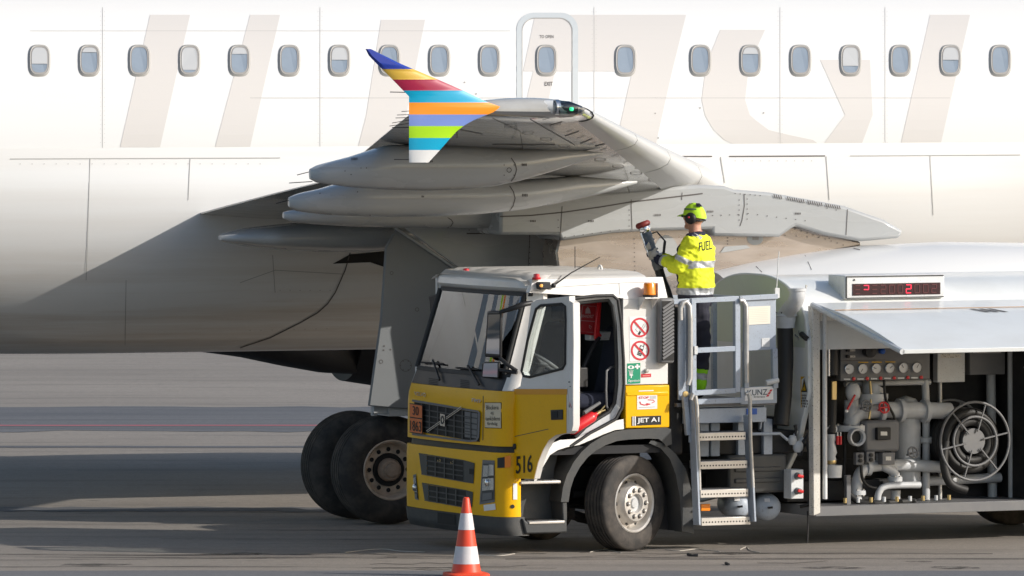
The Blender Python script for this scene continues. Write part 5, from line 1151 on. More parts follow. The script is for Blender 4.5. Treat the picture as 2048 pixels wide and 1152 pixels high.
# ladder
LB = PB+0.10
for a, b, nm in (((1383,786),(1394,1050),'ladder_stringer'),((1494,830),(1505,1043),'ladder_stringer')):
    p0, p1 = S(*a,LB-0.05), S(*b,LB); g = G(); g.bar(p0, p1, 0.13, 0.022, (1,0,0)); g.obj(nm, T_STEEL, truck, 30, 0.003)
stube('ladder_handrail', [(1382,800),(1386,788),(1391,792),(1394,812),(1396,880),(1399,980)], 0.020, T_GALV, LB+0.03); stube('ladder_handrail', [(1491,788),(1497,786),(1500,800),(1501,880),(1506,975)], 0.020, T_GALV, LB+0.03)
for (x0,y0,x1,y1) in ((1397,866,1492,861),(1399,923,1495,918),(1401,980,1497,975),(1403,1036,1501,1031)):
    a, b = S(x0,y0,LB), S(x1,y1,LB); h = 16.0/200
    g = G(); g.box(a.x, b.x, -LB, -LB+0.22, a.z-h, a.z); stp = g.obj('ladder_step', T_ALU, truck, 30, 0.004)
    hg = G()
    for i in range(16):
        x = a.x+(b.x-a.x)*(i+0.6)/16.2; hg.lathe([(0,0.0085),(0.001,0.0001)], (x,-LB-0.0015,a.z-h*0.55), (0,-1,0), 8)
    hg.obj('perforation', A_DARK, stp, 0, kind='stuff')
    tg = G()
    for i in range(22):
        x = a.x+(b.x-a.x)*(i+0.5)/22; tg.box(x-0.006, x+0.006, -LB+0.01, -LB+0.21, a.z, a.z+0.006)
    tg.obj('grip_teeth', T_GREYMID, stp, 0, kind='stuff')
# under-body: toolbox, air cylinders, valve box, lamps
ux = lambda px, b: S(px, 0, b).x
g = G(); g.box(ux(1455,1.0), ux(1572,1.0), -1.02, -0.5, S(1540,985,1.0).z, S(1540,908,1.0).z); tbx = g.obj('battery_box', T_DARK, truck, 30, 0.025)
for y in (935,957):
    q0, q1 = S(1470,y,1.03), S(1562,y-2,1.03); g = G(); g.box(q0.x, q1.x, -1.035, -1.01, q0.z-0.05, q0.z); g.obj('rib', T_DARK, tbx, 30, 0.012)
g = G(); g.box(ux(1400,0.9), ux(1625,0.9), -0.95, -0.4, S(1500,907,0.9).z, S(1500,862,0.9).z); g.obj('pump_tray', T_CHASSIS, truck, 30, 0.01)
g = G(); g.box(ux(1395,0.6), ux(1560,0.6), -0.55, 0.2, 0.72, 1.28); g.obj('lift_base', T_CHASSIS, truck, 30, 0.02)
for c in ((1472,1011),(1532,1013)):
    q = X(c[0], c[1], S(c[0],0,0.75).x); L_ = Vector((0,1,0)); r_ = 0.137
    g = G(); g.lathe([(-0.55,0.001),(-0.54,0.06),(-0.50,0.11),(-0.46,r_),(0.10,r_),(0.14,0.118),(0.175,0.07),(0.186,0.001)], (q.x+0.0, q.y, q.z), (-0.35,-0.94,0), 36); cyl = g.obj('air_cylinder', T_LIGHT if False else T_STEEL, truck, 50)
    n_ = Vector((-0.35,-0.94,0)).normalized(); e = q + n_*0.187
    g = G(); g.tube([e, e+n_*0.03, e+n_*0.04+Vector((0.04,-0.01,0.005))], 0.011, 8); g.obj('drain_valve', T_BLACK, cyl, 50)
    side = Vector((0,0,1)).cross(n_); lz = G(); cc = q+n_*0.164+Vector((0,0,0.075))-side*0.01
    lz.add([cc+side*a_*0.028+Vector((0,0,b_*0.017))+n_*(0.012-0.012*b_) for a_, b_ in ((-1,-1),(1,-1),(1,1),(-1,1))], [(0,1,2,3)]); lz.obj('label_plate', WHITEM, cyl, 0)
q = S(1412,1015,HB-0.02); g = G(); g.box(q.x-0.055,q.x+0.05,q.y,q.y+0.03,q.z-0.035,q.z+0.035); g.obj('side_marker', ORANGE, truck, 30, 0.006)
q0, q1 = S(1582,998,1.18), S(1607,939,1.18); g = G(); g.box(q0.x, q1.x, -1.18, -1.02, q0.z, q1.z); vb = g.obj('valve_box', T_LIGHT, truck, 30, 0.006)
for y in (952,982):
    q = S(1594,y,1.18); g = G(); g.lathe([(0,0.036),(0.012,0.034),(0.02,0.026),(0.05,0.024),(0.052,0.03),(0.075,0.028),(0.08,0.001)], q, (0,-1,0), 18); kn = g.obj('valve_knob', T_GREYMID, vb, 40)
    g = G(); g.bar(q+Vector((-0.035,-0.08,0.01)), q+Vector((0.03,-0.08,-0.004)), 0.02, 0.03); g.obj('knob_grip', RED, kn, 30, 0.005)
g = G(); g.tube([S(1612,880,1.05), S(1618,900,1.1), S(1621,930,1.1), S(1622,990,1.1), S(1616,1010,1.1), S(1600,1013,1.05)], 0.02, 8); g.obj('air_hose', T_HOSE, truck, 50)
g = G(); g.tube([S(1503,868,1.1), S(1560,867,1.1), S(1575,880,1.08)], 0.016, 8); g.tube([S(1520,858,1.0), S(1530,800,1.0)], 0.012, 6); g.obj('air_pipe', T_STEEL, truck, 50)
g = G(); g.ball(S(1526,839,1.0), 0.03, 10); g.obj('valve_cap', GOLD, truck, 50)
for k, (px, py, r_) in enumerate(((1585,880,0.05),(1596,893,0.06),(1607,886,0.04),(1600,905,0.035))):
    q = S(px,py,1.05); g = G(); g.ball(q, r_, 10, (1,0.8,1.2)); g.tube([q, q+Vector((0.05,0,0.09))], 0.018, 8); g.obj('valve', T_PIPE if k < 2 else T_BLACK, truck, 50)
g = G(); g.tube([S(1591,872,1.06), S(1592,858,1.06), S(1590,850,1.06)], [0.012,0.016,0.02], 8); g.obj('lever', T_BLACK, truck, 50)
g = G(); g.tube([S(1615,1022,1.1), S(1616,1060,1.1), S(1615,1084,1.1)], 0.008, 6); g.obj('earth_strap', T_BLACK, truck, 50)
g = G(); g.box(ux(1575,0.7), ux(1800,0.7), -0.7, 0.7, 0.42, 0.62); g.obj('underbody', T_CHASSIS, truck, 30)
# ------------------------------------------------------------------ tank body and pump cabinet
BX = S(1622, 700, 1.22).x; LX = 8.9
TZ = lambda b: 2.06 + 0.66*max(0, 1-(abs(b)/1.22)**2.6)**0.5
zb0 = S(1628, 1030, 1.22).z
prof = [(-1.22, zb0)] + [(-1.22, 2.0)] + [(b/20*1.22, TZ(b/20*1.22)) for b in range(-20, 21)] + [(1.22, 2.0), (1.22, 1.55), (0.95, 0.98), (0.6, zb0+0.3)]
g = G(); g.prism([(BX, -b, z) for b, z in prof], (1,0,0), -0.03, 0.03); bulk = g.obj('tank_bulkhead', T_TANK, truck, 30, 0.012); bv_bulk = g.bvh(TR)
arc = [(b/20*1.22, TZ(b/20*1.22)) for b in range(-19, 20)]
g = G(); pz_ = [(BX-0.034, -b*0.985, 2.06+(z-2.06)*0.97) for b, z in arc]; g.add(pz_ + [(BX-0.034, -1.15, 2.0), (BX-0.034, 1.15, 2.0)], [tuple(range(len(pz_))) + (len(pz_), len(pz_)+1)]); g.obj('tank_end_cap', T_GREEN, bulk, 0)
g = G(); g.loft([[(x, -b, z) for b, z in [(-1.19, 1.1)] + [(b/24*1.20, TZ(b/24*1.20)-0.025) for b in range(-24, 25)] + [(1.20, 2.0), (1.20, 1.98)]] for x in (BX, BX+2, BX+4, LX)], False, False); tank = g.obj('tank', T_TANK, truck, 35); bv_tank = g.bvh(TR)
tb('tank_rear', T_LIGHT, LX-0.02, LX+0.04, -1.2, 1.2, zb0, 2.6, bevel=0.02)
# lifted side cover, hinged along the top edge of the side
hz_ = S(1624, 606, 1.22); al = math.radians(78); L_ = 1.93
cdir = Vector((0, -math.sin(al), -math.cos(al))); cn = Vector((0, -math.cos(al), math.sin(al)))
g = G(); xs = [BX+0.02, BX+1.6, BX+3.4, 6.1]; rr = []
for x in xs:
    rr.append([Vector((x,hz_.y,hz_.z)) + cdir*(L_*t) + cn*(0.05*math.sin(math.pi*t)+o_) for t, o_ in [(i/8, 0.0) for i in range(9)] + [(1-i/8, -0.045) for i in range(9)]])
g.loft(rr); cover = g.obj('side_cover', T_TANK, truck, 30, 0.006)
bv_cov = g.bvh(TR)
g = G(); g.tube([Vector((BX+0.02,hz_.y,hz_.z))+cn*(-0.02), Vector((BX+0.02,hz_.y,hz_.z))+cdir*L_+cn*(-0.02)], 0.030, 8); g.obj('cover_edge', T_LIGHT, cover, 40)
for t0, t1, m in ((0.23,0.245,T_AMBER),):
    g = G(); g.add([Vector((x,hz_.y,hz_.z)) + cdir*(L_*t) + cn*(0.05*math.sin(math.pi*t)+0.006) for x in (BX+0.03, 6.08) for t in (t0,t1)], [(0,1,3,2)]); g.obj('pinstripe', m, cover, 0)
for x in (4.9, 5.0, 5.1):
    g = G(); g.add([Vector((x+dx,hz_.y,hz_.z)) + cdir*(L_*t) + cn*(0.05*math.sin(math.pi*t)+0.006) for dx, t in ((0,0.27),(0.05,0.27),(0.16,0.36),(0.11,0.36))], [(0,1,2,3)]); g.obj('slash_mark', A_SEAM, cover, 0)
for x in (5.9,):
    a = Vector((x, -1.12, 1.75)); b = Vector((x,hz_.y,hz_.z)) + cdir*1.2 + cn*(-0.05); g = G(); g.tube([a, a*0.5+b*0.5], 0.018, 8); g.tube([a*0.5+b*0.5, b], 0.010, 8); g.obj('gas_strut', T_GALV, truck, 50)
# meter display on top of the tank
dx0, dx1 = S(1688,0,1.0).x, S(1688,0,1.0).x+1.15
dz0, dz1 = S(1700,598,1.0).z, S(1700,551,1.0).z
g = G(); g.box(dx0, dx1, -1.02, -0.66, dz0, dz1); disp = g.obj('meter_display', T_LIGHT, truck, 30, 0.008); bv_d = g.bvh(TR)
sx0 = dx0+0.085; g = G(); g.box(sx0, dx1-0.05, -1.026, -1.015, dz0+0.035, dz1-0.085); scr = g.obj('display_screen', mat('smoked_screen', (0.035,0.012,0.018), 0.25), disp, 0)
g = G()
for (a0,a1,c0_,c1_) in ((dx0+0.012,dx1-0.012,dz1-0.016,dz1-0.006),(dx0+0.012,dx1-0.012,dz0+0.006,dz0+0.014),(dx0+0.008,dx0+0.020,dz0+0.014,dz1-0.016)): g.box(a0,a1,-1.030,-1.016,c0_,c1_)
g.obj('display_gasket', T_SEAL, disp, 0)
lay_disc(bv_d, TR, (1708,560), 2, 2, BLACKM, 'key_lock', disp, 0.006)
def digit(k, segs, on):
    h = (dz1-0.085)-(dz0+0.035); x = sx0+0.03+k*0.098; z0 = dz0+0.035+h*0.15; hh = h*0.7; w_ = 0.055
    S7 = {'a':((0,1),(1,1)),'b':((1,.5),(1,1)),'c':((1,0),(1,.5)),'d':((0,0),(1,0)),'e':((0,0),(0,.5)),'f':((0,.5),(0,1)),'g':((0,.5),(1,.5))}
    for q in segs:
        a, b = S7[q]; g = G(); g.bar((x+a[0]*w_,-1.028,z0+a[1]*hh), (x+b[0]*w_,-1.028,z0+b[1]*hh), 0.009, 0.004, (0,-1,0)); g.obj('display_segment', LED if on else LEDOFF, scr, 0)
digit(0,'adg',False); digit(1,'abg',True); digit(2,'adg',False)
for i in range(3,10): digit(i,'abcdef' if i % 3 else 'abdeg',i in (6,))
g = G(); g.tube([S(1612,578,1.0), S(1612,570,1.0), S(1614,573,1.0)], 0.008, 6); g.obj('hook', T_GALV, truck, 50)
# reflector triangle, warning label, scuffs on the bulkhead
gtr = lay_poly(bv_bulk, TR, [(1598,661),(1618,660),(1618,680),(1613,681),(1598,667)], T_GREYMID, 'marker_bracket', bulk, 0.006)
g = G(); g.tube([X(1603,668,BX-0.045), X(1613,677,BX-0.045)], 0.028, 12); g.obj('marker_lamp', T_BLACK, truck, 40)
lay_line(bv_bulk, TR, [(1603,668.5),(1613,677.5)], 3, T_LENS, 'marker_lens', bulk, 0.078)
wl = lay_quad(bv_bulk, TR, [(1602,753),(1617.5,753),(1617.5,816),(1602.5,815)], SIGNYEL, 'warning_label', bulk, 1, 1, 0.005)
tri = [(1609.5,756),(1604,784),(1615.5,784)]
lay_poly(bv_bulk, TR, tri, BLACKM, 'warning_triangle', wl, 0.008); lay_poly(bv_bulk, TR, [(1609.5,762),(1606,781),(1613.3,781)], SIGNYEL, 'warning_triangle', wl, 0.010)
lay_line(bv_bulk, TR, [(1609.5,765),(1609.5,775)], 1.4, BLACKM, 'warning_mark', wl, 0.012); lay_dots(bv_bulk, TR, [(1609.5,778.5)], 1.0, BLACKM, 'warning_mark', wl, 0.012)
for i, (a, b) in enumerate(((1605,1615),(1605,1614),(1604,1616),(1604,1616),(1606,1614))): stencil(bv_bulk, TR, a, 789+i*5.4, b, 792.5+i*5.4, 'small_print', wl, 0.008)
lay_quad(bv_bulk, TR, rect(1612,827,1620,849), A_SEAML, 'data_plate', bulk, 1, 1, 0.005); lay_quad(bv_bulk, TR, rect(1611,853,1616,866), BLACKM, 'latch', bulk, 1, 1, 0.01)
lay_line(bv_bulk, TR, [(1575,622),(1622,624)], 1.0, A_SEAML, 'panel_gap', bulk, 0.006, 10)
# corner post and tube at the front of the cabinet
RUSTW = mat('chipped_white', (0.72,0.69,0.63), 0.45, dirt=0.3, dcol=(0.45,0.38,0.3), dscale=5, fleck=0.8)
g = G(); g.prism([S(*p,1.25) for p in ((1625,612),(1640,617),(1641,1026),(1627,1032))], (0,1,0), 0, 0.10); g.obj('corner_post', RUSTW, truck, 30, 0.008)
g = G(); g.tube([S(1649,622,1.22), S(1650,998,1.22)], 0.024, 12); g.obj('cover_rail', T_LIGHT, truck, 50)
g = G(); g.prism([S(*p,1.22) for p in ((1641,625),(2100,610),(2100,635),(1641,642))], (0,1,0), 0, 0.06); g.obj('header_rail', RUSTW, truck, 30, 0.004)
cx0, cx1 = BX+0.05, 6.0
zf = S(1660,1012,1.2).z
g = G(); g.box(cx0, cx1, -0.35, -0.30, zf, 2.2); g.box(cx1-0.03, cx1, -1.2, -0.3, zf, 2.2); g.obj('cabinet_back', T_CHASSIS, truck, 0)
g = G(); g.box(cx0, cx1, -1.22, -0.3, zf-0.10, zf); g.obj('cabinet_floor', T_GREYMID, truck, 30, 0.004)
CB = 0.95
def cbox(name, x0, y0, x1, y1, m, b=CB, th=0.08, bevel=0.006, par=truck):
    q0, q1 = S(x0,y1,b), S(x1,y0,b); g = G(); g.box(q0.x, q1.x, -b, -b+th, q0.z, q1.z); return g.obj(name, m, par, 30, bevel), g.bvh(TR)
g = G(); g.tube([S(1664,664,1.0), S(1664,750,1.0)], 0.065, 16); g.obj('filter_vessel', T_BLACK, truck, 50)
g = G(); g.tube([S(1657,660,1.05), S(1657,752,1.05)], 0.018, 10); g.obj('steel_pipe', CHROME, truck, 50)
dpn, bdp = cbox('instruction_plate', 1682,660,1727,694, RUSTW, CB+0.02)
for i in range(6): lay_line(bdp, TR, [(1686,665+i*4.5),(1686+22+6*(i%3),664.5+i*4.5)], 0.7, A_SEAML, 'print', dpn, 0.005, 60)
cp, bcp = cbox('control_panel', 1681,695,1860,762, T_GREYMID, CB+0.04, 0.10)
cp2, bcp2 = cbox('side_panel', 1728,655,1860,695, T_GREYMID, CB-0.02, 0.06)
for y in (700.5,713):
    q = S(1694,y,CB+0.05); g = G(); g.tube([q, q+Vector((0,-0.04,0))], 0.016, 10); g.obj('toggle_switch', T_BLACK, cp, 50); lay_quad(bcp, TR, rect(1699,y-2,1710,y+2), RUSTW, 'tag', cp, 1, 1, 0.006)
q = S(1733,703,CB+0.05); g = G(); g.lathe([(0,0.05),(0.06,0.06),(0.10,0.06),(0.11,0.001)], q, (0,-1,0), 20); g.obj('rotary_knob', T_BLACK, cp, 40)
q = S(1762,702,CB+0.05); g = G(); g.lathe([(0,0.03),(0.04,0.03),(0.05,0.02),(0.052,0.001)], q, (0,-1,0), 16); g.obj('blue_button', BLUE, cp, 40)
lay_line(bcp, TR, [(1681,721.5),(1860,718)], 1.2, A_SEAM, 'panel_gap', cp, 0.005, 60)
for i in range(6):
    px = 1697+i*27; q = S(px,738-i*0.6,CB+0.04)
    g = G(); g.lathe([(0,0.052),(0.025,0.054),(0.028,0.050),(0.02,0.046)], q, (0,-1,0), 24); ga = g.obj('gauge', CHROME, cp, 40)
    g = G(); g.lathe([(0.018,0.047),(0.0181,0.0005)], q, (0,-1,0), 24); g.obj('dial', WHITEM, ga, 0)
    a_ = [3.1,-2.2,2.9,0.6,2.0,1.0][i]; g = G(); g.bar(q+Vector((0,-0.021,0)), q+Vector((0.036*math.cos(a_),-0.021,0.036*math.sin(a_))), 0.005, 0.002, (0,-1,0)); g.obj('needle', BLACKM, ga, 0)
    if i < 4: lay_quad(bcp, TR, rect(px-8,724-i*0.4,px+12,726-i*0.4), SIGNYEL if i else T_GREYMID, 'tag', cp, 1, 1, 0.006)
    q = S(px+10,757.5-i*0.6,CB+0.04); g = G(); g.lathe([(0,0.018),(0.012,0.018),(0.016,0.001)], q, (0,-1,0), 12); g.obj('red_button', RED, cp, 40)
    lay_quad(bcp, TR, rect(px-10,757-i*0.6,px+3,760-i*0.6), T_LIGHT, 'tag', cp, 1, 1, 0.006)
# pipework
def smooth(P, n=6):
    P = [Vector(p) for p in P]; out = []
    for i in range(len(P)-1):
        p0, p1, p2, p3 = P[max(i-1,0)], P[i], P[i+1], P[min(i+2,len(P)-1)]
        for k in range(n):
            t = k/n; out.append(0.5*((2*p1)+(p2-p0)*t+(2*p0-5*p1+4*p2-p3)*t*t+(3*p1-p0-3*p2+p3)*t**3))
    return out+[P[-1]]
def pipe(name, pts, r, m=T_PIPE, b=0.8): 
    g = G(); g.tube(smooth([S(p[0],p[1],p[2] if len(p) > 2 else b) for p in pts]), r, 18); return g.obj(name, m, truck, 50)
def flange(px, py, b, r, ax=(0,0,1), h=0.05, m=T_PIPE):
    q = S(px,py,b); g = G(); g.lathe([(-h/2,0.001),(-h/2,r),(h/2,r),(h/2,0.001)], q, ax, 24); o = g.obj('flange', m, truck, 40)
    u = Vector((1,0,0)); v = Vector(ax).cross(u)
    for k in range(6):
        a = math.pi/3*k; p = q + (u*math.cos(a)+v*math.sin(a))*(r*0.82); g = G(); g.lathe([(-h/2-0.012,0.012),(h/2+0.012,0.012),(h/2+0.0121,0.001)], p, ax, 6); g.obj('bolt', T_GALV, o, 30)
pipe('delivery_pipe', [(1703,800),(1703,850)], 0.075); pipe('delivery_pipe', [(1703,850),(1708,832),(1730,822),(1800,820),(1900,822)], 0.085); pipe('delivery_pipe', [(1745,790),(1745,776),(1747,770)], 0.11)
flange(1745,792,0.8,0.16); flange(1745,802,0.8,0.155); flange(1700,856,0.8,0.17, h=0.06); flange(1660,858,0.95,0.075,h=0.05)
g = G(); g.ball(S(1706,784,0.9), 0.085, 16, (1,0.7,1.2)); g.obj('valve_body', T_PIPE, truck, 50)
g = G(); g.tube([S(1710,790,1.0), S(1693,822,1.02)], 0.012, 8); lv = g.obj('red_lever', RED, truck, 50); g = G(); g.ball(S(1693,822,1.02), 0.018, 10); g.obj('lever_knob', WHITEM, lv, 50)
g = G(); c_ = S(1710,874,0.98); g.lathe([(0,0.062),(0.02,0.060),(0.06,0.068),(0.07,0.088),(0.05,0.094),(0,0.090)], c_, (0,-1,0), 32); ro = g.obj('coupling_ring', T_PIPE, truck, 40)
g = G(); g.lathe([(0.01,0.064),(0.0101,0.001)], c_, (0,-1,0), 24); g.obj('coupling_bore', A_DARK, ro, 0)
for px in (1675,1681): 
    g = G(); g.tube([S(px,872,1.05), S(px,889,1.05)], 0.014, 8); hh = g.obj('red_handle', RED, truck, 50); g = G(); g.tube([S(px,864,1.05), S(px,872,1.05)], 0.009, 8); g.obj('handle_stem', CHROME, hh, 50)
g = G(); q = S(1662,870,1.0); zt = [S(1662,y,1.0).z for y in (868,880,884,894,905,912,920,930)]; g.lathe([(z-q.z, r) for z, r in zip(zt, (0.045,0.05,0.04,0.05,0.062,0.045,0.055,0.04))], q, (0,0,1), 20); g.obj('hose_coupler', T_PIPE, truck, 40)
g = G(); g.lathe([(S(1662,928,1.0).z-q.z,0.05),(S(1662,922,1.0).z-q.z,0.058),(S(1662,918,1.0).z-q.z,0.05)], q, (0,0,1), 16); g.obj('brass_collar', GOLD, truck, 40)
bq = S(1667,955,1.0); g = G(); g.lathe([(0,0.001),(0,0.082),(0.12,0.088),(0.125,0.084),(0.10,0.08)], bq, (0,0,1), 28); g.obj('drip_can', T_LIGHT, truck, 40)
pipe('feed_hose', [(1662,868,1.0),(1664,800,0.9),(1662,760,0.85)], 0.05, T_HOSE)
cbox('gauge_strip', 1664,762,1674,800, GOLD, 1.0, 0.02)
lid, blid = cbox('meter_housing', 1730,840,1800,905, BLUE if False else T_GREYMID, 0.95, 0.2, 0.03)
for (x0,y0,x1,y1) in ((1712,905,1728,930),(1733,903,1750,925)):
    o, b_ = cbox('switch_box', x0,y0,x1,y1, T_GREYMID, 1.0, 0.06)
    for k in range(2): q = S((x0+x1)/2, y0+7+9*k, 1.0); g = G(); g.lathe([(0,0.02),(0.02,0.02),(0.022,0.001)], q, (0,-1,0), 12); g.obj('button', BLACKM, o, 40)
cbox('reel_support', 1693,950,1702,1012, T_GREYMID, 1.05, 0.05)
pipe('suction_pipe', [(1712,1005,0.9),(1715,960,0.9),(1735,935,0.85),(1800,930,0.8),(1900,935,0.8)], 0.06)
pipe('suction_pipe', [(1760,905,0.85),(1765,930,0.85),(1790,950,0.85),(1790,1010,0.85)], 0.05)
# hose reel further along the cabinet: open tube frame with the hose wound on it
rq = S(1925, 880, 0.80)
g = G(); g.lathe([(-0.24,0.001),(-0.24,0.13),(0.24,0.13),(0.24,0.001)], rq, (0,1,0), 28); reel = g.obj('hose_reel', T_GREYMID, truck, 40)
for yy in (-0.26, 0.26):
    for rr_ in (0.40, 0.25):
        g = G(); R0 = g.ring(rq+Vector((0,yy,0)), (0,1,0), rr_, 40); g.tube(R0+[R0[0]], 0.014, 8, False); g.obj('reel_rim', T_GREYMID, reel, 50)
    for k in range(6):
        a = math.pi/3*k+0.2; g = G(); g.tube([rq+Vector((0.1*math.cos(a),yy,0.1*math.sin(a))), rq+Vector((0.40*math.cos(a),yy,0.40*math.sin(a)))], 0.010, 6); g.obj('reel_spoke', T_GREYMID, reel, 50)
for lay_ in range(2):
    for k in range(5):
        g = G(); R0 = g.ring(rq+Vector((0,-0.19+0.095*k+0.03*lay_,0)), (0,1,0), 0.20+0.09*lay_, 36); g.tube(R0+[R0[0]], 0.046, 10, False); g.obj('hose_coil', T_HOSE, reel, 50)
g = G(); g.tube(smooth([rq+Vector((-0.30,-0.2,0)), rq+Vector((-0.34,-0.22,-0.2)), rq+Vector((-0.28,-0.24,-0.42)), rq+Vector((-0.1,-0.26,-0.50))]), 0.045, 12); g.obj('hose_tail', T_HOSE, reel, 50)
# filter vessel, manifolds, conduits and boxes packed behind
fq = S(1812, 905, 0.62)
g = G(); g.lathe([(-0.35,0.001),(-0.34,0.10),(-0.28,0.15),(0.42,0.15),(0.43,0.175),(0.47,0.175),(0.48,0.15),(0.55,0.10),(0.58,0.001)], fq, (0,0,1), 32); fv = g.obj('filter_housing', T_PIPE, truck, 40)
for k in range(10):
    a = 2*math.pi*k/10; g = G(); g.lathe([(0.40,0.012),(0.50,0.012),(0.501,0.001)], fq+Vector((0.163*math.cos(a),0.163*math.sin(a),0)), (0,0,1), 6); g.obj('bolt', T_GALV, fv, 30)
for k, (p, r_, m_) in enumerate((([(1690,768,0.7),(1760,766,0.7),(1860,764,0.7)],0.03,T_PIPE), ([(1685,845,0.75),(1690,900,0.75),(1688,960,0.78),(1700,1000,0.8)],0.018,T_HOSE), ([(1722,930,1.0),(1726,960,1.0),(1745,975,0.98),(1800,978,0.95)],0.016,T_HOSE),
    ([(1740,762,0.92),(1742,800,0.92),(1738,838,0.93)],0.012,GOLD), ([(1768,760,0.95),(1772,800,0.95),(1790,840,0.9),(1792,900,0.9)],0.014,T_HOSE), ([(1690,970,0.6),(1860,962,0.6),(2000,955,0.6)],0.05,T_PIPE), ([(1755,1005,1.0),(1758,985,1.0),(1775,972,1.0),(1840,970,1.0)],0.035,T_PIPE), ([(1850,760,0.7),(1852,830,0.7),(1852,1000,0.7)],0.04,T_PIPE), ([(1878,640,0.6),(1880,760,0.6),(1880,1000,0.6)],0.022,T_GALV), ([(1700,990,0.95),(1720,1004,1.0),(1760,1006,1.05),(1830,1002,1.05)],0.03,T_HOSE), ([(1980,650,0.5),(1985,1000,0.5)],0.05,T_PIPE), ([(2020,650,0.7),(2022,1000,0.7)],0.03,T_PIPE))):
    g = G(); g.tube(smooth([S(*q) for q in p]), r_, 10); g.obj('conduit' if r_ < 0.02 else 'cross_pipe', m_, truck, 50)
for px, py, b_, r_ in ((1760,822,0.8,0.12),(1800,821,0.8,0.12),(1850,822,0.8,0.12),(1735,935,0.85,0.085),(1790,958,0.85,0.075),(1715,985,0.9,0.085),(1852,880,0.7,0.065)):
    flange(px, py, b_, r_, (1,0,0) if py in (822,821,935) else (0,0,1), 0.045)
for (x0,y0,x1,y1,m_) in ((1875,700,1930,765,T_LIGHT),(1940,690,2010,750,T_GREYMID),(1765,905,1790,930,T_GREYMID),(1755,855,1782,880,BLACKM)):
    o, bb_ = cbox('junction_box', x0,y0,x1,y1, m_, 0.72 if x0 > 1850 else 1.0, 0.1)
    lay_quad(bb_, TR, rect(x0+6,y0+8,x1-8,y0+16), RUSTW, 'tag', o, 1, 1, 0.005)
for px, py in ((1733,812),(1768,815),(1826,905)):
    q = S(px,py,1.0); g = G(); R0 = g.ring(q, (0,-1,0.3), 0.055, 20); g.tube(R0+[R0[0]], 0.010, 8, False); g.tube([R0[0],R0[10]], 0.008, 6); g.tube([R0[5],R0[15]], 0.008, 6); g.tube([q, q+Vector((0,0.12,-0.03))], 0.014, 8); g.obj('hand_wheel', RED if px == 1768 else T_GREYMID, truck, 50)
for k in range(9):
    px = 1690+k*26; q = S(px, 1006-k*0.8, 1.15); g = G(); g.tube([q, q+Vector((0,0,0.05))], 0.02, 8); g.obj('floor_fitting', T_PIPE if k % 2 else GOLD, truck, 50)
tb('rear_locker', T_TANK, 6.02, 6.35, 0.3, 1.2, zf-0.1, 2.2, bevel=0.01)
tb('side_skirt', T_TANK, 7.45, LX, 0.9, 1.21, zf-0.1, 2.05, bevel=0.01)
tb('side_panel', T_TANK, 6.35, 7.45, 1.15, 1.2, 1.15, 2.1, bevel=0.01)
# white vapour elbow with black hose in front of the tank end
EX_ = BX-0.16
g = G(); g.tube(smooth([X(1594,580,EX_), X(1594,592,EX_), X(1589,606,EX_), X(1580,617,EX_), X(1573,627,EX_), X(1570,640,EX_)]), 0.082, 20); elb = g.obj('vapour_elbow', T_PIPE, truck, 50)
g = G(); q = X(1570,636,EX_); g.lathe([(0.05,0.12),(0.02,0.125),(0.015,0.11),(-0.02,0.11),(-0.06,0.10),(-0.10,0.10),(-0.10,0.001)], q, (0,0,1), 28); g.obj('hose_clamp', T_PIPE, elb, 40)
for k in range(8):
    a = math.pi/4*k; p = q+Vector((0.105*math.cos(a),0.105*math.sin(a),0.05)); g = G(); g.lathe([(0,0.012),(0.014,0.012),(0.015,0.001)], p, (0,0,1), 6); g.obj('bolt', A_DARK_AND_SHADE, elb, 30)
g = G(); g.lathe([(-0.015,0.001),(-0.015,0.095),(0.012,0.095),(0.012,0.001)], X(1594,579,EX_), (0,0,1), 20); g.obj('flange', T_PIPE, elb, 40)
g = G(); g.tube([X(1570,652,EX_), X(1571,720,EX_), X(1568,790,EX_-0.05), X(1562,850,EX_-0.1)], 0.082, 18); g.obj('vapour_hose', T_HOSE, truck, 50)
g = G(); q = S(1555,586,1.2); g.box(q.x-0.025,q.x+0.025,q.y,q.y+0.04,q.z-0.05,q.z+0.05); g.tube([q+Vector((0,0.02,0.05)), S(1558,503,1.2)], 0.006, 6); g.obj('whip_aerial', T_LIGHT, truck, 40)

# ------------------------------------------------------------------ loose things in the cab
fx = thing('fire_extinguisher', 'red fire extinguisher lying on the sill of the open cab doorway', 'extinguisher', TR)
a, b = S(1140,862,1.06), S(1190,830,1.06); d = (b-a).normalized()
g = G(); g.lathe([(-0.01,0.001),(0.0,0.045),(0.03,0.057),(0.06,0.059),((b-a).length-0.05,0.059),((b-a).length-0.02,0.05),((b-a).length+0.01,0.022),((b-a).length+0.03,0.02)], a, d, 28); g.obj('cylinder', RED, fx, 40)
g = G(); e = a+d*((b-a).length+0.03); g.lathe([(0,0.022),(0.035,0.02),(0.036,0.001)], e, d, 14); g.tube([e+d*0.02, e+d*0.10+Vector((0,0,0.03))], 0.010, 8); g.tube([e+d*0.02, e+d*0.10+Vector((0,0,-0.015))], 0.009, 8); g.obj('valve', GOLD, fx, 40)
g = G(); s0 = a+d*0.20+Vector((-0.03,-0.03,0.085)); g.tube([s0, s0+d*0.20], [0.022,0.016], 10); g.obj('discharge_horn', T_GREYMID, fx, 40)
bl = thing('fire_blanket_pouch', 'red fire blanket pouch with white print hanging inside the cab doorway', 'pouch', TR)
g = G(); P = [S(*p,0.62) for p in ((1163,598),(1196,598),(1203,600),(1199,660),(1192,672),(1158,667))]; g.prism(P, (0,1,0), 0, 0.05); g.obj('pouch', REDDK, bl, 30, 0.015, 3); bvb = g.bvh(TR)
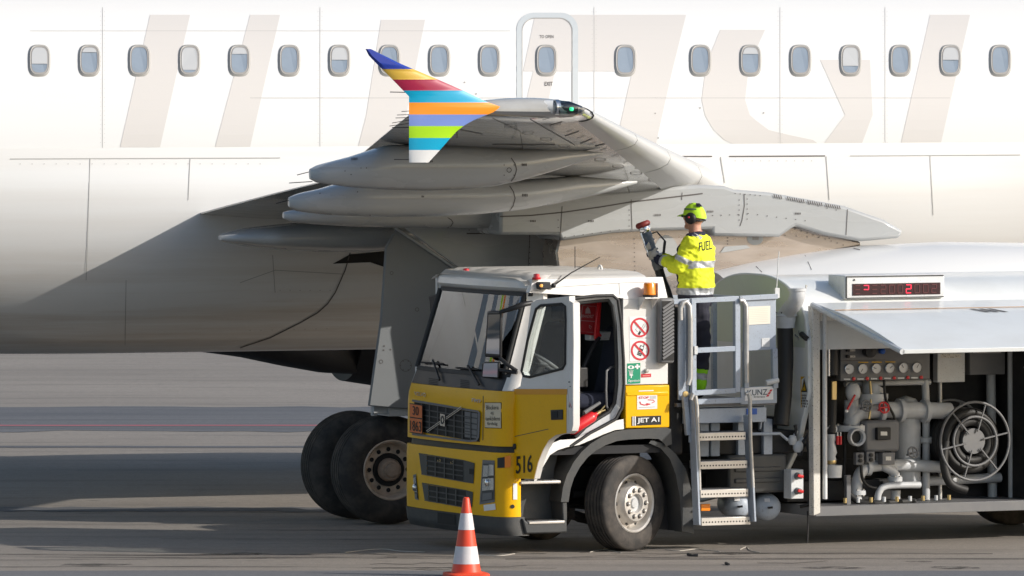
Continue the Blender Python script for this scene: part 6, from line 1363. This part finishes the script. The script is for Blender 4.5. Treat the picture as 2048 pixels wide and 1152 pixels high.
WPR = mat('faded_white_print', (0.42,0.28,0.28), 0.6)
lay_line(bvb, TR, [(1165,611),(1192,613),(1188,665),(1158,663),(1165,611)], 0.9, WPR, 'print', bl, 0.006, 80)
lay_text(bvb, TR, 'BRANDFILT', [(1163,629),(1187,630),(1186,636),(1162,635)], WPR, 'print', bl, 0.006, 0.01); lay_poly(bvb, TR, [(1170,627),(1171,618),(1175,613),(1179,618),(1181,627)], WPR, 'print', bl, 0.006)
lay_line(bvb, TR, [(1161,641),(1190,643)], 0.9, WPR, 'print', bl, 0.006, 80); lay_line(bvb, TR, [(1178,650),(1182,653),(1181,658),(1178,655),(1178,650)], 0.9, WPR, 'print', bl, 0.006, 80)
g = G(); P = [S(*p,0.66) for p in ((1196,600),(1204,603),(1200,665),(1205,672),(1190,680),(1189,668))]; g.prism(P, (0,1,0), 0, 0.03); g.obj('pull_strap', RED, bl, 30, 0.01)
# ------------------------------------------------------------------ the refueller on the platform, with the hose nozzle
YP = TR.w(S(1392, 700, 0.60)).y
FW = Vector((-0.89, 0.456, 0)).normalized(); LF = Vector((-FW.y, FW.x, 0)); UP = Vector((0,0,1))
PF = Frame(W(1392,700,YP).x, YP, 0)
def PW(px, py, fw=0.0, lf=0.0): return W(px, py, YP + FW.y*fw + LF.y*lf)      # a body point seen at a pixel, at the given reach forward / to the left
foot_py = 2 + (CAM_H - FLOOR_Z)*FOC/YP
body = G(); bones = []
def limb(nm, pts, rad, seg=16):
    body.tube(pts, rad, seg)
    for p, r in zip(pts, rad): body.ball(p, r*0.985, 12)
    for i in range(len(pts)-1): bones.append((nm, i, Vector(pts[i]), Vector(pts[i+1]), rad[i], rad[i+1]))
tor = [(612,1392,.150,.19),(592,1391,.178,.225),(572,1391,.182,.23),(545,1391,.180,.235),(515,1391,.182,.25),(495,1392,.170,.25),(482,1393,.140,.215),(472,1392,.10,.13),(464,1391,.078,.09)]
rings = []
for py, cx, rx, ry in tor:
    c = PW(cx, py); rings.append([c + FW*(rx*math.cos(a)) + LF*(ry*math.sin(a)) for a in [2*math.pi*i/28 for i in range(28)]])
body.loft(rings)
TC = PW(1391, 530)
limb('neck', [PW(1391,472), PW(1389,448)], [0.066,0.062])
# head: skull, jaw, nose, chin, ears
HC = PW(1389, 434)
hr = []
for i in range(1, 16):
    t = math.pi*i/16; r_ = []
    for k in range(24):
        a = 2*math.pi*k/24; x = math.sin(t)*math.cos(a); y = math.sin(t)*math.sin(a); z = math.cos(t)
        sx = 0.100*(1.0 if x > 0 else 1.02); zz = z*0.128
        if z < -0.2: x = x*(1-0.35*(-z-0.2)) + 0.12*(-z-0.2); y *= (1-0.40*(-z-0.2))
        r_.append(HC + FW*(x*sx) + LF*(y*0.080) + UP*zz)
    hr.append(r_)
body.loft(hr)
body.ball(HC+FW*0.108+UP*-0.012, 0.020, 10, (1,0.8,1.4)); body.ball(HC+FW*0.098+UP*0.030, 0.025, 10, (1,1,0.6)); body.ball(HC+FW*0.085+UP*-0.098, 0.030, 10); body.ball(HC+FW*0.098+UP*-0.055, 0.020, 10, (0.8,1.2,0.6))
for s in (-1, 1): body.ball(HC+LF*(s*0.080)+UP*-0.01, 0.030, 10, (0.9,0.4,1.1))
bones.append(('head', 0, HC, HC+UP*0.02, 0.1, 0.1))
# left arm (near the camera) and right arm, both reaching to the nozzle
limb('armL', [PW(1383,485,0.0,0.205), PW(1360,533,0.10,0.24)], [0.098,0.076]); limb('foreL', [PW(1360,533,0.10,0.24), PW(1316,518,0.38,0.12)], [0.076,0.052])
limb('armR', [PW(1398,485,0.02,-0.20), PW(1352,528,0.14,-0.24)], [0.095,0.074]); limb('foreR', [PW(1352,528,0.14,-0.24), PW(1304,508,0.42,-0.05)], [0.074,0.052])
# legs
limb('legL', [PW(1396,606,-0.02,0.09), PW(1405,690,0.02,0.11), PW(1398,770,-0.03,0.12)], [0.115,0.082,0.078]); limb('legR', [PW(1388,606,-0.02,-0.09), PW(1392,690,0.04,-0.11), PW(1390,770,0.0,-0.12)], [0.115,0.082,0.078])
for nm, sx, cx in (('bootL',0.12,1398),('bootR',-0.12,1390)):
    q = PW(cx,770,-0.02,sx); z = FLOOR_Z+0.045; h = Vector((q.x,q.y,z)); limb(nm, [q, Vector((q.x,q.y,z+0.03)), h+FW*0.17], [0.062,0.058,0.042])
# hands: palm and fingers closed round the nozzle barrel
N0, N1 = W(1287,452,YP+0.17), W(1316,532,YP+0.15); nd = (N1-N0).normalized()
def hand(nm, c, wrist, back):
    limb(nm, [wrist, c], [0.040,0.042])
    nv = nd; side = (c - (N0 + nd*((c-N0).dot(nd)))).normalized()
    for k in range(4):
        base = c + nv*(-0.033+0.022*k); ring_ = []
        for j in range(5):
            a = math.radians(-20 + j*46)*back; d_ = side*math.cos(a) + nv.cross(side)*math.sin(a)
            ctr = N0 + nd*((base-N0).dot(nd)); ring_.append(ctr + d_*(0.060 - 0.002*j))
        body.tube(ring_, [0.0125,0.0125,0.0115,0.0105,0.009-0.001*(k == 3)], 8)
    a = [N0 + nd*((c-N0).dot(nd)-0.045) + (side*math.cos(t) - nv.cross(side)*math.sin(t)*back)*0.058 for t in (0.0,0.6,1.2,1.6)]
    body.tube([c]+a[1:], [0.020,0.016,0.014,0.011], 8)
hl, hr_ = W(1307,509,YP+0.09), W(1297,492,YP+0.235)
hand('handL', hl, PW(1316,518,0.38,0.12), 1); hand('handR', hr_, PW(1304,508,0.42,-0.05), -1)
me = bpy.data.meshes.new('b'); me.from_pydata([tuple(PF.l(v)) for v in body.v], [], body.f)
bm = bmesh.new(); bm.from_mesh(me); bmesh.ops.recalc_face_normals(bm, faces=bm.faces); bm.to_mesh(me); bm.free()
tmp = bpy.data.objects.new('b', me); COL.objects.link(tmp)
rm = tmp.modifiers.new('r', 'REMESH'); rm.mode = 'VOXEL'; rm.voxel_size = 0.0085
sm = tmp.modifiers.new('s', 'SMOOTH'); sm.iterations = 4; sm.factor = 0.5
dg = bpy.context.evaluated_depsgraph_get(); dg.update()
pm = bpy.data.meshes.new_from_object(tmp.evaluated_get(dg)); bpy.data.objects.remove(tmp)
pv = [PF.w(v.co) for v in pm.vertices]; pn = [v.normal.copy() for v in pm.vertices]; pf_ = [tuple(p.vertices) for p in pm.polygons]
bpy.data.meshes.remove(pm)
def nearest(p):
    best = None
    for nm, i, a, b, ra, rb in bones:
        ab = b-a; t = max(0, min(1, (p-a).dot(ab)/ab.length_squared)); d = (p-(a+ab*t)).length - (ra+(rb-ra)*t)
        if best is None or d < best[0]: best = (d, nm, i, t)
    return best
zhem, zc0, zc1 = W(1391,588,YP).z, W(1391,537,YP).z, W(1391,521,YP).z
zh1 = W(1391,574,YP).z; zcol = W(1391,470,YP).z; zneck = W(1391,465,YP).z
PM = [SKIN, HIVIS, REFLT, NAVY, TROUS, HIVISG, GLOVE, GLOVEB, BLACKM]
def classify(p):
    d, nm, i, t = nearest(p); r = p - TC; fw, lf = r.dot(FW), r.dot(LF)
    intor = p.z < zcol+0.02 and p.z > zhem-0.004 and abs(lf) < 0.262 and abs(fw) < 0.20
    if nm == 'head': return 0 if p.z > zneck+0.02 else 0
    if nm == 'neck' and (p - PW(1391,468)).to_2d().length < 0.10: return 0 if p.z > zneck+0.010 else 3
    if nm == 'neck': return 1 if p.z < zneck+0.01 else 0
    if nm in ('armL','armR') and d < 0.012 and (t > 0.18 or not intor):
        return 2 if 0.60 < t < 0.82 else 1
    if nm in ('foreL','foreR') and d < 0.02:
        if t < 0.66: return 1
        return 2 if t < 0.80 else 3
    if nm in ('handL','handR') : return 6 if nm == 'handL' else 7
    if intor and nm not in ('legL','legR') or (intor and p.z > zhem):
        if p.z > zcol-0.005: return 3
        if fw > 0.105: return 3 if not (p.z < zh1) else 2
        tilt = 0.04*fw
        if p.z < zh1: return 2
        if zc0 < p.z+tilt < zc1: return 2
        return 1
    if nm.startswith('leg'):
        if i == 1:
            if t > 0.86 or 0.60 < t < 0.72: return 5
            if 0.72 <= t <= 0.86: return 2
        return 4
    if nm.startswith('boot'): return 8 if i else (5 if p.z > FLOOR_Z+0.13 else 8)
    dl = (p - hl).length; 
    if dl < 0.16: return 6
    if (p-hr_).length < 0.16: return 7
    return 4 if p.z < zhem else 1
cls = [classify(v) for v in pv]
bv0 = BVHTree.FromPolygons(pv, pf_); _d = Vector(((1415-CX)/FOC, 1.0, -(491-HY)/FOC)).normalized(); TXC = bv0.ray_cast(Vector((0,0,CAM_H)), _d)[0] or TC
nv_ = []
for v, n_, c in zip(pv, pn, cls):
    if c in (1, 2, 3): k = 0.026*(noise.noise(Vector((v.x*7+v.z*3, v.y*7, v.z*15)))) + 0.012*noise.noise(v*24) - 0.010*abs(noise.noise(Vector((v.x*5, v.y*5, v.z*22+v.x*12))))
    elif c == 4: k = 0.020*noise.noise(Vector((v.x*10, v.y*10, v.z*12)))
    else: k = 0.0
    q_ = min(1.0, max(0.0, ((v-TXC).length-0.11)/0.07)); nv_.append(v + n_*(k*q_*q_))
g = G(); g.v = nv_; g.f = pf_
mi = []
for f in pf_:
    cs = [cls[i] for i in f]; mi.append(max(set(cs), key=cs.count))
g.mi = mi
bv_p = BVHTree.FromPolygons(g.v, g.f)
person = bpy.data.objects.new('person', None); COL.objects.link(person); person.location = PF.o + Vector((0,0,FLOOR_Z))
person['label'] = 'person in a yellow FUEL jacket and cap on the truck platform holding a fuel nozzle'; person['category'] = 'person'
POFF = PF.o + Vector((0,0,FLOOR_Z))
class PFr:
    deg = 0
    def l(s, p): return Vector(p) - POFF
PFR = PFr()
gg = G(); gg.v = [v - POFF for v in g.v]; gg.f = g.f; gg.mi = g.mi
gg.obj('body', PM, person, 180)
lay_text(bv_p, PFR, 'FUEL', [(1397,485),(1422.5,480.8),(1423,498.3),(1398,503)], NAVY, 'jacket_lettering', person, 0.007, 0.005)
lay_line(bv_p, PFR, [(1385,467.5),(1394,472),(1403,477.5)], 6, REFLT, 'shoulder_tape', person, 0.005, 3)
def pobj(g, name, m, smooth=50, bevel=0.0, parent=None):
    g.v = [v - POFF for v in g.v]; return g.obj(name, m, parent or person, smooth, bevel)
# bump cap with peak
g = G(); rr = []
CC = HC + UP*0.022
for i in range(0, 10):
    t = math.pi/2*(i/9.0)*1.02; r_ = []
    for k in range(28):
        a = 2*math.pi*k/28; ca, sa = math.cos(a), math.sin(a); low = -0.045*(1-ca)*0.5*(1 - i/9.0) if True else 0
        r_.append(CC + FW*(ca*0.122*math.cos(t)-0.004) + LF*(sa*0.099*math.cos(t)) + UP*(0.128*math.sin(t)+0.012*(1-i/9)+low-0.005))
    rr.append(r_)
g.loft(rr, True, False); cap_ = pobj(g, 'cap', CAPGREEN)
g = G(); top = []; 
pts = []
for k in range(9):
    a = math.radians(-62+124*k/8); ca, sa = math.cos(a), math.sin(a)
    pts.append((CC + FW*(ca*0.118) + LF*(sa*0.097) + UP*0.012, CC + FW*(ca*0.118+0.075*max(0.05, ca**1.5)) + LF*(sa*0.090) + UP*(-0.012)))
g.loft([[p[0] for p in pts], [p[1] for p in pts], [p[1]-UP*0.006 for p in pts], [p[0]-UP*0.008 for p in pts]], False, False); pobj(g, 'cap_peak', CAPGREEN, 50, 0, cap_)
# drop() helper targets for trims on the cap
def cap_strip(name, m, u0, u1, v0, v1, lift=1.02):
    g = G(); rr = []
    for i in range(7):
        v = v0+(v1-v0)*i/6; t = math.radians(v); r_ = []
        for k in range(9):
            a = math.radians(u0+(u1-u0)*k/8); r_.append(CC + FW*(math.cos(a)*0.122*lift*math.cos(t)-0.004) + LF*(math.sin(a)*0.099*lift*math.cos(t)) + UP*(0.128*lift*math.sin(t)+0.002))
        rr.append(r_)
    g.loft(rr, False, False); pobj(g, name, m, 50, 0, cap_)
cap_strip('cap_band', mat('cap_tape_grey', (0.13,0.20,0.10), 0.6), 20, 120, 22, 30); cap_strip('cap_band', mat('cap_tape_grey', (0.13,0.20,0.10), 0.6), 15, 95, 56, 61); cap_strip('cap_patch', BLACKM, 120, 165, 38, 62, 1.03)
g = G(); c = HC + LF*0.088 + FW*-0.004 + UP*-0.012; g.lathe([(-0.02,0.056),(0.012,0.060),(0.030,0.055),(0.042,0.035),(0.045,0.001)], c, LF, 24); em = pobj(g, 'ear_defender', BLACKM)
g = G(); c = HC - LF*0.088 + FW*-0.004 + UP*-0.012; g.lathe([(-0.02,0.056),(0.012,0.060),(0.030,0.055),(0.045,0.001)], c, -LF, 20); pobj(g, 'ear_defender', BLACKM)
g = G(); g.ball(HC+LF*0.132+UP*0.0, 0.012, 8); pobj(g, 'ear_badge', SIGNRED, 50, 0, em)
g = G(); g.tube([HC+LF*0.095+UP*-0.035, HC+LF*0.07-FW*0.085+UP*-0.035, HC-FW*0.108+UP*-0.03, HC-LF*0.07-FW*0.085+UP*-0.035], 0.010, 8); pobj(g, 'neck_band', BLACKM)
g = G(); g.tube([HC+FW*0.102+LF*0.075+UP*0.010, HC+FW*0.112+LF*0.03+UP*0.008, HC+FW*0.112-LF*0.03+UP*0.008], 0.013, 8); g.tube([HC+FW*0.10+LF*0.078+UP*0.012, HC+FW*0.02+LF*0.088+UP*0.014], 0.005, 6); pobj(g, 'glasses', BLACKM)

# fuel nozzle and its hose
noz = thing('fuel_nozzle', 'silver and blue underwing fuel nozzle with red rim on a thick black hose', 'nozzle', PF)
def nobj(g, name, m, smooth=50, parent=None): g.v = [PF.l(v) for v in g.v]; return g.obj(name, m, parent or noz, smooth)
Ln = (N1-N0).length
g = G(); g.lathe([(-0.035,0.03),(-0.045,0.058),(-0.03,0.075),(-0.01,0.078),(0.01,0.066),(0.015,0.05)], N0, nd, 28); nobj(g, 'nozzle_rim', mat('red_rubber', (0.22,0.03,0.025), 0.5))
g = G(); g.lathe([(0.0,0.052),(0.02,0.060),(0.05,0.058),(0.07,0.050),(0.075,0.046)], N0, nd, 28); nobj(g, 'collar', CHROME)
g = G(); g.lathe([(0.07,0.050),(0.11,0.056),(0.13,0.050),(0.2,0.050),(0.22,0.046),(0.30,0.045),(0.33,0.050),(Ln,0.046)], N0, nd, 24); nobj(g, 'barrel', mat('nozzle_blue_grey', (0.05,0.075,0.11), 0.4, dirt=0.4, dcol=(0.3,0.3,0.3), dscale=20))
sdv = Vector((-0.9,-0.35,0.2)); sdv = (sdv - nd*sdv.dot(nd)).normalized()
g = G(); g.tube([N0+nd*0.06+sdv*0.055, N0+nd*0.30+sdv*0.056], 0.010, 8); nobj(g, 'guide_rod', CHROME)
g = G(); g.tube([N0+nd*0.10-sdv*0.05, N0+nd*0.10-sdv*0.12, W(1330,482,YP+0.13)], 0.008, 8); g.tube([W(1330,482,YP+0.13), W(1327,508,YP+0.13)], 0.014, 10); nobj(g, 'operating_handle', T_BLACK)
hp = [N1-nd*0.02, W(1323,556,YP+0.14), W(1334,585,YP+0.12), W(1342,620,YP+0.10), W(1347,680,YP+0.06), W(1348,760,YP+0.05), W(1352,830,YP+0.05), W(1375,870,YP+0.05)]
def smooth_path(P, n=8):
    out = []
    for i in range(len(P)-1):
        p0, p1, p2, p3 = P[max(i-1,0)], P[i], P[i+1], P[min(i+2,len(P)-1)]
        for k in range(n):
            t = k/n; out.append(0.5*((2*p1)+(p2-p0)*t+(2*p0-5*p1+4*p2-p3)*t*t+(3*p1-p0-3*p2+p3)*t**3))
    return out+[P[-1]]
g = G(); g.tube(smooth_path(hp), 0.047, 18); nobj(g, 'fuel_hose', T_HOSE)
g = G(); g.lathe([(Ln-0.05,0.052),(Ln-0.02,0.056),(Ln+0.03,0.054),(Ln+0.04,0.048)], N0, nd, 20); nobj(g, 'hose_clamp', T_GREYMID)

# ------------------------------------------------------------------ traffic cone, bits on the ground
YC = 81.25; CO = Frame(W(932.5, 1152, YC).x, YC, 12)
cone = thing('traffic_cone', 'orange and white striped traffic cone in front of the truck bumper', 'cone', CO)
Hc = 0.757; zz = lambda py: CAM_H - (py-HY)/FOC*YC
rad = lambda z: 0.030 + (0.145-0.030)*(1-z/Hc)
g = G(); rr = []
for k, (z, s) in enumerate(((0.0,0.205),(0.028,0.205),(0.036,0.195))):
    r_ = []
    for i in range(32):
        a = 2*math.pi*i/32; ca, sa = math.cos(a), math.sin(a); r_.append((s*math.copysign(abs(ca)**0.35, ca), s*math.copysign(abs(sa)**0.35, sa), z))
    rr.append(r_)
g.loft(rr); g.obj('base_plate', CONE_O, cone, 40)
bands = [(0.03,zz(1127),CONE_O),(zz(1127),zz(1092),CONE_W),(zz(1092),zz(1059),CONE_O),(zz(1059),zz(1026),CONE_W),(zz(1026),Hc,CONE_O)]
for a, b, m in bands:
    g = G(); pr = [(a, rad(a)+(0.002 if m is CONE_W else 0)), (b, rad(b)+(0.002 if m is CONE_W else 0))]
    if b == Hc: pr = pr[:1] + [(b-0.012, rad(b)), (b-0.003, rad(b)-0.005), (b, rad(b)-0.012), (b-0.02, rad(b)-0.014)]
    if a == 0.03: pr = [(0.034,rad(0)+0.02),(0.045,rad(0.04)+0.004)] + pr[1:]
    g.lathe(pr, (0,0,0), (0,0,1), 48); g.obj('sleeve' if m is CONE_W else 'cone_body', m, cone, 40)
for pts, nm, lab in ((((1376,1111),(1384,1113),(1396,1113)),'debris','short dark bolt-like scrap lying on the apron right of the front wheel'), (((1452,1129),(1458,1131)),'debris','tiny dark pebble-sized lump nearest the camera right of the scrap')):
    P = [drop(bv_g, WD, p[0], p[1], 0.012) for p in pts]; g = G(); g.tube(P, [0.010+0.006*(i % 2 == 0) for i in range(len(P))], 8); tag(g.obj(nm, A_DARK_AND_SHADE, None, 50), lab, 'debris')
STRING = mat('pale_string', (0.5,0.46,0.4), 0.8)
for pts, lab in (([(690,1106),(730,1101),(770,1099),(800,1103),(850,1105)],'thin pale string on the apron left of the cone behind it'), ([(960,1110),(1000,1112),(1030,1108)],'short pale string on the apron just right of the cone'),
    ([(1180,1105),(1196,1102),(1208,1100),(1225,1103),(1242,1106)],'pale string looping beside the truck front tyre'), ([(1330,1100),(1360,1102),(1390,1099),(1410,1101),(1440,1104)],'long pale string trailing right of the truck front tyre'), ([(1480,1100),(1493,1095),(1500,1102),(1520,1106)],'pale kinked string below the platform ladder')):
    P = smooth_path([drop(bv_g, WD, p[0], p[1], 0.004) for p in pts], 5); g = G(); g.tube(P, 0.004, 5); tag(g.obj('string', STRING, None, 50), lab, 'string')
